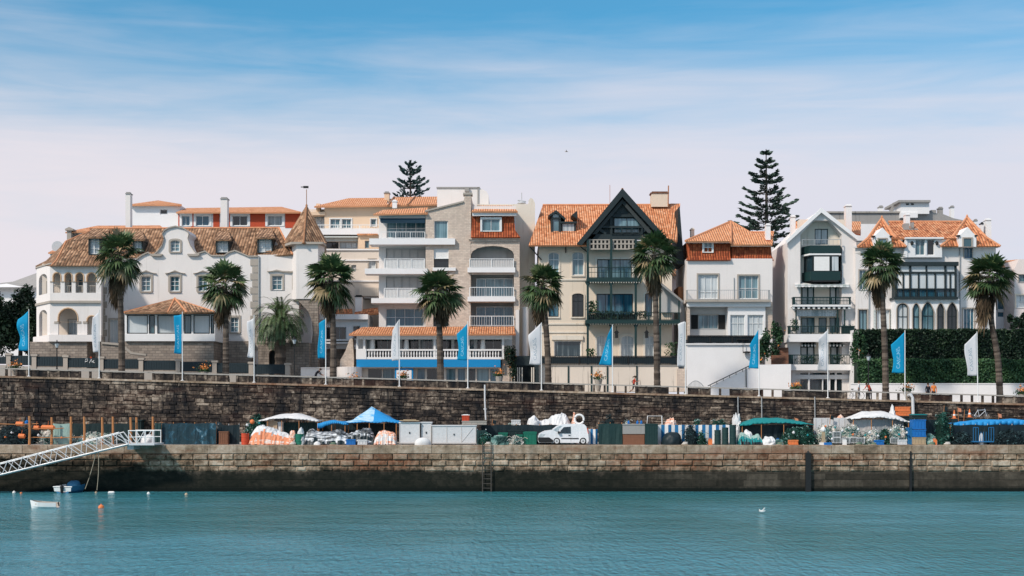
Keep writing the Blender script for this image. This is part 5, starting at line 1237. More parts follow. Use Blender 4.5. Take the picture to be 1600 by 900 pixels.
def palm(path, size, var, rz, label, tilt=(0, 0), skirt=1.0, rr=(.31, .24)):
    """path: trunk points (px,py) from the ground up, standing at Y"""
    Y = 14.5; b = P(path[0][0], 0, Y); base = Vector((b.x, Y, zt(b.x) - .03))
    r = root('fan_palm', label, 'palm tree', base, 'fan palms along the promenade')
    pts = [base] + [P(x, y, Y) for x, y in path[1:]]
    # smooth and ring the trunk
    m = MB(); Q = []; n = 34; cum = [0]
    for a, c in zip(pts, pts[1:]): cum.append(cum[-1] + (c - a).length)
    def at(t):
        d = t * cum[-1]
        for i in range(len(pts) - 1):
            if d <= cum[i + 1] or i == len(pts) - 2:
                u = (d - cum[i]) / (cum[i + 1] - cum[i]); p0 = pts[max(i - 1, 0)]; p1, p2 = pts[i], pts[i + 1]; p3 = pts[min(i + 2, len(pts) - 1)]
                return .5 * ((2 * p1) + (p2 - p0) * u + (2 * p0 - 5 * p1 + 4 * p2 - p3) * u * u + (3 * p1 - p0 - 3 * p2 + p3) * u ** 3)
    rg = random.Random(int(path[0][0])); rad = []; cl = []
    for k in range(n * 2 + 1):
        t = k / (n * 2); Q.append(at(t)); rad.append((rr[0] + (rr[1] - rr[0]) * min(1, t * 1.3)) * (1.0 if k % 2 else 1.04) * rg.uniform(.96, 1.04) * (1.25 - t * 2 if t < .1 else 1)); cl.append(rg.random())
    m.tube(Q, rad, 11, 0, True, cl); m.build('trunk', 'bark', r)
    top = pts[-1]
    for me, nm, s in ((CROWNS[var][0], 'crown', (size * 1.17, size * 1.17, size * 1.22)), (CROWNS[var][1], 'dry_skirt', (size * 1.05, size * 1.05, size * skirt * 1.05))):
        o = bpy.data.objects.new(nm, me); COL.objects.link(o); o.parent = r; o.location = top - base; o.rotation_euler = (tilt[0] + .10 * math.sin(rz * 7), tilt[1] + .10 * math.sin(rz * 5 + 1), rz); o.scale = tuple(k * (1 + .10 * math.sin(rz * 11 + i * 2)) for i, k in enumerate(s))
palm([(190, 577), (190, 520), (187, 450), (186, 400)], 1.12, 0, .3, 'tall fan palm in front of the corner loggia of the white manor', skirt=1.25)
palm([(353, 580), (353, 520), (351, 455), (352, 444)], 1.10, 1, 1.1, 'bushy fan palm in front of the manor wall right of its sunroom', skirt=1.2)
palm([(520, 588), (521, 540), (519, 470), (517, 436)], 1.14, 2, 2.2, 'fan palm in front of the low terrace house beside the turret', skirt=1.1)
palm([(688, 597), (688, 560), (686, 500), (685, 456)], 1.10, 3, .7, 'fan palm in front of the restaurant with the blue fascia', skirt=1.0, rr=(.34, .25))
palm([(857, 599), (856, 560), (853, 510), (848, 446)], 1.05, 0, 3.4, 'fan palm at the left corner of the cream chalet', skirt=1.25)
palm([(1027, 603), (1026, 540), (1024, 460), (1022, 398)], 1.12, 1, 4.1, 'tallest fan palm, standing in front of the timber gable of the chalet', skirt=1.25)
palm([(1384, 612), (1383, 560), (1380, 490), (1376, 414)], 1.03, 2, 5.0, 'fan palm at the left end of the villa hedge', skirt=1.15)
palm([(1563, 616), (1559, 560), (1549, 500), (1551, 460), (1545, 432)], 1.12, 3, 2.9, 'leaning fan palm with a curved trunk at the right end of the promenade', (0, -.16), skirt=1.5)

def date_palm():
    Y = 22.5; b = P(438, 0, Y); base = Vector((b.x, Y, zt(b.x)))
    r = root('date_palm', 'stout date palm with feathery arching fronds in the manor garden', 'palm tree', base)
    top = P(438, 503, Y); m = MB(); n = 16; rg = random.Random(12)
    m.tube([base.lerp(top, k / n) for k in range(n + 1)], [(.62 if k % 2 else .54) * (1 - .12 * k / n) for k in range(n + 1)], 12, 0, True, [rg.random() for k in range(n + 1)])
    m.build('trunk', 'bark', r)
    m = MB()
    for k in range(84):
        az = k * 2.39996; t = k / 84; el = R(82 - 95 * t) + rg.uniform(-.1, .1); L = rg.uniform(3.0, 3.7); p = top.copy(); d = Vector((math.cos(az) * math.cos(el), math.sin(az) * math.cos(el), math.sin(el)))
        side = Vector((-math.sin(az), math.cos(az), 0)); ns = 15; tone = .7 - .4 * t
        for i in range(ns):
            q = p + d * (L / ns); m.face([p - side * .02, q - side * .015, q + side * .015, p + side * .02], 0, .25)
            if i > 1:
                for s in (-1, 1):
                    for h in (0, .5):
                        ll = .62 * math.sin(math.pi * (i + 1) / (ns + 2)) ** .6; v = (side * s * .8 + d * .65 + Vector((0, 0, .25))).normalized(); o = p.lerp(q, h); e = o + v * ll - Vector((0, 0, ll * .15))
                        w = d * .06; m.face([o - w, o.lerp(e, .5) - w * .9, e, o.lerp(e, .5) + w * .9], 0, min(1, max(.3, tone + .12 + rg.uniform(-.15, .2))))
            p = q; d = (d + Vector((0, 0, -.115 - .02 * i * .5))).normalized()
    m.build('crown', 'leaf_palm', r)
    m = MB(); C = [top + Vector((rg.gauss(0, .35), rg.gauss(0, .35), rg.uniform(-1.5, .1))) for k in range(150)]; m.leaves(C, .55, 0, None, 0, rg, .2); m.build('dry_skirt', 'palm_skirt', r)
date_palm()

# ------------------------------------------------------------------ other trees, hedges, bushes
def crown(c, rx, ry, rz, n, size, seed, lobes=16, mat='leaf_dark', fill=.55):
    rg = random.Random(seed); m = MB(); c = Vector(c); L = []
    for k in range(lobes):
        a = rg.uniform(0, 6.283); u = rg.uniform(-.8, 1); rr = rg.uniform(.45, .85); q = (1 - u * u * .8) ** .5
        L.append((c + Vector((math.cos(a) * rx * rr * q, math.sin(a) * ry * rr * q, u * rz * .75)), rg.uniform(.28, .5), rg.uniform(-.25, .25)))
    C = []; cols = []
    for k in range(n):
        o, s, tn = rg.choice(L); d = Vector((rg.gauss(0, 1), rg.gauss(0, 1), rg.gauss(0, 1))).normalized() * (rg.random() ** fill)
        C.append(o + Vector((d.x * rx * s, d.y * ry * s, d.z * rz * s))); cols.append(min(1, max(0, .45 + tn + rg.gauss(0, .15))))
    m.leaves(C, size, 0, cols, .2, rg, .6); return m
def tree(name, label, px, Y, pytop, pybot, wpx, n, seed, group=None, mat='leaf_dark', size=.42):
    b = P(px, 0, Y); z0 = zt(b.x); r = root(name, label, 'tree', (b.x, Y, z0), group)
    ct = P(px, (pytop + pybot) / 2, Y); rz = (P(px, pytop, Y).z - P(px, pybot, Y).z) / 2; rx = wpx / 2 * S(Y)
    m = MB(); rg = random.Random(seed); m.tube([Vector((b.x, Y, z0)), Vector((b.x + .15, Y, (z0 + ct.z) / 2)), ct], [.32, .24, .14], 8)
    for k in range(6):
        a = k * 1.05 + rg.random(); m.tube([Vector((b.x + .1, Y, ct.z - rz * .6)), ct + Vector((math.cos(a) * rx * .6, math.sin(a) * rx * .6, rz * rg.uniform(-.1, .5)))], [.12, .03], 5)
    m.build('trunk', 'bark_pine', r)
    crown(ct, rx, rx, rz, n, size, seed, mat=mat).build('crown', mat, r)
tree('evergreen_tree', 'tall dark evergreen tree at the far left edge beside the loggia', 30, 40, 445, 560, 64, 9000, 21, 'dark trees left of the manor')
tree('evergreen_tree', 'broad dark evergreen tree cut by the left edge of the photo', -8, 36, 462, 565, 70, 7000, 22, 'dark trees left of the manor')
tree('evergreen_tree', 'lower dark evergreen tree tucked against the chamfered loggia corner', 52, 37, 478, 560, 40, 5000, 23, 'dark trees left of the manor')
def hedge(label, x0, x1, yt, yb, Y, depth, n, seed, tone=0.0, mat='leaf_hedge', size=.26):
    rg = random.Random(seed); m = MB(); a = P(x0, yb, Y); b = P(x1, yt, Y); C, cols = [], []
    def top(x): return b.z + .13 * mnoise.noise(Vector((x * .7, seed, 0))) + .06 * mnoise.noise(Vector((x * 2.3, seed, 3)))
    for k in range(n):
        x = rg.uniform(a.x, b.x); q = rg.random()
        if q < .72: y = Y + rg.gauss(.06, .07) - .1 * mnoise.noise(Vector((x * .9, 0, k * .0))); z = a.z + (top(x) - a.z) * rg.random() ** .9; y += .12 * mnoise.noise(Vector((x * 1.1, 1, z * 1.3)))
        else: y = Y + rg.uniform(0, depth); z = top(x) + rg.gauss(0, .06)
        C.append((x, y, z)); cols.append(min(1, max(0, .42 + tone + .4 * mnoise.noise(Vector((x * .8, z * .9, seed))) + rg.gauss(0, .14) + (.22 if q >= .72 else 0))))  # leaves on the hedge top get a lighter tone, as if catching the light
    m.leaves(C, size, 0, cols, 0, rg, .62)
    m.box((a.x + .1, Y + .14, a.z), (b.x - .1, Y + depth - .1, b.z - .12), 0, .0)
    return m.thing('hedge', mat, label, 'hedge')
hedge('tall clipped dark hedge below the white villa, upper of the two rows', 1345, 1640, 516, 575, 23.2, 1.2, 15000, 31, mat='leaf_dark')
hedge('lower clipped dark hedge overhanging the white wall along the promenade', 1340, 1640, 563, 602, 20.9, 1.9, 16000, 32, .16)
m = MB(); m.pb(1330, 600, 1660, 640, 20.5, .35); m.pb(1330, 598.8, 1660, 600.4, 20.45, .5); m.thing('boundary_wall', 'white_clean', 'low white wall under the long hedge on the right', 'wall')
def bush(label, px, Y, yt, yb, w, n, seed, mat='leaf_hedge', name='bush', flowers=0, size=.28, hang=False):
    rg = random.Random(seed); ct = P(px, (yt + yb) / 2, Y); h = (P(0, yt, Y).z - P(0, yb, Y).z) / 2; m = crown(ct, w / 2 * S(Y), w / 2 * S(Y) * .8, h, n, size, seed, 9)
    zb = zt(ct.x) if not hang else ct.z - h
    m.tube([(ct.x, Y, zb), ct], [.09, .04], 6, 1)
    for k in range(flowers):
        p = ct + Vector((rg.gauss(0, w / 4 * S(Y)), -w / 3 * S(Y), rg.gauss(0, h * .5))); m.leaves([p], .22, 2, [1], 0, rg, .9)
    return m.thing(name, [mat, 'bark_pine', 'flower'], label, 'bush')
bush('dark flowering bush growing beside the brick steps', 1193, 22.6, 516, 575, 30, 1900, 41, flowers=8)
bush('creeper bush spilling over between the white house and the gabled house', 1215, 25.5, 500, 575, 24, 1500, 42, flowers=5)
bush('shrub at the left end of the tall hedge with orange blossom', 1343, 22.9, 510, 600, 26, 2200, 43, flowers=12)
bush('rounded dark bush at the right edge behind the hedge', 1592, 25.6, 480, 520, 34, 1800, 44, mat='leaf_dark')
bush('scrubby bush beside the dark gateway of the restaurant', 797, 23.9, 540, 600, 26, 900, 45, flowers=6, mat='leaf_dark')
def pine(label, px, Y, pytop, seed, w, mat, zb, tiers, up, n=46, size=.5, gaps=.0, low=1.0):
    b = P(px, 0, Y); rg = random.Random(seed); top = P(px, pytop, Y); H = top.z - zb
    r = root('norfolk_pine', label, 'pine tree', (b.x, Y, zb), 'norfolk pines behind the houses')
    m = MB(); m.tube([Vector((b.x, Y, zb)), Vector((b.x + .1, Y, zb + H * .5)), top], [.55, .34, .05], 8); f = MB(); C, cols, dirs = [], [], []
    for k in range(tiers):
        t = (k + .6) / tiers * low; z = top.z - H * t; L = w * (min(1, t / .9) ** .85) * rg.uniform(.78, 1.12) + .35; z += rg.uniform(-.25, .25)
        nb = 6 if k > 2 else 5; a0 = rg.uniform(0, 6.28)
        for q in range(nb):
            if rg.random() < gaps: continue
            a = a0 + q * 6.283 / nb + rg.uniform(-.2, .2); l = L * rg.uniform(.75, 1.08); d = Vector((math.cos(a), math.sin(a), 0)); pts = []
            for i in range(5): s = i / 4; pts.append(Vector((b.x, Y, z)) + d * l * s + Vector((0, 0, l * (up * s + (.10 if up < .3 else .0) * s * s - .10 * math.sin(math.pi * s)))))
            m.tube(pts, [.07, .06, .045, .03, .015], 4)
            for i in range(int(n * (.4 + l / w * .7))):
                s = rg.uniform(.22, 1) ** .8; j = min(3, int(s * 4)); p = pts[j].lerp(pts[j + 1], s * 4 - j); sd = Vector((-d.y, d.x, 0)) * rg.gauss(0, .16 * l * (1.15 - s) + .05)
                C.append(p + sd + Vector((0, 0, rg.gauss(.06, .07)))); cols.append(min(1, max(0, rg.gauss(.45, .2)))); dirs.append(d + sd.normalized() * .5 + Vector((0, 0, up + rg.gauss(.1, .15))))
    f.leaves(C, size, 0, cols, 0, rg, .42, dirs); m.build('trunk', 'bark_pine', r); f.build('crown', mat, r)
pine('tall norfolk pine with level tiers behind the white house and gabled house', 1197, 58, 233, 51, 9.8, 'leaf_pine', 5, 33, .08, 100, .62)
pine('bluish norfolk pine with upswept branches peeking over the peach block roof', 641, 80, 250, 52, 12.5, 'leaf_pine_far', 6, 36, .42, 60, .6, .06)

# ------------------------------------------------------------------ flags
def flag(px, pyt, pyb, fl, ft, fb, blue, label, slant=.16, seed=0, lean=0.0, low=0.0):
    Y = 11.1; s = S(Y); b = P(px, 0, Y); z0 = zt(b.x) + .03
    r = root('banner_flag', label, 'flag', (b.x, Y, z0), 'blue and white banner flags on the promenade wall')
    top = P(px - lean, pyt, Y); m = MB(); m.tube([Vector((b.x, Y, z0)), top], [.05, .035], 8); m.lathe((b.x, Y, z0), [(.16, 0), (.16, .05), (.06, .07)], 8); m.build('pole', 'white_paint', r)
    H = (fb - ft) * s; Wd = (px - fl) * s; rg = random.Random(seed); ph = rg.uniform(0, 6)
    def fp(u, v, off=0.0):     # u across from the pole, v down
        zt_ = P(0, ft, Y).z
        yslant = slant * H * u if v < 1 else 0
        wv = math.sin(v * (5 + 4 * math.sin(seed * 1.7)) + ph + u * 2) * (.14 + .10 * math.sin(seed * 2.3)) * u + math.sin(u * 5 + v * 3 + ph) * .06 * u
        wid = Wd * (1 + .10 * math.sin(v * 5 + ph) * (1 if low == 0 else .4)) * (1 + low * (v - .55))
        return Vector((b.x - .06 - lean * s * (1 - v) - u * wid, Y - .02 + wv + off, zt_ - slant * H * u * (1 - v) - v * H - .05 * math.sin(u * 3 + ph) * u))
    m = MB(); nu, nv = 8, 20
    G = [[fp(i / nu, j / nv) for i in range(nu + 1)] for j in range(nv + 1)]; i0 = 0
    m.v = [p for row in G for p in row]
    for j in range(nv):
        for i in range(nu): a = j * (nu + 1) + i; m.f.append([a, a + nu + 1, a + nu + 2, a + 1]); m.m.append(0); m.c.append(.5)
    o = m.build('cloth', 'flag_blue' if blue else 'flag_white', r, True)
    sol = o.modifiers.new('thickness', 'SOLIDIFY'); sol.thickness = .006; sol.offset = 0
    V, F = TEXT; q = MB(); L = .60 * H; 
    for side in (-.012,):
        i = len(q.v)
        for v in V: q.v.append(fp(.52 + (v.y / TH) * .30, .56 - (v.x / TW) * .62, side))
        for f in F: q.f.append([i + k for k in f]); q.m.append(0); q.c.append(.5)
    q.build('lettering', 'letter_pale' if blue else 'letter_grey', r)
V, F = text_mesh('CASCAIS'); TW = max(v.x for v in V) - min(v.x for v in V); TH = max(v.y for v in V) - min(v.y for v in V); TEXT = (V, F)
def cloth(name, c):
    n = NB(name); n.set(c, .7, .2)
    t = n.N('ShaderNodeBsdfTranslucent'); t.inputs[0].default_value = (*c, 1); mx = n.N('ShaderNodeMixShader'); mx.inputs[0].default_value = .3
    n.L(n.b.outputs[0], mx.inputs[1]); n.L(t.outputs[0], mx.inputs[2]); n.L(mx.outputs[0], n.out.inputs[0])
cloth('flag_blue', (.010, .38, .66)); cloth('flag_white', (.80, .80, .82)); paint('letter_pale', (.30, .62, .80), .7, .2, .1); paint('letter_grey', (.38, .46, .52), .7, .2, .1)
for a in ((45, 483, 567, 30, 486, 548, True, 'blue banner flag at the far left in front of the dark trees', .22, 1, 0, 0), (155, 484, 582, 145.5, 488, 550, False, 'narrow white banner flag in front of the manor loggia', .12, 2), (285, 487, 590, 274, 491, 553, True, 'blue banner flag in front of the manor sunroom', .05, 3),
          (397, 492, 593, 388, 497, 559, False, 'narrow white banner flag against the manor quoins', .1, 4), (509, 497, 592, 498.5, 499, 560, True, 'curled blue banner flag in front of the turret arch', .1, 5), (624, 499, 598, 613, 500, 563, False, 'white banner flag over the restaurant entrance', .25, 6),
          (731, 502, 596, 716, 506, 563, True, 'blue banner flag in front of the restaurant right of its palm', .3, 7), (846, 504, 601, 828, 505, 570, False, 'white banner flag at the left corner of the cream chalet', .3, 8), (957, 507, 603, 943, 510, 571, True, 'blue banner flag flaring at its foot under the chalet veranda', .25, 9, 0, .9),
          (1071, 503, 606, 1060, 502, 573, False, 'narrow white banner flag between the chalet and the white house', .06, 10), (1186, 513, 608, 1172.5, 515, 576, True, 'blue banner flag in front of the bush beside the white stair wall', .4, 11), (1293.5, 514, 612, 1279.5, 516, 580, False, 'white banner flag in front of the gabled house', .22, 12),
          (1414, 516, 614, 1395, 519, 583, True, 'blue banner flag against the hedge beside its palm', .32, 13), (1528, 518, 618, 1511, 520, 587, False, 'white banner flag against the hedge at the right', .28, 14, 1.5)): flag(*a)

# ------------------------------------------------------------------ lamps, planters, people on the promenade
def lamp(px, pyt, Y, label):
    b = P(px, 0, Y); z0 = zt(b.x); zt_ = P(0, pyt, Y).z; r = root('street_lamp', label, 'street lamp', (b.x, Y, z0), 'old street lamps on the promenade')
    m = MB(); m.lathe((b.x, Y, z0), [(.2, 0), (.2, .1), (.11, .3), (.11, .8), (.06, .9), (.045, zt_ - z0 - .7), (.09, zt_ - z0 - .66), (.04, zt_ - z0 - .6)], 10); m.build('post', 'black_paint', r)
    m = MB(); m.lathe((b.x, Y, zt_ - .6), [(.1, 0), (.22, .38)], 6, 1); m.lathe((b.x, Y, zt_ - .22), [(.28, 0), (.12, .16), (.05, .2), (.05, .28), (.01, .34)], 6, 0); m.build('lantern', ['black_paint', 'glass_pale'], r)
lamp(89, 533, 13.5, 'black street lamp in front of the manor loggia'); lamp(460, 527, 13.5, 'black street lamp between the date palm and the turret arch'); lamp(1357, 553, 13.5, 'black street lamp in front of the hedge at its left end')
def planter(px, pyt, label, seed, col=True):
    Y = 12.2; b = P(px, 0, Y); z = zt(b.x); rg = random.Random(seed); r = root('flower_pot', label, 'flower pot', (b.x, Y, z), 'flower pots along the promenade')
    zf = P(0, pyt, Y).z; m = MB(); h = max(.4, zf - z - .75); m.lathe((b.x, Y, z), [(.18, 0), (.24, .05), (.16, .12), (.32, h * .8), (.38, h), (.3, h)], 12); m.build('pot', 'stone_trim', r)
    m = MB(); C = [Vector((b.x + rg.gauss(0, .26), Y + rg.gauss(0, .22), z + h + abs(rg.gauss(0, .3)))) for k in range(240)]; m.leaves(C, .2, 0, [1 if (c.z > z + h + .25 and rg.random() < .75) else rg.uniform(0, .48) for c in C], 0, rg, .5); m.build('plant', 'flower', r)
for i, (px, pt, l) in enumerate(((23, 563, 'flower pot with brownish plant near the far left flag'), (320, 568, 'flower pot with orange bloom below the manor sunroom'), (553, 585, 'flower pot with orange bloom beside the round white planter wall'), (630, 578, 'flower pot in front of the blue framed restaurant entrance'), (780, 575, 'flower pot with a green plant beside the restaurant pier'), (935, 580, 'flower pot with orange bloom below the chalet terrace wall'), (1244, 595, 'flower pot with bright orange bloom left of the shop front'), (1417, 598, 'flower pot with orange bloom at the foot of the blue flag by the hedge'), (1597, 603, 'flower pot with reddish bloom at the right edge of the promenade'))): planter(px, pt, l, 70 + i)

def person(px, Y, label, J, cols, rz=0, hair=(.05, .03, .02), z=None, scale=1.0):
    """J: joints in metres, pelvis at the origin of the chain; one skinned surface"""
    b = P(px, 0, Y); z0 = zt(b.x) if z is None else z
    names = list(J); V = [Vector(J[n][0]) for n in names]; Rr = [J[n][1] for n in names]
    E = [('pelvis', 'waist'), ('waist', 'chest'), ('chest', 'neck'), ('neck', 'chin'), ('chin', 'head'), ('head', 'crown'), ('chest', 'sh_l'), ('sh_l', 'el_l'), ('el_l', 'wr_l'), ('wr_l', 'ha_l'), ('chest', 'sh_r'), ('sh_r', 'el_r'), ('el_r', 'wr_r'), ('wr_r', 'ha_r'),
         ('pelvis', 'hip_l'), ('hip_l', 'kn_l'), ('kn_l', 'an_l'), ('an_l', 'to_l'), ('pelvis', 'hip_r'), ('hip_r', 'kn_r'), ('kn_r', 'an_r'), ('an_r', 'to_r')]
    me = bpy.data.meshes.new('person'); me.from_pydata([tuple(v) for v in V], [(names.index(a), names.index(c)) for a, c in E], [])
    o = bpy.data.objects.new('person_tmp', me); COL.objects.link(o)
    sk = o.modifiers.new('skin', 'SKIN'); sk.use_smooth_shade = True
    for i, d in enumerate(me.skin_vertices[0].data): d.radius = (Rr[i], Rr[i]); d.use_root = (names[i] == 'pelvis')
    su = o.modifiers.new('sub', 'SUBSURF'); su.levels = 1; su.render_levels = 1
    bpy.context.view_layer.update(); nm = bpy.data.meshes.new_from_object(o.evaluated_get(bpy.context.evaluated_depsgraph_get()))
    bpy.data.objects.remove(o)
    for k in ('skin_tone', 'shirt', 'trousers', 'shoe'): nm.materials.append(as_mat(cols[k] if k in cols else 'skin_tone'))
    segs = [(V[names.index(a)], V[names.index(c)], a, c) for a, c in E]
    for p in nm.polygons:
        best = min(segs, key=lambda s: ((p.center - s[0]) - (s[1] - s[0]) * max(0, min(1, (p.center - s[0]).dot(s[1] - s[0]) / max(1e-6, (s[1] - s[0]).length_squared)))).length)
        a, c = best[2], best[3]; k = 0
        if a in ('waist', 'pelvis') and c in ('waist', 'chest') or c in ('sh_l', 'sh_r') or (a in ('sh_l', 'sh_r')) or (cols.get('long') and a in ('el_l', 'el_r')): k = 1
        if c in ('hip_l', 'hip_r') or a in ('hip_l', 'hip_r') or (a in ('kn_l', 'kn_r') and not cols.get('shorts')): k = 2
        if c in ('to_l', 'to_r'): k = 3
        p.material_index = k; p.use_smooth = True
    lo = min(v.co.z for v in nm.vertices)
    for v in nm.vertices: v.co.z -= lo
    ob = bpy.data.objects.new('person', nm); COL.objects.link(ob); ob.location = (b.x, Y, z0); ob.rotation_euler = (0, 0, rz); ob.scale = (scale,) * 3
    tag(ob, label, 'person')
    hd = V[names.index('head')] - Vector((0, 0, lo)); m = MB(); m.v = []
    d = dome((0, 0, 0), .105, .115, .17, 3, .1, 4, 14, 6); d2 = MB(); d2.v = [p + hd + Vector((0, .015, -.03)) for p in d.v]; d2.f = d.f; d2.m = d.m; d2.c = d.c
    if cols.get('tail'): d2.tube([hd + Vector((-.0, .10, .04)), hd + Vector((.0, .2, .0)), hd + Vector((.0, .22, -.14))], [.045, .05, .015], 6)
    h = bpy.data.objects.new('hair', d2.mesh('hair', 'hair')); COL.objects.link(h); h.parent = ob
    m = MB(); 
    for s in (-1, 1): m.lathe(hd + Vector((s * .038, -.095, .0)), [(.001, -.012), (.012, 0), (.001, .012)], 6)
    m.lathe(hd + Vector((0, -.112, -.045)), [(.016, 0), (.004, .04)], 5, 1); m.box((hd.x - .025, hd.y - .104, hd.z - .075), (hd.x + .025, hd.y - .095, hd.z - .065), 0)
    f = bpy.data.objects.new('face', m.mesh('face', ['hair', 'skin_tone'])); COL.objects.link(f); f.parent = ob
    for s, n in ((1, 'l'), (-1, 'r')):     # fingers, curled, rooted in the palm
        w, hnd = Vector(J['wr_' + n][0]), Vector(J['ha_' + n][0]); dd = (hnd - w).normalized(); sd = dd.cross(Vector((1, 0, .2))).normalized(); m = MB()
        for q in range(4):
            o0 = hnd + sd * (q - 1.5) * .018 - Vector((0, 0, lo)); l = (.06, .075, .07, .055)[q]; m.tube([o0 - dd * .02, o0 + dd * l * .5, o0 + dd * l * .8 + Vector((0, -.03, 0))], [.009, .009, .007], 5)
        o0 = w.lerp(hnd, .5) + sd * -.04 - Vector((0, 0, lo)); m.tube([o0, o0 + dd * .05 - sd * .03], [.011, .008], 5)
        f = bpy.data.objects.new('fingers', m.mesh('fingers', 'skin_tone')); COL.objects.link(f); f.parent = ob
    return ob
for nme, c in (('skin_tone', (.45, .24, .16)), ('hair', (.05, .028, .016)), ('cloth_red', (.55, .07, .04)), ('cloth_dark', (.02, .022, .03)), ('cloth_white', (.75, .75, .76)), ('cloth_orange', (.75, .22, .06)), ('shoe_dark', (.03, .03, .035))): paint(nme, c, .8, .2, .15)
STAND = dict(pelvis=((0, 0, .95), .13), waist=((0, 0, 1.1), .115), chest=((0, 0, 1.34), .14), neck=((0, 0, 1.49), .055), chin=((0, -.01, 1.55), .06), head=((0, -.01, 1.64), .092), crown=((0, 0, 1.72), .07), sh_l=((.18, 0, 1.42), .06), el_l=((.24, .03, 1.15), .042), wr_l=((.25, -.04, .9), .03), ha_l=((.25, -.06, .82), .036),
             sh_r=((-.18, 0, 1.42), .06), el_r=((-.24, .03, 1.15), .042), wr_r=((-.25, -.04, .9), .03), ha_r=((-.25, -.06, .82), .036), hip_l=((.1, 0, .88), .095), kn_l=((.11, -.02, .48), .062), an_l=((.11, .02, .09), .042), to_l=((.12, -.14, .04), .036), hip_r=((-.1, 0, .88), .095), kn_r=((-.11, -.02, .48), .062), an_r=((-.11, .02, .09), .042), to_r=((-.12, -.14, .04), .036))
RUN = dict(STAND); RUN.update(waist=((0, -.03, 1.1), .105), chest=((0, -.08, 1.33), .125), neck=((0, -.12, 1.47), .05), chin=((0, -.15, 1.53), .058), head=((0, -.15, 1.62), .09), crown=((0, -.13, 1.70), .07), sh_l=((.16, -.08, 1.4), .052), sh_r=((-.16, -.08, 1.4), .052), el_l=((.22, .16, 1.18), .038), wr_l=((.18, .0, 1.05), .028), ha_l=((.16, -.07, 1.08), .034), el_r=((-.22, -.2, 1.16), .038), wr_r=((-.15, -.4, 1.22), .028), ha_r=((-.13, -.46, 1.27), .034),
    kn_l=((.1, -.34, .62), .062), an_l=((.1, -.22, .24), .042), to_l=((.1, -.37, .19), .036), kn_r=((-.1, .08, .48), .06), an_r=((-.1, .42, .25), .04), to_r=((-.1, .5, .1), .034))
person(990, 13, 'person running in a red top and dark shorts past the cream terrace wall', RUN, dict(shirt='cloth_red', trousers='cloth_dark', shoe='cloth_white', shorts=True, tail=True), R(90))
person(1342, 13.2, 'person in a white shirt wheeling a bicycle by the hedge end', STAND, dict(shirt='cloth_white', trousers='cloth_dark', shoe='shoe_dark'), R(70))
LEAN = dict(STAND); LEAN.update(waist=((0, -.06, 1.08), .115), chest=((0, -.26, 1.26), .14), neck=((0, -.38, 1.36), .055), chin=((0, -.45, 1.38), .06), head=((0, -.5, 1.45), .09), crown=((0, -.5, 1.53), .07), sh_l=((.18, -.3, 1.32), .06), sh_r=((-.18, -.3, 1.32), .06), el_l=((.24, -.42, 1.08), .042), wr_l=((.2, -.62, .96), .03), ha_l=((.19, -.69, .94), .036), el_r=((-.24, -.42, 1.08), .042), wr_r=((-.2, -.62, .96), .03), ha_r=((-.19, -.69, .94), .036))
person(1360, 12.6, 'person in a red top leaning forward beside the lamp post', LEAN, dict(shirt='cloth_red', trousers='cloth_dark', shoe='shoe_dark'), R(-60))
person(1459, 12.8, 'person in an orange top looking over the parapet by the hedge', STAND, dict(shirt='cloth_orange', trousers='cloth_dark', shoe='shoe_dark', long=True), 0, scale=1.02)
person(1450, 12.9, 'person in dark clothes beside the one in orange', STAND, dict(shirt='cloth_dark', trousers='cloth_dark', shoe='shoe_dark', long=True), R(15), scale=.98)
person(493, 12.8, 'person in black bending forward in front of the low white wall', LEAN, dict(shirt='cloth_dark', trousers='cloth_dark', shoe='shoe_dark', long=True), R(80), scale=.98)
def bike(px, Y, z, label, rz=0, mats=('black_paint', 'grey_paint')):
    x0 = XQ(px, Y); r = root('bicycle', label, 'bicycle', (x0, Y, z), None, rz)
    def mb(): return MB()
    for dx in (-.52, .52):
        m = MB(); pts = [Vector((x0 + dx + .33 * math.cos(a), Y, z + .345 + .33 * math.sin(a))) for a in [k * math.pi / 10 for k in range(21)]]; m.tube(pts, .022, 6, 0, False)
        for k in range(10): a = k * .628; m.tube([(x0 + dx, Y, z + .345), (x0 + dx + .32 * math.cos(a), Y, z + .345 + .32 * math.sin(a))], .004, 3, 1)
        m.build('wheel', mats, r)
    m = MB(); p = lambda a, c: Vector((x0 + a, Y, z + c))
    for a, c in (((-.52, .345), (-.1, .3)), ((-.52, .345), (-.22, .82)), ((-.1, .3), (-.24, .92)), ((-.1, .3), (.4, .78)), ((-.22, .82), (.38, .86)), ((.36, .95), (.52, .345))): m.tube([p(*a), p(*c)], .022, 6)
    m.build('frame', mats[1], r)
    m = MB(); m.tube([p(-.34, .93), p(-.12, .95)], [.06, .03], 6); m.build('saddle', 'black_paint', r); m = MB(); m.tube([p(.36, .95), p(.38, 1.03)], .02, 6); m.tube([p(.38, 1.03) + Vector((0, -.27, 0)), p(.38, 1.03) + Vector((0, .27, 0))], .015, 6); m.build('handlebar', 'black_paint', r)
bike(1336, 12.7, zt(XQ(1336, 12.7)), 'bicycle beside the person in white by the hedge end')
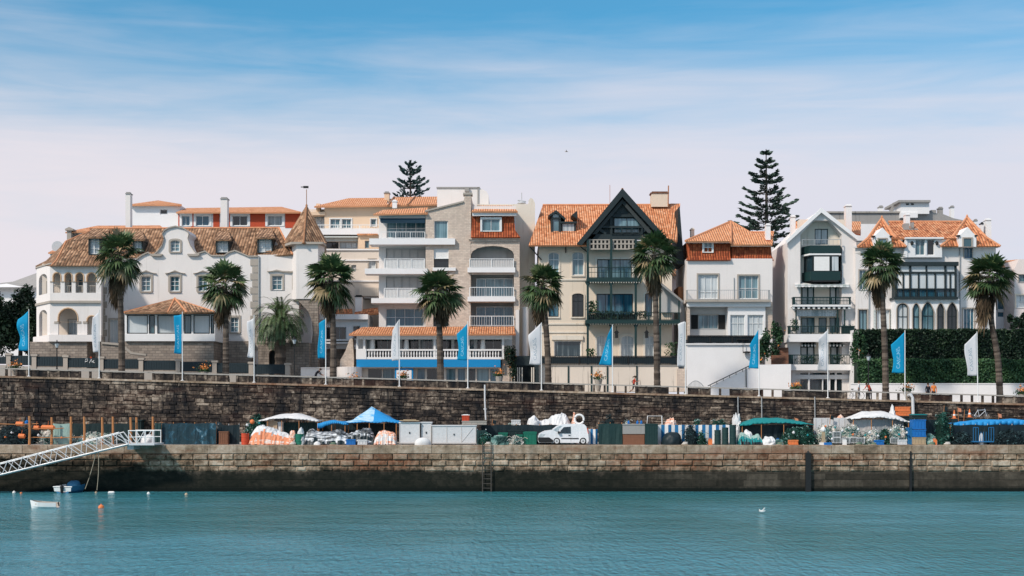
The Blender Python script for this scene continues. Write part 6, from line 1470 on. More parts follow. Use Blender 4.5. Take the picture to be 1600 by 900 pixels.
# small bird in the sky left of the tall pine
c = P(885, 237, 40); m = MB(); m.tube([c + Vector((-.35, 0, .0)), c + Vector((-.1, 0, .03)), c + Vector((.15, 0, .02)), c + Vector((.4, 0, -.03))], [.02, .1, .09, .01], 6); m.face([c + Vector((-.1, 0, .05)), c + Vector((.12, 0, .05)), c + Vector((-.05, -.75, .3))]); m.face([c + Vector((-.1, 0, .05)), c + Vector((.12, 0, .05)), c + Vector((-.05, .75, .35))])
m.v = [c + (p - c) * .55 for p in m.v]
m.thing('gull', 'stone_trim', 'tiny gull flying in the pale sky above the chalet', 'bird')
# ------------------------------------------------------------------ fishing gear and stalls along the quay
for nme, c, r_ in (('red_plastic', (.60, .075, .03), .5), ('orange_plastic', (.80, .22, .07), .5), ('orange_cloth', (.78, .30, .16), .8), ('bin_green', (.012, .16, .105), .5), ('crate_blue', (.015, .16, .48), .5), ('tarp_blue', (.02, .27, .62), .55), ('tarp_teal', (.008, .22, .23), .55), ('tarp_black', (.010, .022, .028), .4), ('panel_dark', (.012, .028, .030), .6), ('panel_green', (.015, .045, .045), .6),
                 ('panel_white', (.66, .66, .67), .6), ('pallet', (.45, .34, .22), .9), ('pole_wood', (.50, .22, .09), .85), ('van_white', (.80, .80, .82), .3), ('tyre', (.012, .012, .012), .8), ('stripe_blue', (.02, .16, .36), .7), ('boat_blue', (.05, .20, .36), .35), ('rope', (.42, .35, .26), .9), ('cardboard', (.55, .40, .27), .9), ('rock', (.38, .34, .30), .9), ('brick_rough', (.22, .10, .06), .9)): paint(nme, c, r_, .3, .3)
attrmat('tarp_white', [(0, (.40, .42, .43)), (.45, (.66, .66, .66)), (1, (.80, .78, .76))], .6, .3, .3)
def patchmat(name, stops, rough=.6):
    n = NB(name); f = n.noise(n.map((.55, .9, 2.6), rot=(0, .35, 0)), 1.5, 6, .6, 1.4); n.set(n.ramp(f, stops), rough, .35); n.bump(n.noise(n.map((1, 1, 2)), 2.5, 5, .6, 1), .7, .08)
patchmat('tarp_sunlit', [(0, (.03, .28, .60)), (.42, (.10, .38, .66)), (.56, (.42, .60, .74)), (.8, (.6, .7, .78))], .6)  # sunlit copy of the blue tarp: light on the tent's left side painted in
patchmat('tarp_patch', [(0, (.012, .016, .02)), (.44, (.03, .035, .04)), (.52, (.30, .32, .34)), (.60, (.72, .73, .75)), (.8, (.8, .8, .8))], .45); paint('sheet_pale', (.32, .46, .42), .8, .2, .4)
patchmat('cover_orange', [(0, (.40, .06, .03)), (.38, (.62, .16, .07)), (.48, (.78, .42, .28)), (.58, (.80, .68, .62)), (.8, (.82, .78, .74))], .7)
def X(px, Y): return XQ(px, Y)
def Z(py, Y): return P(0, py, Y).z
def heap(name, label, cat, px0, px1, pyt, Y, dep, mat, seed, amp=.2, fr=1.2, sharp=.4, group=None, flat=1.0):
    x0, x1 = X(px0, Y), X(px1, Y); m = dome(((x0 + x1) / 2, Y + dep, 0), (x1 - x0) / 2, dep, Z(pyt, Y + dep), seed, amp, fr, 40, 14, flat, sharp)
    return m.thing(name, mat, label, cat, group)
def cover(label, px0, px1, pyt, Y, dep, mats, seed, bow=1, cat='covered boat', name='covered_boat', peak=.25):
    """a sheet thrown over a boat on trestles: ridge along the length, sagging folds and a ragged hem; upper part / sides / hem in three cloths"""
    x0, x1 = X(px0, Y), X(px1, Y); h = Z(pyt, Y + dep / 2); m = MB(); nu, nv = 44, 16; rows = []
    for i in range(nu + 1):
        u = i / nu; e = min(1, min(u, 1 - u) * 6) ** .5; prof = (.80 + peak * (u if bow > 0 else 1 - u) ** 2 - .12 * math.sin(u * math.pi * 2.2 + seed)) * (.35 + .65 * e); row = []
        for j in range(nv + 1):
            v = j / nv * 2 - 1; a = abs(v); q = Vector((u * 9 + seed, v * 3, seed * 1.7)); f = mnoise.noise(q) * .10 + mnoise.noise(q * 2.7) * .06
            fold = .07 * math.sin(u * 34 + 5 * mnoise.noise(Vector((u * 6, seed, 0)))) * a ** 1.5
            z = h * prof * (1 - a ** 2.6) * (1 + f) + .05 * (1 - a); y = Y + dep / 2 + v * dep / 2 * (.9 + .1 * e) * (1 + f * .6) + fold * (1 if v > 0 else -1)
            if j in (0, nv): z = .02 + .10 * max(0, mnoise.noise(Vector((u * 14, seed, v))))
            row.append(Vector((x0 + (x1 - x0) * u + f * .3, y, max(0.01, z))))
        rows.append(row)
    m.v = [p for r_ in rows for p in r_]; w = nv + 1
    for i in range(nu):
        for j in range(nv):
            a = i * w + j; n0 = mnoise.noise(Vector((i * .35, seed, j * .3))); t = abs((j + .5) / nv * 2 - 1) + n0 * .22
            m.f.append([a, a + w, a + w + 1, a + 1]); m.m.append(0 if t < .62 else 1 if t < .90 else 2); m.c.append(.5 + .5 * n0)
    for e in (0, nu): m.f.append([e * w + j for j in (range(nv + 1) if e == 0 else reversed(range(nv + 1)))]); m.m.append(1); m.c.append(.5)
    return m.thing(name, mats, label, cat)
def nets(label, px0, px1, pyt, Y, dep, mat, seed, n=1500, size=.16, name='net_pile', cat='net pile', z0=0.0, group=None):
    x0, x1 = X(px0, Y), X(px1, Y); c = ((x0 + x1) / 2, Y + dep, z0); h = Z(pyt, Y + dep) - z0; rg = random.Random(seed)
    m = dome(c, (x1 - x0) / 2 * .93, dep * .93, h * .9, seed, .28, 1.6, 30, 9); m.c = [k * (1.15 if mat == 'net_mixed' else .5) for k in m.c]; base = [p for p in m.v]
    C, cols = [], []
    for k in range(n): p = rg.choice(base) + Vector((rg.gauss(0, .13), rg.gauss(0, .13), rg.gauss(.02, .09))); p.z = max(z0 + .03, p.z); C.append(p); cols.append(min(1, max(0, (.66 if mat == 'net_mixed' else .45) + .5 * mnoise.noise(p * 2.2) + rg.gauss(0, .22))))
    m.leaves(C, size, 0, cols, 0, rg, .45)
    for k in range(14):      # loops of rope
        p = rg.choice(base); a = rg.random() * 6; q = Vector((math.cos(a), math.sin(a), .2)); m.tube([p, p + q * .3 + Vector((0, 0, .16)), p + q * .6 + Vector((0, 0, -.02))], .018, 4, 0, False, rg.uniform(.6, 1))
    return m.thing(name, mat, label, cat, group)
def panel(label, px0, px1, pyt, Y, mat, seed=0, name='screen_panel', cat='screen', post='pole_wood', dep=.08, ribs=5, cover=None):
    r = root(name, label, cat, (X((px0 + px1) / 2, Y), Y, 0)); x0, x1, z = X(px0, Y), X(px1, Y), Z(pyt, Y); m = MB(); n = max(6, int((x1 - x0) * 4)); rg = random.Random(seed)
    ph = rg.uniform(0, 9); T = []; B = []
    for k in range(n + 1):
        x = x0 + (x1 - x0) * k / n; d = .05 * math.sin(k * 1.9 + ph) * rg.random() - .02; T.append(Vector((x, Y + d * .6, z + .03 * math.sin(k * .8 + ph)))); B.append(Vector((x, Y + d * 1.6, .03)))
    for k in range(n):
        M0, M1 = T[k].lerp(B[k], .5) + Vector((0, rg.uniform(-.04, .04), 0)), T[k + 1].lerp(B[k + 1], .5)
        m.face([M0, M1, T[k + 1], T[k]], 0, rg.random()); m.face([B[k], B[k + 1], M1, M0], 0, rg.random())
    o = m.build('sheet', mat, r); s = o.modifiers.new('thickness', 'SOLIDIFY'); s.thickness = .025
    for k in range(ribs):
        m = MB(); x = x0 + .04 + (x1 - x0 - .08) * k / (ribs - 1); m.tube([(x, Y + .12, 0), (x, Y + .12, z + .1)], .035, 6); m.build('post', post, r)
    return r
def crate_box(label, px0, px1, pyt, Y, dep, mat, z0=0.0, name='crate', cat='crate', ribs=4, lid=None, group=None, pybot=None):
    x0, x1 = X(px0, Y), X(px1, Y); z1 = Z(pyt, Y); z0 = Z(pybot, Y) if pybot else z0; m = MB(); t = .03
    m.box((x0, Y, z0 + .04), (x1, Y + t, z1)); m.box((x0, Y + dep - t, z0 + .04), (x1, Y + dep, z1)); m.box((x0, Y + t, z0 + .04), (x0 + t, Y + dep - t, z1)); m.box((x1 - t, Y + t, z0 + .04), (x1, Y + dep - t, z1)); m.box((x0 + t, Y + t, z0 + .05), (x1 - t, Y + dep - t, z0 + .09))
    m.box((x0 - .03, Y - .03, z1 - .09), (x1 + .03, Y, z1)); m.box((x0 - .025, Y - .02, z0 + .02), (x1 + .025, Y, z0 + .1))
    for k in range(ribs): x = x0 + (x1 - x0) * (k + .5) / ribs; m.box((x - .02, Y - .025, z0 + .1), (x + .02, Y, z1 - .09))
    for x in (x0 + .08, x1 - .14): m.box((x, Y + .05, z0), (x + .06, Y + dep - .05, z0 + .05))
    if lid: m.box((x0 - .04, Y - .04, z1 + .005), (x1 + .04, Y + dep + .04, z1 + .06), 1); m.box((x0 + .1, Y + .1, z1 + .06), (x1 - .1, Y + dep - .1, z1 + .085), 1)
    return m.thing(name, [mat, lid or mat], label, cat, group)
def drum(label, px, w, pyt, Y, mat, cap=None, group=None):
    s = S(Y); h = Z(pyt, Y); q = w / 2 * s; m = MB(); c = (X(px, Y), Y + q, 0)
    m.lathe(c, [(q * .94, 0), (q, .03), (q, h * .32), (q * 1.05, h * .34), (q * 1.05, h * .36), (q, h * .38), (q, h * .64), (q * 1.05, h * .66), (q * 1.05, h * .68), (q, h * .7), (q, h - .06), (q * 1.03, h - .05), (q * 1.03, h), (q * .9, h), (q * .88, h - .03)], 20, 0)
    m.lathe((c[0] + q * .4, c[1], h - .02), [(q * .16, 0), (q * .16, .04)], 8, 1); return m.thing('drum', [mat, cap or 'panel_white'], label, 'drum', group)
def canopy(label, px0, px1, pye, pyp, Y, dep, mat, poles, pxpeak=None, sag=.12, pole='pole_wood', valance=.15, two=None, hump=False, name='canopy', pe2=None):
    x0, x1 = X(px0, Y), X(px1, Y); ze, zp = Z(pye, Y), Z(pyp, Y + dep / 2); ze2 = Z(pe2, Y) if pe2 else ze; xp = X(pxpeak, Y) if pxpeak else (x0 + x1) / 2
    r = root(name, label, 'canopy', ((x0 + x1) / 2, Y + dep / 2, 0)); m = MB(); n = 16; nv = 8; rows = []
    for j in range(nv + 1):
        v = j / nv; row = []
        for i in range(n + 1):
            x = x0 + (x1 - x0) * i / n; y = Y + dep * v; tx = (x - x0) / (xp - x0) if x < xp else (x1 - x) / (x1 - xp); ty = 1 - abs(2 * v - 1); t = (min(1, max(0, tx) * 1.5) ** .6 * (.45 + .55 * ty ** .5)) if hump else min(tx, ty) if zp - ze > .5 else tx * .6 + ty * .4
            e = ze + (ze2 - ze) * i / n
            row.append(Vector((x, y, e + (zp - e) * max(0, t) ** 1.35 + .09 * mnoise.noise(Vector((x * 1.1, y * 1.1, Y))) + .04 * mnoise.noise(Vector((x * 2.6, y * 2.6, 1))) - sag * math.sin(math.pi * ((i * 3 / n) % 1)) * (.5 if t < .3 else 0))))
        rows.append(row)
    m.v = [p for q in rows for p in q]; w = n + 1
    for j in range(nv):
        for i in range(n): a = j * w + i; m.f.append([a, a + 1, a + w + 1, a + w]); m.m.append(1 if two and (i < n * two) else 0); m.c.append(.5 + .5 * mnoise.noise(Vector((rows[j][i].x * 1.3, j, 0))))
    for i in range(n): a, c = rows[0][i], rows[0][i + 1]; m.face([a - Vector((0, .01, valance * (.8 + .7 * mnoise.noise(Vector((a.x * .7, 3, Y)))))), c - Vector((0, .01, valance * (.8 + .7 * mnoise.noise(Vector((c.x * .7, 3, Y)))))), c, a], 0, .5)
    o = m.build('cover', mat, r, True); s = o.modifiers.new('thickness', 'SOLIDIFY'); s.thickness = .012
    for px in poles:
        x = X(px, Y); 
        for y in (Y + .08, Y + dep - .08): m = MB(); m.tube([(x, y, 0), (x, y, ze + (ze2 - ze) * (x - x0) / (x1 - x0) - .02)], .035, 6); m.build('pole', pole, r)
    return r
# --- left: stakes with drying gear
for i, (px, pt) in enumerate(((46, 650), (80.5, 652), (110.5, 651), (131.5, 651), (159.5, 652), (176, 651), (204, 652), (213, 652), (238.5, 651))):
    Y = .9 + (i % 3) * .5; m = MB(); x = X(px, Y); m.tube([(x, Y, 0), (x + .03, Y, Z(pt, Y) * .5), (x + .01 * (i % 3), Y, Z(pt, Y))], [.11, .10, .09], 8)
    m.thing('mooring_stake', 'pole_wood', ['orange wooden stake at the far left of the gear store', 'orange wooden stake beside the hanging orange floats', 'orange wooden stake left of the grey tackle heap', 'orange wooden stake fourth from the left', 'orange wooden stake above the middle of the gangway', 'orange wooden stake near the top of the gangway', 'orange wooden stake left of the gangway platform', 'orange wooden stake at the back of the gangway platform', 'orange wooden stake at the right end of the gangway platform'][i], 'stake', 'orange wooden stakes on the quay')
m = MB()
for z, x0, x1 in ((.62, 44, 132), (1.35, 44, 100), (1.72, 0, 60)): m.tube([(X(x0, 1), 1.0, z), (X((x0 + x1) / 2, 1), .98, z - .05), (X(x1, 1), 1.0, z + .02)], .035, 5)
m.thing('rail', 'pole_wood', 'horizontal wooden rails tied between the orange stakes', 'rails')
for i, (px, py, w, l) in enumerate(((31, 662, 13, 'small orange float hanging at the far left'), (57, 668, 9, 'short orange float on the rail'), (75, 667.5, 22, 'long orange float hanging between the stakes'), (34, 681, 11, 'low orange float lying in the dark tackle'))):
    Y = 1.15; c = P(px, py, Y); h = w / 2 * S(Y); m = MB(); m.tube([c + Vector((-h, 0, 0)), c + Vector((-h * .8, 0, 0)), c + Vector((h * .8, 0, -.03)), c + Vector((h, 0, -.03))], [.07, .19, .19, .07], 10); m.tube([c + Vector((0, 0, .15)), c + Vector((0, .1, .5))], .015, 4); m.thing('float', 'orange_plastic', l, 'float', 'orange net floats')
nets('dark heap of nets and tackle at the far left of the quay', -20, 48, 664, 1.6, 1.6, 'net_dark', 101, 1700); nets('grey tackle heap behind the orange stakes', 52, 108, 672, 1.9, 1.3, 'net_mixed', 102, 1300); nets('brown and grey tackle heap above the gangway', 112, 172, 676, 1.9, 1.3, 'net_mixed', 103, 1200)
panel('pale green sheet hung between the orange stakes', 82, 109, 662, 2.0, 'sheet_pale', 104, ribs=2); heap('tarpaulin_heap', 'white bundle lying on the gangway platform', 'tarpaulin', 216, 240, 679, 1.2, .8, 'tarp_white', 105)
panel('dark mesh screen behind the orange stakes', 112, 206, 662, 4.5, 'panel_dark', 1); 
c = (X(42, 1.2), 1.2, 0); m = MB(); m.lathe((c[0], 1.2, Z(660, 1.2)), [(.02, -.18), (.17, -.1), (.17, .1), (.02, .18)], 10); m.tube([(c[0], 1.2, Z(652, 1.2)), (c[0], 1.2, Z(658, 1.2))], .012, 4); m.thing('float', 'crate_blue', 'single blue float among the orange ones', 'float')
m = MB(); x = X(205, 8.6); m.box((X(196, 8.6), 9.9, 0), (X(214, 8.6), 10.9, 1.9)); m.box((X(194, 8.6), 9.8, 1.9), (X(216, 8.6), 10.95, 2.0)); m.box((X(199, 8.6), 9.86, .1), (X(211, 8.6), 9.9, 1.8)); m.thing('tool_shed', 'panel_dark', 'small dark shed against the wall behind the gangway platform', 'shed')
# --- dark screens and drums
panel('tall narrow dark green screen at the right of the gangway platform', 242, 252, 661, 1.0, 'panel_green', 2, ribs=2); panel('long dark tarpaulin screen with pale creases', 253, 340, 661.5, 1.3, 'tarp_crease', 3, ribs=6) if False else None
n = NB('tarp_crease'); v1 = n.noise(n.map((1, 1, 1), rot=(0, .6, 0)), 1.2, 6, .7, 1.2); n.set(n.ramp(v1, [(0, (.008, .02, .026)), (.52, (.012, .04, .055)), (.60, (.02, .09, .14)), (.72, (.25, .36, .42))]), .35, .4); n.bump(v1, .6, .08)
panel('long dark tarpaulin screen with pale creases', 253, 338, 661.5, 1.3, 'tarp_crease', 3, ribs=6); panel('black screen with a metal post left of the red drum', 340, 374, 664, 1.8, 'tarp_black', 4, post='steel', ribs=3)
crate_box('brown timber box standing beside the dark tarpaulin', 342, 356, 674, 1.2, .8, 'brick_rough')
heap('tarpaulin_heap', 'crumpled blue black sheet over the end of the dark screen', 'tarpaulin', 325, 352, 664, 1.7, .6, 'tarp_black', 106, .3)
drum('orange red plastic drum left of the covered boat', 382, 12, 677, .5, 'red_plastic')
nets('heap of green nets with one orange buoy behind the red drum', 378, 418, 651, 3.2, 1.4, 'net_green', 107, 2200, .2); 
c = P(394, 659, 2.9); m = MB(); m.lathe(c, [(.02, -.2), (.17, -.12), (.2, 0), (.17, .12), (.03, .2)], 12); m.tube([c, c + Vector((0, 1.6, -.1))], .02, 4); m.thing('buoy', 'orange_plastic', 'orange buoy lying on the green net heap', 'buoy')
canopy('white tarpaulin canopy propped on poles left of the blue tent', 404, 498, 657, 646, 3.4, 2.6, 'tarp_white', (418, 440, 467, 496), 449, valance=.1, hump=True)
crate_box('cream timber cabinet under the white canopy', 416, 433, 658, 3.8, 1, 'cardboard', name='cabinet', cat='cabinet', ribs=2); crate_box('pale narrow crate beside the cream cabinet', 434, 441, 659, 3.9, .8, 'canvas_white', name='cabinet', cat='cabinet', ribs=1)
cover('boat under an orange and white cover beside the red drum', 388, 452, 667, .45, 2.2, ['tarp_white', 'orange_cloth', 'cover_orange'], 109, -1)
panel('dark green net screen under the white canopy', 440, 500, 660, 4.6, 'panel_green', 5, ribs=4)
heap('sack', 'white and orange sacks squeezed beside the teal bin', 'sacks', 450, 462, 674, .5, .4, 'cover_orange', 110, .3, 3)
drum('teal green barrel left of the white and black covers', 467, 14, 678, .5, 'bin_green', 'tarp_teal'); heap('sack', 'white bag lying on top of the teal barrel', 'bag', 463, 475, 670, .55, .35, 'tarp_white', 111, .25, 3)
cover('boat under a white cover with black folds, left of the two', 474, 543, 670, .45, 2.2, ['tarp_patch', 'tarp_patch', 'tarp_black'], 112, -1); cover('boat under a mottled black and white cover beneath the blue tent', 528, 584, 671, .75, 2.0, ['tarp_patch', 'tarp_black', 'tarp_patch'], 113, 1)
heap('sack', 'small white bundle on the quay edge in front of the covers', 'bundle', 490, 500, 690, .15, .2, 'tarp_white', 114, .2, 4)
# --- blue tent
canopy('bright blue peaked tent with thin poles in the middle of the quay', 540, 626, 658.5, 635, 2.6, 3.2, ['tarp_blue', 'tarp_sunlit'], (558, 577, 600, 619), 578, valance=.12, name='tent', two=.44); canopy('low blue tarpaulin wing on the left side of the peaked tent', 496, 545, 663, 656, 2.7, 2.4, 'tarp_blue', (498, 518, 539), 520, valance=.3, pe2=660)
panel('dark screen at the back of the blue tent', 497, 620, 662, 5.6, 'tarp_black', 6, ribs=5)
cover('rounded orange and white covered bundle under the right side of the tent', 584, 618, 672, .6, 1.7, ['cover_orange', 'tarp_white', 'cover_orange'], 115, 1, 'bundle', 'covered_bundle')
# --- white stores
def store(label, px0, px1, pyt, Y, dep, mat, seams=2, roofmat=None, diag=False):
    r = root('storage_box', label, 'storage box', (X((px0 + px1) / 2, Y), Y + dep / 2, 0), 'white storage boxes on the quay'); x0, x1, z = X(px0, Y), X(px1, Y), Z(pyt, Y)
    m = MB(); m.box((x0, Y, .08), (x1, Y + dep, z - .04)); 
    for x in (x0 + .1, x1 - .2): m.box((x, Y + .1, 0), (x + .1, Y + dep - .1, .08))
    m.build('body', mat, r); m = MB(); m.box((x0 - .05, Y - .06, z - .04), (x1 + .05, Y + dep + .05, z + .04)); m.build('lid', roofmat or mat, r)
    m = MB()
    for k in range(seams + 1): x = x0 + (x1 - x0) * k / seams; x = min(max(x, x0 + .03), x1 - .03); m.box((x - .03, Y - .022, .1), (x + .03, Y, z - .05))
    m.box((x0, Y - .02, .1), (x1, Y - .003, .18))
    if diag: m.tube([(x0 + (x1 - x0) * .68, Y - .015, .25), (x1 - .25, Y - .015, z - .2)], .018, 4)
    m.build('frame', 'roller_grey', r); m = MB(); m.box(((x0 + x1) / 2 - .05, Y - .05, z * .5), ((x0 + x1) / 2 + .05, Y - .02, z * .58)); m.build('latch', 'black_paint', r)
store('square white storage box just right of the blue tent', 624, 656, 660.5, 1.2, 1.5, 'panel_white', 1, 'canvas_white'); store('narrow white storage box between the square box and the long box', 658, 674, 660, 1.4, 1.4, 'panel_white', 1); store('long low white storage box with a diagonal strap', 675, 744, 665, .9, 1.6, 'panel_white', 3, None, True)
m = MB(); m.box((X(624, 1), 1.0, Z(658, 1)), (X(654, 1), 2.2, Z(656.6, 1))); m.box((X(630, 1), 1.1, Z(656.6, 1)), (X(650, 1), 1.2, Z(655.4, 1))); m.thing('plank', 'pallet', 'brown planks lying on the square white storage box', 'planks')
heap('dinghy_cover', 'small white upturned dinghy on the quay edge in front of the boxes', 'dinghy', 647, 673, 683.5, .25, .5, 'tarp_white', 116, .05, .6, 0, None, .9)
crate_box('small red and white box lying on the long storage box', 722, 733, 649, 1.2, .8, 'red_plastic', Z(660, 1.2), lid='canvas_white'); 
crate_box('grey tray under the red and white box', 722, 760, 657.5, 1.1, 1.0, 'rock', Z(664, 1.1), name='tray', cat='tray')
# --- dark sheds, bins
panel('white post and green net screen beside the long box', 745, 760, 672, .9, 'panel_green', 7, ribs=2, post='canvas_white'); nets('green net tangle beside the quay ladder', 748, 766, 676, .5, .5, 'net_green', 117, 500)
nets('pale rope and net bundle at the top of the quay ladder', 766, 794, 681, .25, .5, 'net_pale', 118, 500) if False else heap('sack', 'pale rope bundle at the top of the quay ladder', 'bundle', 767, 794, 681.5, .2, .45, 'net_mixed', 118, .35, 3, .6)
panel('long black screen between the ladder and the white van', 752, 862, 664, 2.4, 'tarp_black', 8, ribs=7); crate_box('green crate in front of the black screen near the ladder', 779, 793, 676, 1.2, .8, 'bin_green'); crate_box('dark green skip in front of the black screen', 818, 838, 676, .8, .8, 'bin_green', lid='bin_green', name='bin', cat='bin'); crate_box('black crate between the two green bins', 794, 817, 672, 1.4, .9, 'panel_dark')
crate_box('second green bin showing left of the skip', 806, 816.5, 679, .8, .6, 'bin_green', name='bin', cat='bin')
cover('white tarpaulin draped over a boat behind the white van', 822, 897, 645, 2.8, 3.0, ['tarp_white', 'tarp_white', 'sheet_pale'], 119, -1, 'covered boat', 'covered_boat', .1); crate_box('small white box on the black screen left of the white tarpaulin', 799, 813, 656, 3.2, .8, 'panel_white', Z(664, 3.2)); heap('tarpaulin_heap', 'pale blue sheet folded over the left end of the white tarpaulin', 'tarpaulin', 820, 850, 652, 2.7, 1.0, 'tarp_white', 120, .2)
panel('black screen under the white tarpaulin', 838, 900, 664, 3.1, 'tarp_black', 9, ribs=4)
# --- van
def van():
    Y = .75; W = 1.72; s = S(Y); xx = lambda px: X(px, Y); z = lambda py: (693.6 - py) * s
    r = root('delivery_van', 'small white delivery van parked on the quay facing left', 'van', (xx(880), Y + W / 2, 0))
    low = [(840.5, 688), (840.5, 680), (843, 676), (851, 672), (862, 670.5), (872, 664), (880, 661.6), (890, 661), (906, 661), (913, 661.6), (916.5, 665), (919.5, 676), (920.5, 688)]
    body = low + [(918, 690.5), (917, 690.5), (915, 686), (911, 684), (907, 686), (905, 690.5), (876, 690.5), (874, 686), (870, 684), (866, 686), (864, 690.5), (842, 690.5)]
    m = MB(); st = [0, .06, .25, W - .25, W - .06, W]; F = []
    for k, y in enumerate(st):
        e = 1 if k in (0, 5) else (.35 if k in (1, 4) else 0); ring = []
        for px, py in body:
            zz = z(py); tk = max(0, (zz - .95)) * .12 * e; ring.append(Vector((xx(px) + (.03 * e if px < 870 else -.03 * e), y + Y + tk * (1 if k < 3 else -1), zz - (.05 * e if py < 663 else 0))))
        F.append(ring)
    n = len(body); i0 = 0
    for q in F: m.v += q
    for k in range(5):
        for a in range(n): c = (a + 1) % n; m.f.append([k * n + a, (k + 1) * n + a, (k + 1) * n + c, k * n + c]); m.m.append(0); m.c.append(.5)
    m.f.append(list(range(n))); m.f.append([5 * n + k for k in reversed(range(n))]); m.m += [0, 0]; m.c += [.5, .5]
    bd = m.build('body', 'van_white', r)
    def side(pts, name, mat, d=.012, parent=None):
        q = MB(); P3 = [Vector((xx(px), Y + max(0, z(py) - .95) * .12 - d, z(py))) for px, py in pts]; q.prism(P3, 0, .03, 0, .5, True); return q.build(name, mat, parent or r)
    side([(874.5, 675.5), (876, 671.5), (881, 666), (891.5, 665.2), (891.5, 675.5)], 'side_window', 'glass_black')
    q = MB(); A = [(863, 670), (879.5, 662.6)]; zz = [z(py) for _, py in A]; q.face([(xx(862.5) - .02, Y + .2, z(670.6) + .02), (xx(862.5) - .02, Y + W - .2, z(670.6) + .02), (xx(878.5) - .02, Y + W - .28, z(662.2) + .02), (xx(878.5) - .02, Y + .28, z(662.2) + .02)]); q.build('windscreen', 'glass_teal', r)
    side([(872, 673.5), (873.5, 668.5), (879, 664), (874, 664), (864, 670.5)], 'quarter_window', 'glass_pale', .008)
    side([(840.8, 686.5), (840.8, 682), (858, 682), (864, 686), (864, 690), (842.5, 690)], 'bumper', 'black_paint', .03); side([(906, 690), (907, 685.5), (920, 684), (920, 689), (917, 690.3)], 'rear_bumper', 'black_paint', .012) if False else None
    side([(877, 683), (904, 683), (904, 684.4), (877, 684.4)], 'rubbing_strip', 'black_paint', .02); side([(891.8, 664.5), (892.3, 664.5), (892.3, 689), (891.8, 689)], 'door_seam', 'grey_paint', .006)
    side([(841.5, 679.5), (845, 676.3), (852, 677), (848, 681), (842, 681.5)], 'headlight', 'glass_pale', .015); side([(888, 678), (891, 678), (891, 679), (888, 679)], 'door_handle', 'black_paint', .025); side([(917, 667.5), (918.3, 667.5), (919.8, 676), (918.5, 676)], 'tail_light', 'red_plastic', .015)
    q = MB(); q.box((xx(871.5), Y - .2, z(676)), (xx(874.5), Y - .02, z(672.5))); q.build('wing_mirror', 'black_paint', r)
    for px in (870, 911):
        for y0, y1 in ((Y - .01, Y + .2), (Y + W - .2, Y + W + .01)):
            q = MB(); c = xx(px); R0 = .30
            pts = [(y0, R0 * .9), (y0 + .03, R0), (y1 - .03, R0), (y1, R0 * .9)]; q.tube([(c, a, R0) for a, _ in pts], [b_ for _, b_ in pts], 20); t = q.build('wheel', 'tyre', r)
            q = MB(); yy = y0 - .012 if y0 < Y + .5 else y1 + .012; q.tube([(c, yy, R0), (c, yy + .02 * (1 if y0 < Y + .5 else -1), R0)], [.18, .2], 16); q.tube([(c, yy - .01, R0), (c, yy, R0)], [.05, .06], 8, 1); q.build('rim', ['galv', 'black_paint'], t)
van()
m = MB(); c = P(905, 655, 1.9); pts = [c + Vector((.38 * math.cos(a), 0, .38 * math.sin(a))) for a in [k * math.pi / 12 for k in range(25)]]; m.tube(pts, .085, 8, 0, False); m.tube([c + Vector((0, 0, .36)), c + Vector((0, .7, .36))], .03, 5, 1)
m.thing('lifebuoy', ['canvas_white', 'rope'], 'white ring lifebuoy above the roof of the van', 'lifebuoy')
heap('sack', 'orange bundle beside the lifebuoy behind the van', 'bundle', 893, 903, 652, 3.2, .5, 'cover_orange', 121, .3, 3)
# --- right of the van
def stripes(label, px0, px1, pyt, Y, n, seed=0):
    r = root('striped_screen', label, 'screen', (X((px0 + px1) / 2, Y), Y, 0)); m = MB(); x0, x1, z = X(px0, Y), X(px1, Y), Z(pyt, Y); rg = random.Random(seed); x = x0; k = 0
    w = (x1 - x0) / n
    for k in range(n):
        a, c = x0 + k * w, x0 + (k + 1) * w; f = .05 * math.sin(k * 1.7); g = .05 * math.sin((k + 1) * 1.7); m.face([(a, Y + f * 2, .04), (c, Y + g * 2, .04), (c, Y + g, z - .03 * abs(math.sin(k))), (a, Y + f, z - .03 * abs(math.sin(k - 1)))], k % 2, .5)
    o = m.build('sheet', ['canvas_white', 'stripe_blue'], r); s = o.modifiers.new('thickness', 'SOLIDIFY'); s.thickness = .02
    for k in range(5): q = MB(); x = x0 + .05 + (x1 - x0 - .1) * k / 4; q.tube([(x, Y + .15, 0), (x, Y + .15, z + .05)], .03, 6); q.build('post', 'pole_wood', r)
stripes('short blue and white striped screen right behind the van', 919, 934, 670, 1.5, 4); panel('plain dark green screen right of the van', 935, 972.5, 662, 1.2, 'panel_green', 10, ribs=3); 
m = MB(); Y = 1.0; m.box((X(973.5, Y), Y, 0), (X(1007, Y), Y + .9, Z(678, Y)), 1); m.box((X(973, Y), Y - .05, Z(678, Y)), (X(1007.5, Y), Y + .95, Z(664, Y)), 0); m.box((X(972.5, Y), Y - .09, Z(664, Y)), (X(1008, Y), Y + 1, Z(662.5, Y)), 0); m.thing('workbench', ['concrete', 'brick_rough'], 'low concrete and brick bench right of the dark green screen', 'bench')
for i, (px, l) in enumerate(((982, 'blue bottle at the left on the concrete bench'), (996, 'blue bottle in the middle of the concrete bench'), (1002, 'blue bottle at the right on the concrete bench'))): m = MB(); m.lathe((X(px, 1.4), 1.4, Z(662.5, 1.0) + .0), [(.09, 0), (.1, .02), (.1, .18), (.04, .24), (.04, .3)], 8); m.thing('bottle', 'crate_blue', l, 'bottle', 'blue bottles on the concrete bench')
heap('sack', 'tan sack on the concrete bench', 'sack', 976, 990, 655, 1.2, .35, 'net_mixed', 122, .2, 3) if False else None
crate_box('tall dark green crate stack left of the striped screen', 1008, 1028, 662, .9, 1, 'panel_green', ribs=5)
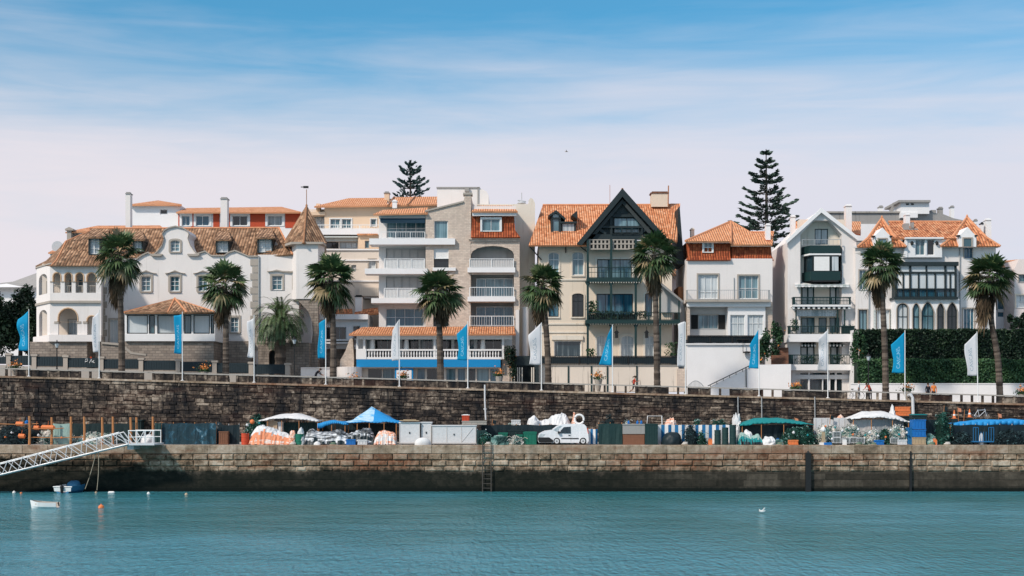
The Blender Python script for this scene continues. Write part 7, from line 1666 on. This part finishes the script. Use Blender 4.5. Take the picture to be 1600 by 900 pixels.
stripes('long blue and white striped screen in front of the retaining wall', 1028, 1150, 663.5, 2.0, 23, 3)
m = MB(); Y = 2.6; m.tube([(X(1008, Y), Y, 0), (X(1012, Y), Y, Z(650, Y)), (X(1034, Y), Y, Z(650, Y)), (X(1036, Y), Y, 0)], .05, 6); m.thing('pipe_frame', 'canvas_white', 'white pipe frame behind the tall dark green crate', 'frame')
heap('tarpaulin_heap', 'black rounded covered heap in front of the striped screen', 'tarpaulin', 1035, 1067, 675, .6, .8, 'tarp_black', 123, .15, 1, .2, None, .8); nets('dark net heap in front of the middle of the striped screen', 1072, 1092, 668, .7, .6, 'net_dark', 124, 900); nets('green net heap right of the dark net heap', 1090, 1104, 676, .6, .5, 'net_green', 125, 500)
for i, (px, pt, l) in enumerate(((1122, 672, 'dark barrel standing left of the bright green post'), (1134, 668, 'taller dark barrel standing by the right end of the striped screen'), (1146, 664, 'dark barrel at the right end of the striped screen'))): drum(l, px, 10, pt, .7, 'panel_green', 'bin_green', 'dark barrels before the striped screen')
heap('sack', 'orange bag on top of the striped screen', 'bag', 1038, 1060, 655, 2.5, .5, 'cover_orange', 126, .3, 2.5); nets('green net heap showing above the striped screen', 1105, 1152, 653, 3.0, 1.0, 'net_green', 127, 1200); nets('small teal net bundle above the striped screen', 1083, 1098, 652, 3.0, .6, 'net_green', 128, 500); heap('sack', 'white bag between the striped screen and the teal canopy', 'bag', 1144, 1160, 652, 2.8, .6, 'tarp_white', 129, .35, 2.5, .5)
canopy('long teal tarpaulin roof on the right half of the quay', 1156, 1272, 663, 652.5, 2.2, 3.2, 'tarp_teal', (1160, 1190, 1225, 1262), 1200, valance=.12, hump=True); panel('black cloth hanging under the teal roof', 1152, 1270, 664, 2.9, 'tarp_black', 11, ribs=6)
cover('small boat under a teal and pale blue cover below the teal roof', 1155, 1193, 677, .5, 1.5, ['sheet_pale', 'tarp_teal', 'tarp_black'], 130, -1); heap('sack', 'pale bag on top of the teal covered boat', 'bag', 1163, 1178, 674, .9, .5, 'tarp_white', 131, .3, 2.5); heap('sack', 'pair of white sacks right of the teal covered boat', 'sacks', 1193, 1213, 684, .35, .5, 'tarp_white', 132, .35, 2.5, .5); heap('sack', 'tan stone bundle at the foot of the green net pile', 'bundle', 1212, 1226, 687, .3, .4, 'cover_sand' if False else 'net_mixed', 133, .3, 3)
nets('large dark green net pile right of the teal roof', 1223, 1280, 668, .6, 1.1, 'net_green', 134, 2600); 
m = MB(); Y = 4; m.box((X(1272, Y), Y, 0), (X(1338, Y), Y + .2, Z(653, Y))); m.box((X(1338, Y), Y - .05, 0), (X(1350, Y), Y + .3, Z(658, Y)));
for k in range(8): x = X(1274 + k * 9, Y); m.box((x, Y - .03, .1), (x + .05, Y, Z(654, Y)), 1)
m.thing('hoarding', ['panel_white', 'roller_grey'], 'grey white hoarding behind the trap heaps', 'hoarding'); heap('sack', 'rounded tan cover on top of the hoarding', 'cover', 1305, 1328, 645, 4.2, .6, 'cover_orange', 135, .08, 1, 0)
canopy('white tarpaulin roof sagging over grey sheets on the right', 1330, 1424, 654, 642, 2.4, 2.8, 'tarp_white', (1334, 1362, 1395, 1420), 1368, valance=.12, pe2=658, hump=True); panel('grey sheet under the white roof, left half', 1332, 1361, 656, 3.0, 'roller_grey', 12, ribs=3); panel('blue grey sheet under the white roof, right half', 1362, 1412, 655, 3.0, 'stripe_grey' if False else 'grey_paint', 13, ribs=4)
nets('mixed heap of traps and nets with white rope at the left of the trap area', 1280, 1318, 662, .9, 1.1, 'net_mixed', 136, 2600); nets('green and grey net heap in the middle of the trap area', 1312, 1352, 664, 1.0, 1.1, 'net_mixed', 137, 2400); nets('pale teal net heap in front of the grey sheets', 1350, 1382, 672, .7, .9, 'net_mixed', 138, 1700); nets('dark green net heap below the white roof', 1376, 1396, 674, .6, .7, 'net_green', 139, 1100); nets('tan and white net heap beside the blue crates', 1388, 1424, 664, .8, .9, 'net_mixed', 140, 2000)
rg9 = random.Random(99)
for i, (px, py, k) in enumerate([(1283, 672, 0), (1290, 666, 1), (1297, 676, 0), (1305, 668, 2), (1316, 673, 0), (1326, 668, 0), (1333, 679, 1), (1341, 671, 0), (1352, 680, 2), (1359, 676, 0), (1372, 681, 0), (1384, 683, 1), (1392, 672, 0), (1399, 668, 0), (1405, 679, 2), (1411, 671, 0), (1417, 676, 0), (1300, 686, 0), (1357, 688, 0), (1380, 690, 0), (386, 664, 0), (405, 661, 2), (240 + 1000, 676, 0), (1262, 680, 2), (60, 680, 0), (96, 684, 1), (130, 686, 0), (18, 676, 0), (8, 683, 1)]):
    Y = .62 if px > 1000 else 1.3; c = P(px, py, Y); q = rg9.uniform(.07, .12); m = MB(); m.lathe(c, [(q * .3, -q), (q * .9, -q * .5), (q, 0), (q * .9, q * .5), (q * .3, q), (q * .2, q * 1.3)], 9); m.tube([c, c + Vector((0, .5, -q * .4))], .03, 4)
    where = 'in the trap heaps on the right' if px > 1275 else 'on the big green net pile' if px > 1000 else 'on the green nets behind the red drum' if px > 300 else 'in the tackle heaps by the gangway'
    m.thing('net_float', ['tarp_white', 'orange_plastic', 'tarp_teal'][k], 'small ' + ('white', 'orange', 'teal')[k] + ' net float caught ' + where, 'float', 'net floats ' + where)
def trap(px, py, Y, label, rz=0):
    c = P(px, py, Y); w, h, d = .62, .42, .5; m = MB(); x0, z0 = c.x - w / 2, c.z
    cs = [(x0, Y, z0), (x0 + w, Y, z0), (x0 + w, Y + d, z0), (x0, Y + d, z0)]
    for a, b in zip(cs, cs[1:] + cs[:1]):
        m.tube([a, b], .022, 4); t = lambda p: (p[0], p[1], p[2] + h); m.tube([t(a), t(b)], .022, 4); m.tube([a, t(a)], .022, 4)
        for k in range(1, 5): q = Vector(a).lerp(Vector(b), k / 5); m.tube([q, q + Vector((0, 0, h))], .010, 3)
        for k in range(1, 4): m.tube([Vector(a) + Vector((0, 0, h * k / 4)), Vector(b) + Vector((0, 0, h * k / 4))], .010, 3)
    m.face([(x0 + .03, Y + .08, z0 + .03), (x0 + w - .03, Y + .08, z0 + .03), (x0 + w - .03, Y + .08, z0 + h - .03), (x0 + .03, Y + .08, z0 + h - .03)], 1)
    m.thing('fish_trap', ['galv', 'panel_green'], label, 'fish trap', 'wire fish traps in the trap area')
for i, (px, py, Y, l) in enumerate(((1308, 692, .45, 'wire fish trap on the quay edge right of the yellow post'), (1322, 692.5, .4, 'wire fish trap second along the quay edge'), (1345, 692.5, .4, 'wire fish trap below the green and grey nets'), (1308, 683, .5, 'wire fish trap resting on the leftmost edge trap'), (1335, 692, .5, 'wire fish trap half buried in nets'), (1398, 692.5, .4, 'wire fish trap below the tan nets'))): trap(px, py, Y, l)
m = MB(); x = X(1287, .4); m.box((x - .12, .4, .24), (x + .12, .6, Z(674, .4))); m.box((x - .22, .36, .2), (x + .22, .7, .24)); m.lathe((x, .5, Z(674, .4)), [(.16, 0), (.2, .15), (.1, .35)], 8, 1); m.box((x + .0, .2, 0), (x + .62, .8, .2), 2); m.box((x - .3, .3, 0), (x + .0, .7, .2), 1); m.thing('bait_stand', ['pallet', 'canvas_white', 'crate_blue'], 'pale wooden post on a blue tray in front of the net heaps', 'stand')
# orange crate stack, blue crate stack
for i, (py0, py1, l) in enumerate(((643, 635.5, 'orange crate on top of the pile above the white roof'), (650, 643.2, 'orange crate under the topmost one above the white roof'))): crate_box(l, 1403.5 + i, 1422 + i * .5, py1, 4.6, 1, 'orange_plastic', pybot=py0, group='orange crates')
m = MB(); Y = 4.5; m.box((X(1401, Y), Y, 0), (X(1425, Y), Y + 1.2, Z(650.2, Y))); m.box((X(1400, Y), Y - .05, Z(652, Y)), (X(1426, Y), Y, Z(650.2, Y))); m.thing('gear_locker', 'panel_dark', 'dark locker carrying the orange crates', 'locker')
heap('sack', 'white bag left of the orange crates', 'bag', 1391, 1402, 638.5, 3.4, .5, 'tarp_white', 141, .3, 2.5); 
for i, (py0, py1, l) in enumerate(((692.6, 683.5, 'wooden crate at the bottom under the blue crates'), (683, 671.5, 'lower blue crate on the wooden crate'), (671, 655.5, 'upper blue crate of the stack'))): crate_box(l, 1427, 1446.5, py1, .5, 1.0, 'pallet' if i == 0 else 'crate_blue', pybot=py0 if i else None, ribs=4, group='crates stacked at the quay edge')
crate_box('teal lid box on the very top of the blue crate stack', 1425.5, 1448, 648.5, .55, .9, 'panel_dark', pybot=655, lid='tarp_teal'); crate_box('tall blue bin behind the left of the blue crates', 1419, 1426.5, 668, .9, .8, 'stripe_blue', name='bin', cat='bin', ribs=2)
panel('dark screen behind the blue crates', 1447, 1468, 656, 1.6, 'tarp_black', 14, ribs=2); heap('sack', 'brown timber and rope litter right of the blue crates', 'heap', 1447, 1466, 680, .6, .6, 'net_mixed', 142, .4, 3, .5)
nets('upright green net bundle hung on a pole', 1465, 1489, 643, .8, .7, 'net_green', 143, 1700); 
panel('long dark net screen at the right end of the quay', 1486, 1640, 664, 2.0, 'net_screen' if False else 'tarp_black', 15, ribs=9, post='steel'); canopy('blue tarpaulin strip draped over the dark net screen', 1490, 1640, 661, 655, 2.2, 1.6, 'tarp_blue', (1494, 1530, 1566, 1600), 1560, valance=.55, hump=True, pe2=659)
def cart():
    Y = .5; r = root('hand_cart', 'blue metal hand cart at the right end of the quay', 'cart', (X(1536, Y), Y, 0)); x0, x1 = X(1521, Y), X(1553, Y); m = MB(); z1 = Z(668, Y)
    m.box((x0, Y, .22), (x1, Y + .9, .3)); n = 8
    for k in range(n + 1): x = x0 + (x1 - x0) * k / n; m.tube([(x, Y + .03, .3), (x, Y + .03, z1 - (.35 if 2 < k < 6 else 0))], .025, 5)
    m.tube([(x0, Y + .03, z1), (x0 + .4, Y + .03, z1)], .03, 5); m.tube([(x1 - .4, Y + .03, z1), (x1, Y + .03, z1)], .03, 5); m.build('frame', 'stripe_blue', r)
    for x in (x0 + .2, x1 - .2):
        for y in (Y + .08, Y + .8): q = MB(); q.tube([(x, y - .04, .12), (x, y + .04, .12)], .12, 12); q.build('wheel', 'tyre', r)
cart()
heap('sack', 'pale round float lying in the blue cart', 'float', 1531, 1538, 676, .7, .2, 'tarp_white', 144, .05, 1)
o = MB(); Y = 2.9
for i, (px, l) in enumerate(((1491, 'orange traffic cone above the blue tarpaulin at its left end'), (1515, 'orange and white traffic cone left of the bicycle'))):
    zb = Z(654 if i == 0 else 652, 3.2); m = MB(); x = X(px, 3.2); m.box((x - .2, 3.0, 0), (x + .2, 3.4, zb)); m.box((x - .2, 3.0, zb), (x + .2, 3.4, zb + .03), 1); m.lathe((x, 3.2, zb + .03), [(.15, 0), (.11, .2), (.08, .4), (.03, .68)], 10, 1); m.lathe((x, 3.2, zb + .25), [(.115, 0), (.085, .14)], 10, 2); m.thing('traffic_cone', ['panel_dark', 'orange_plastic', 'canvas_white'], l, 'traffic cone')
m = MB(); x0, x1 = X(1518, 4.2), X(1545, 4.2); zb = Z(655, 4.2) - .06; m.box((x0, 3.9, zb - .05), (x1, 4.5, zb)); [m.tube([(x, 4.2, 0), (x, 4.2, zb - .05)], .05, 6) for x in (x0 + .1, x1 - .1)]; m.thing('platform', 'pallet', 'raised plank platform under the pale bicycle', 'platform'); bike(1532, 4.2, zb, 'pale bicycle standing above the blue tarpaulin on the quay', 0, ('tyre', 'galv'))
# rope coils, jerrycans and fish boxes lying about
rg8 = random.Random(17)
for px, Y in ((457, .25), (520, .2), (762, .3), (800, .25), (1070, .3), (1218, .2), (1342, .2), (1366, .22), (1456, .25), (1480, .3)):
    m = MB(); x = X(px, Y + .2)
    for k in range(4): q = .26 - .03 * k + rg8.uniform(-.02, .02); m.tube([Vector((x + q * math.cos(a) + .02 * k, Y + .25 + q * .8 * math.sin(a), .04 + .055 * k)) for a in [t * .5236 for t in range(13)]], .03, 5, k % 2, False)
    m.thing('rope_coil', ['rope', 'bin_green'] if rg8.random() < .5 else ['rope', 'canvas_white'], 'coil of old rope lying on the quay edge ' + ('right of the teal roof' if px > 1200 else 'near the ladder and the striped screen' if px > 700 else 'in front of the covered boats'), 'rope coil', 'rope coils ' + ('right of the teal roof' if px > 1200 else 'near the ladder and the striped screen' if px > 700 else 'in front of the covered boats'))
for px, Y, mt, l in ((456, .6, 'crate_blue', 'blue jerrycan between the orange cover and the teal barrel'), (772, .9, 'canvas_white', 'white jerrycan by the green net beside the ladder'), (1110, .8, 'orange_plastic', 'orange jerrycan in front of the striped screen'), (1216, .7, 'crate_blue', 'blue jerrycan at the foot of the large green net pile'), (1320, .35, 'canvas_white', 'white jerrycan among the trap heaps'), (1461, .5, 'orange_plastic', 'orange jerrycan right of the blue crates')):
    m = MB(); x = X(px, Y); m.box((x - .16, Y, 0), (x + .16, Y + .24, .38)); m.prism([Vector((x - .16, Y, .38)), Vector((x + .16, Y, .38)), Vector((x + .1, Y, .46)), Vector((x - .12, Y, .46))], Y, .24, 0, .5, True); m.tube([(x - .1, Y + .12, .46), (x - .06, Y + .12, .53), (x + .06, Y + .12, .53), (x + .09, Y + .12, .46)], .02, 5); m.lathe((x + .12, Y + .12, .42), [(.035, 0), (.035, .08)], 8, 1); m.thing('jerrycan', [mt, 'black_paint'], l, 'jerrycan')
for px, Y, mt, l, py in ((548, .3, 'crate_blue', 'blue fish box in front of the mottled boat cover', 686.5), (566, .3, 'panel_white', 'white fish box in front of the mottled boat cover', 687), (1180, 1.6, 'panel_white', 'white fish box behind the teal covered boat', 684), (1240, .25, 'orange_plastic', 'orange fish box before the large green net pile', 687.5), (1374, .3, 'crate_blue', 'blue fish box before the pale teal nets', 687.5), (1410, .3, 'panel_white', 'white fish box before the tan nets', 687)): crate_box(l, px - 7, px + 7, py, Y, .5, mt, name='fish_box', cat='fish box', ribs=3)
nets('dark net heap at the foot of the right hand net screen', 1488, 1520, 676, .7, .6, 'net_dark', 151, 1300, .2); nets('blue grey net heap right of the blue cart', 1556, 1606, 674, .7, .7, 'net_dark', 152, 1500, .2); nets('mixed net thrown over the black screen near the ladder', 790, 822, 661, 2.6, .4, 'net_mixed', 153, 800, .18); nets('pale net and rope heap left of the white van', 796, 818, 684, .3, .4, 'net_mixed', 154, 600, .16)
nets('mixed net heap on top of the dark screen right of the van', 940, 966, 655, 1.7, .5, 'net_dark', 155, 700, .18); nets('brown net heap lying on the concrete bench', 974, 990, 655, 1.5, .35, 'net_mixed', 156, 400, .14)
for i, (px, pt, Y, lean, l) in enumerate(((1476, 634, 1.4, .25, 'leaning marker pole behind the hanging green net bundle'), (1497, 636, 3.4, -.15, 'leaning marker pole beside the left traffic cone'), (1508, 640, 3.6, .3, 'leaning marker pole between the two traffic cones'), (1560, 645, 3.8, -.3, 'leaning marker pole right of the pale bicycle'), (770, 655, 2.9, .3, 'leaning marker pole on the black screen by the ladder'), (1242, 652, 3.4, -.35, 'leaning marker pole behind the large green net pile'), (1298, 648, 3.5, .2, 'leaning marker pole before the grey white hoarding'))):
    x = X(px, Y); z = Z(pt, Y); m = MB(); m.tube([(x - lean, Y, 0), (x, Y + .1, z)], [.03, .018], 5); a = Vector((x, Y + .1, z - .05)); b_ = Vector((x - lean * .12, Y + .09, z - .38)); m.face([a, b_, b_ + Vector((.3, .05, -.05)), a + Vector((.3, .02, -.08))], 1); m.thing('marker_pole', ['pole_wood', ('tarp_black', 'orange_cloth')[i % 2]], l, 'marker pole', 'marker poles for nets')
# pipes on the retaining wall
m = MB(); Y = 10.7; m.tube([P(757.5, 601, Y), P(757.5, 625, Y), P(759, 656, Y)], .075, 8); m.box((X(755.5, Y), 10.75, Z(640, Y)), (X(760.5, Y), 10.95, Z(638, Y))); m.thing('drainpipe', 'galv', 'pale drainpipe running down the dark retaining wall', 'drainpipe')
m = MB(); Y = 10.6; m.tube([P(1419, 618, 11.2), P(1423, 616.5, Y), P(1426, 622, Y), P(1427, 655, Y)], .14, 8); m.thing('drainpipe', 'galv', 'thick pale bent pipe coming over the parapet behind the blue crates', 'pipe')
for i, (px, l) in enumerate(((1190, 'thin grey conduit on the retaining wall below the bush'), (1153, 'thin grey conduit above the green nets'), (1273, 'thin grey conduit right of the teal roof'))): m = MB(); m.tube([P(px, 620, 10.85), P(px + .5, 660, 10.85)], .05, 6); m.box((X(px - 1.5, 10.85), 10.85, Z(635, 10.85)), (X(px + 1.5, 10.85), 10.97, Z(634, 10.85))); m.thing('conduit', 'grey_paint', l, 'conduit', 'grey conduits on the retaining wall')
# ladder
r = root('quay_ladder', 'rusty steel ladder down the quay wall to the water', 'ladder', (X(760, -.2), -.2, -4.2)); paint('rust_steel', (.09, .08, .07), .7, .3, .6)

for px in (754, 767.5): m = MB(); m.tube([(X(px, -.2), -.2, -4.2), (X(px, -.2), -.2, .15), (X(px, -.2), .25, .2)], .045, 6); m.build('stringer', 'rust_steel', r)
for k in range(11): m = MB(); z = -3.9 + k * .38; m.tube([(X(754, -.2), -.2, z), (X(767.5, -.2), -.2, z)], .025, 5); m.build('rung', 'rust_steel', r)
# --- gangway
def gangway():
    r = root('gangway', 'white lattice gangway sloping down from the quay at the left', 'gangway', (X(100, -1.8), -1.8, -1.2)); Ya, Yb = -2.5, -1.2
    for Y in (Ya, Yb):
        m = MB(); lo = lambda t: P(-70 + 270 * t, 758.5 - 64.5 * t, Ya); up = lambda t: P(-70 + 256 * t, 742 - 66.5 * t, Ya); D = Vector((0, Y - Ya, 0)); n = 11
        m.tube([lo(0) + D, lo(1) + D], .065, 6); m.tube([up(0) + D, up(1) + D], .045, 6); mid = lambda t: lo(t).lerp(up(t), .5); None
        for k in range(n): m.tube([lo(k / n) + D, up((k + .5) / n) + D], .030, 5); m.tube([up((k + .5) / n) + D, lo((k + 1) / n) + D], .030, 5)
        m.tube([up(1) + D, lo(1) + D], .05, 5); m.build('truss', 'galv', r)
    m = MB(); a, c = P(-70, 758, Ya), P(200, 693.5, Ya); m.face([a, a + Vector((0, 1.3, 0)), c + Vector((0, 1.3, 0)), c]); m.face([p + Vector((0, 0, -.06)) for p in (c, c + Vector((0, 1.3, 0)), a + Vector((0, 1.3, 0)), a)]); m.build('deck', 'galv', r)
    r2 = root('landing_platform', 'white railed landing platform at the top of the gangway', 'platform', (X(220, -1.8), -1.8, 0)); m = MB(); x0, x1 = X(200, Ya), X(241, Ya); zf = P(0, 693, Ya).z
    m.box((x0, Ya, zf - .14), (x1, .5, zf)); m.build('deck', 'galv', r2); zr = P(0, 673, Ya).z
    for Y in (Ya + .03, -.35):
        m = MB(); 
        for k in range(4): x = x0 + .04 + (x1 - x0 - .08) * k / 3; m.tube([(x, Y, zf), (x, Y, zr)], .04, 5)
        m.tube([(x0, Y, zr), (x1, Y, zr)], .045, 5); m.tube([(x0, Y, (zf + zr) / 2), (x1, Y, (zf + zr) / 2)], .03, 5); m.tube([(x0, Y, zr), (x0 + .7, Y, zf)], .03, 5); m.tube([(x0 + .7, Y, zf), (x0 + 1.3, Y, zr)], .03, 5); m.build('railing', 'white_paint', r2)
    m = MB(); m.box((X(196, Ya), Ya + .5, zf - .5), (x0 + .3, 0, zf - .14)); m.build('bracket', 'steel', r2)
    m = MB(); c = P(-84, 770, Ya); m.box((c.x - 3, -4.5, -4.1), (c.x + 1.5, -.4, -3.35)); m.box((c.x - 3.05, -4.55, -3.35), (c.x + 1.55, -.35, -3.25)); [m.tube([(x, y, -3.25), (x, y, -2.9)], .08, 6) for x in (c.x - 2.6, c.x + 1.1) for y in (-4.2, -.8)]; m.thing('pontoon', 'concrete', 'floating pontoon at the foot of the gangway beyond the left edge', 'pontoon')
gangway()
for i, (a, c, l) in enumerate((((151, 707), (133, 764), 'slanting rope hanging from the gangway to the water'), ((153.5, 706), (151.5, 766), 'straight rope hanging from the gangway to the water'))):
    m = MB(); p, q = P(*a, -2.3), P(*c, -2.3); p.z = P(0, a[1], -2.5).z + .25; m.tube([p.lerp(q, k / 8) + Vector((.08 * math.sin(k / 8 * 3.14), 0, 0)) for k in range(9)], .03, 5); m.thing('mooring_rope', 'rope', l, 'rope')
# --- boats and buoys
def WY(py): return (CAMZ + 3.8) * FPX / (py - HOR) + CAMY       # distance of a point on the water
def hull(mb, c, L, W, H, rz, mi=0, inn=1, n=18, bow=.8):
    st = []
    for k in range(n + 1):
        t = k / n; w = W / 2 * (min(1, (1 - t) * 3.2) ** .6 if t > .5 else (.82 + .18 * min(1, t * 2.5))); sh = H * (1 + .35 * t ** 3); x = (t - .5) * L
        st.append((x, max(w, .02), sh))
    ca, sa = math.cos(rz), math.sin(rz); T = lambda x, y, z: Vector((c[0] + x * ca - y * sa, c[1] + x * sa + y * ca, c[2] + z))
    prof = [(0, -.1), (.55, -.06), (.88, .35), (1.0, 1.0), (.92, 1.0), (.78, .4), (.4, .22), (0, .2)]
    def ring(s): x, w, h = s; return [T(x + (.06 * L * q[1] if s is st[-1] else 0), w * q[0], h * q[1]) for q in prof] + [T(x, -w * q[0], h * q[1]) for q in reversed(prof[1:-1])]
    RR = [ring(s) for s in st]; m = len(RR[0]); i0 = len(mb.v)
    for q in RR: mb.v += q
    for k in range(n):
        for a in range(m):
            b_ = (a + 1) % m; mb.f.append([i0 + k * m + a, i0 + k * m + b_, i0 + (k + 1) * m + b_, i0 + (k + 1) * m + a]); mb.m.append(inn if 3 <= a <= m - 5 else mi); mb.c.append(.5)
    mb.f.append([i0 + k for k in reversed(range(m))]); mb.m.append(mi); mb.c.append(.5); mb.f.append([i0 + n * m + k for k in range(m)]); mb.m.append(mi); mb.c.append(.5)
    return T
Y = WY(794); c = P(70, 794, Y); r = root('dinghy', 'small white rowing dinghy moored on the left of the harbour', 'dinghy', (c.x, Y, -3.8)); m = MB(); T = hull(m, (c.x, Y, -3.84), 42 * S(Y), .95, .44, R(176)); m.build('hull', ['white_paint', 'stone_trim'], r)
for x in (-.3, .3): m = MB(); m.box(tuple(T(x, .4, .3)), tuple(T(x - .2, -.4, .34))) if False else m.face([T(x, .42, .34), T(x + .2, .42, .34), T(x + .2, -.42, .34), T(x, -.42, .34)]); o = m.build('thwart', 'pallet', r); s = o.modifiers.new('thickness', 'SOLIDIFY'); s.thickness = .03
m = MB(); m.tube([T(-.95, .12, .38), T(-1.0, .12, .46), T(-1.05, .12, .2)], .05, 5); m.build('tiller', 'black_paint', r)
Y = WY(769.5); c = P(108, 769, Y); r = root('motor_boat', 'small blue and white boat seen stern on by the quay wall', 'boat', (c.x, Y, -3.8)); m = MB(); T = hull(m, (c.x, Y + .8, -3.86), 3.4, 1.65, .62, R(82), 0, 1); m.build('hull', ['boat_blue', 'white_paint'], r)
m = MB(); m.tube([T(-1.7, -.8, .56), T(-1.72, 0, .58), T(-1.7, .8, .56)], .05, 6); m.face([T(-1.70, -.7, .2), T(-1.70, .7, .2), T(-1.74, .74, .5), T(-1.74, -.74, .5)]); m.build('transom', 'white_paint', r)
m = MB(); q = dome((0, 0, 0), .5, .8, .45, 5, .1); m.v = [p + Vector((c.x, Y + 1.2, -3.3)) for p in q.v]; m.f, m.m, m.c = q.f, q.m, q.c; m.build('cover', 'boat_blue', r)
m = MB(); m.lathe(T(-1.82, 0, .05), [(.08, -.2), (.1, .1), (.13, .3), (.15, .55), (.05, .68)], 8); m.build('outboard_motor', 'black_paint', r)
for i, (px, py, rr, mt, l) in enumerate(((158, 793.5, .21, 'orange_plastic', 'bright orange mooring buoy floating near the dinghy'), (174, 770.5, .0, 'canvas_white', 'long white float lying on the water below the ropes'), (232, 771.5, .13, 'canvas_white', 'small white buoy floating right of the long float'), (291, 773, .13, 'cardboard', 'small pale buoy floating furthest to the right'), (33, 771, .10, 'orange_plastic', 'tiny orange buoy at the far left by the quay'), (22, 770, .14, 'canvas_white', 'tiny white float at the far left by the quay'), (150, 770, .11, 'cardboard', 'tiny pale buoy at the foot of the straight rope'))):
    Y = WY(py); c = P(px, py, Y); m = MB()
    if rr: m.lathe(c, [(rr * .3, -rr * .8), (rr * .9, -rr * .3), (rr, .1 * rr), (rr * .8, rr * .7), (rr * .25, rr), (rr * .15, rr * 1.3)], 12, 0)
    else: m.tube([c + Vector((-.28, 0, .03)), c + Vector((-.2, 0, .05)), c + Vector((.2, 0, .05)), c + Vector((.28, 0, .03))], [.02, .1, .1, .02], 8)
    m.thing('mooring_buoy', mt, l, 'buoy', 'small buoys on the harbour water')
Y = WY(802); c = P(1190, 800, Y); m = MB(); m.tube([c + Vector((-.26, 0, .12)), c + Vector((-.12, 0, .08)), c + Vector((.1, 0, .07)), c + Vector((.24, 0, .08)), c + Vector((.42, 0, .16))], [.02, .09, .11, .08, .01], 8, 0); m.lathe(c + Vector((-.2, 0, .1)), [(.05, 0), (.065, .1), (.04, .17), (.01, .2)], 8, 0); m.tube([c + Vector((-.24, 0, .22)), c + Vector((-.35, 0, .2))], [.02, .004], 5, 1); m.face([c + Vector((.02, -.05, .14)), c + Vector((.22, -.04, .16)), c + Vector((.40, -.3, .48))], 0); m.face([c + Vector((.02, .05, .14)), c + Vector((.22, .04, .16)), c + Vector((.40, .3, .48))], 0)
m.v = [c + (p - c) * .62 for p in m.v]
m.thing('gull', ['canvas_white', 'cardboard'], 'white gull on the water at the right of the harbour', 'bird')
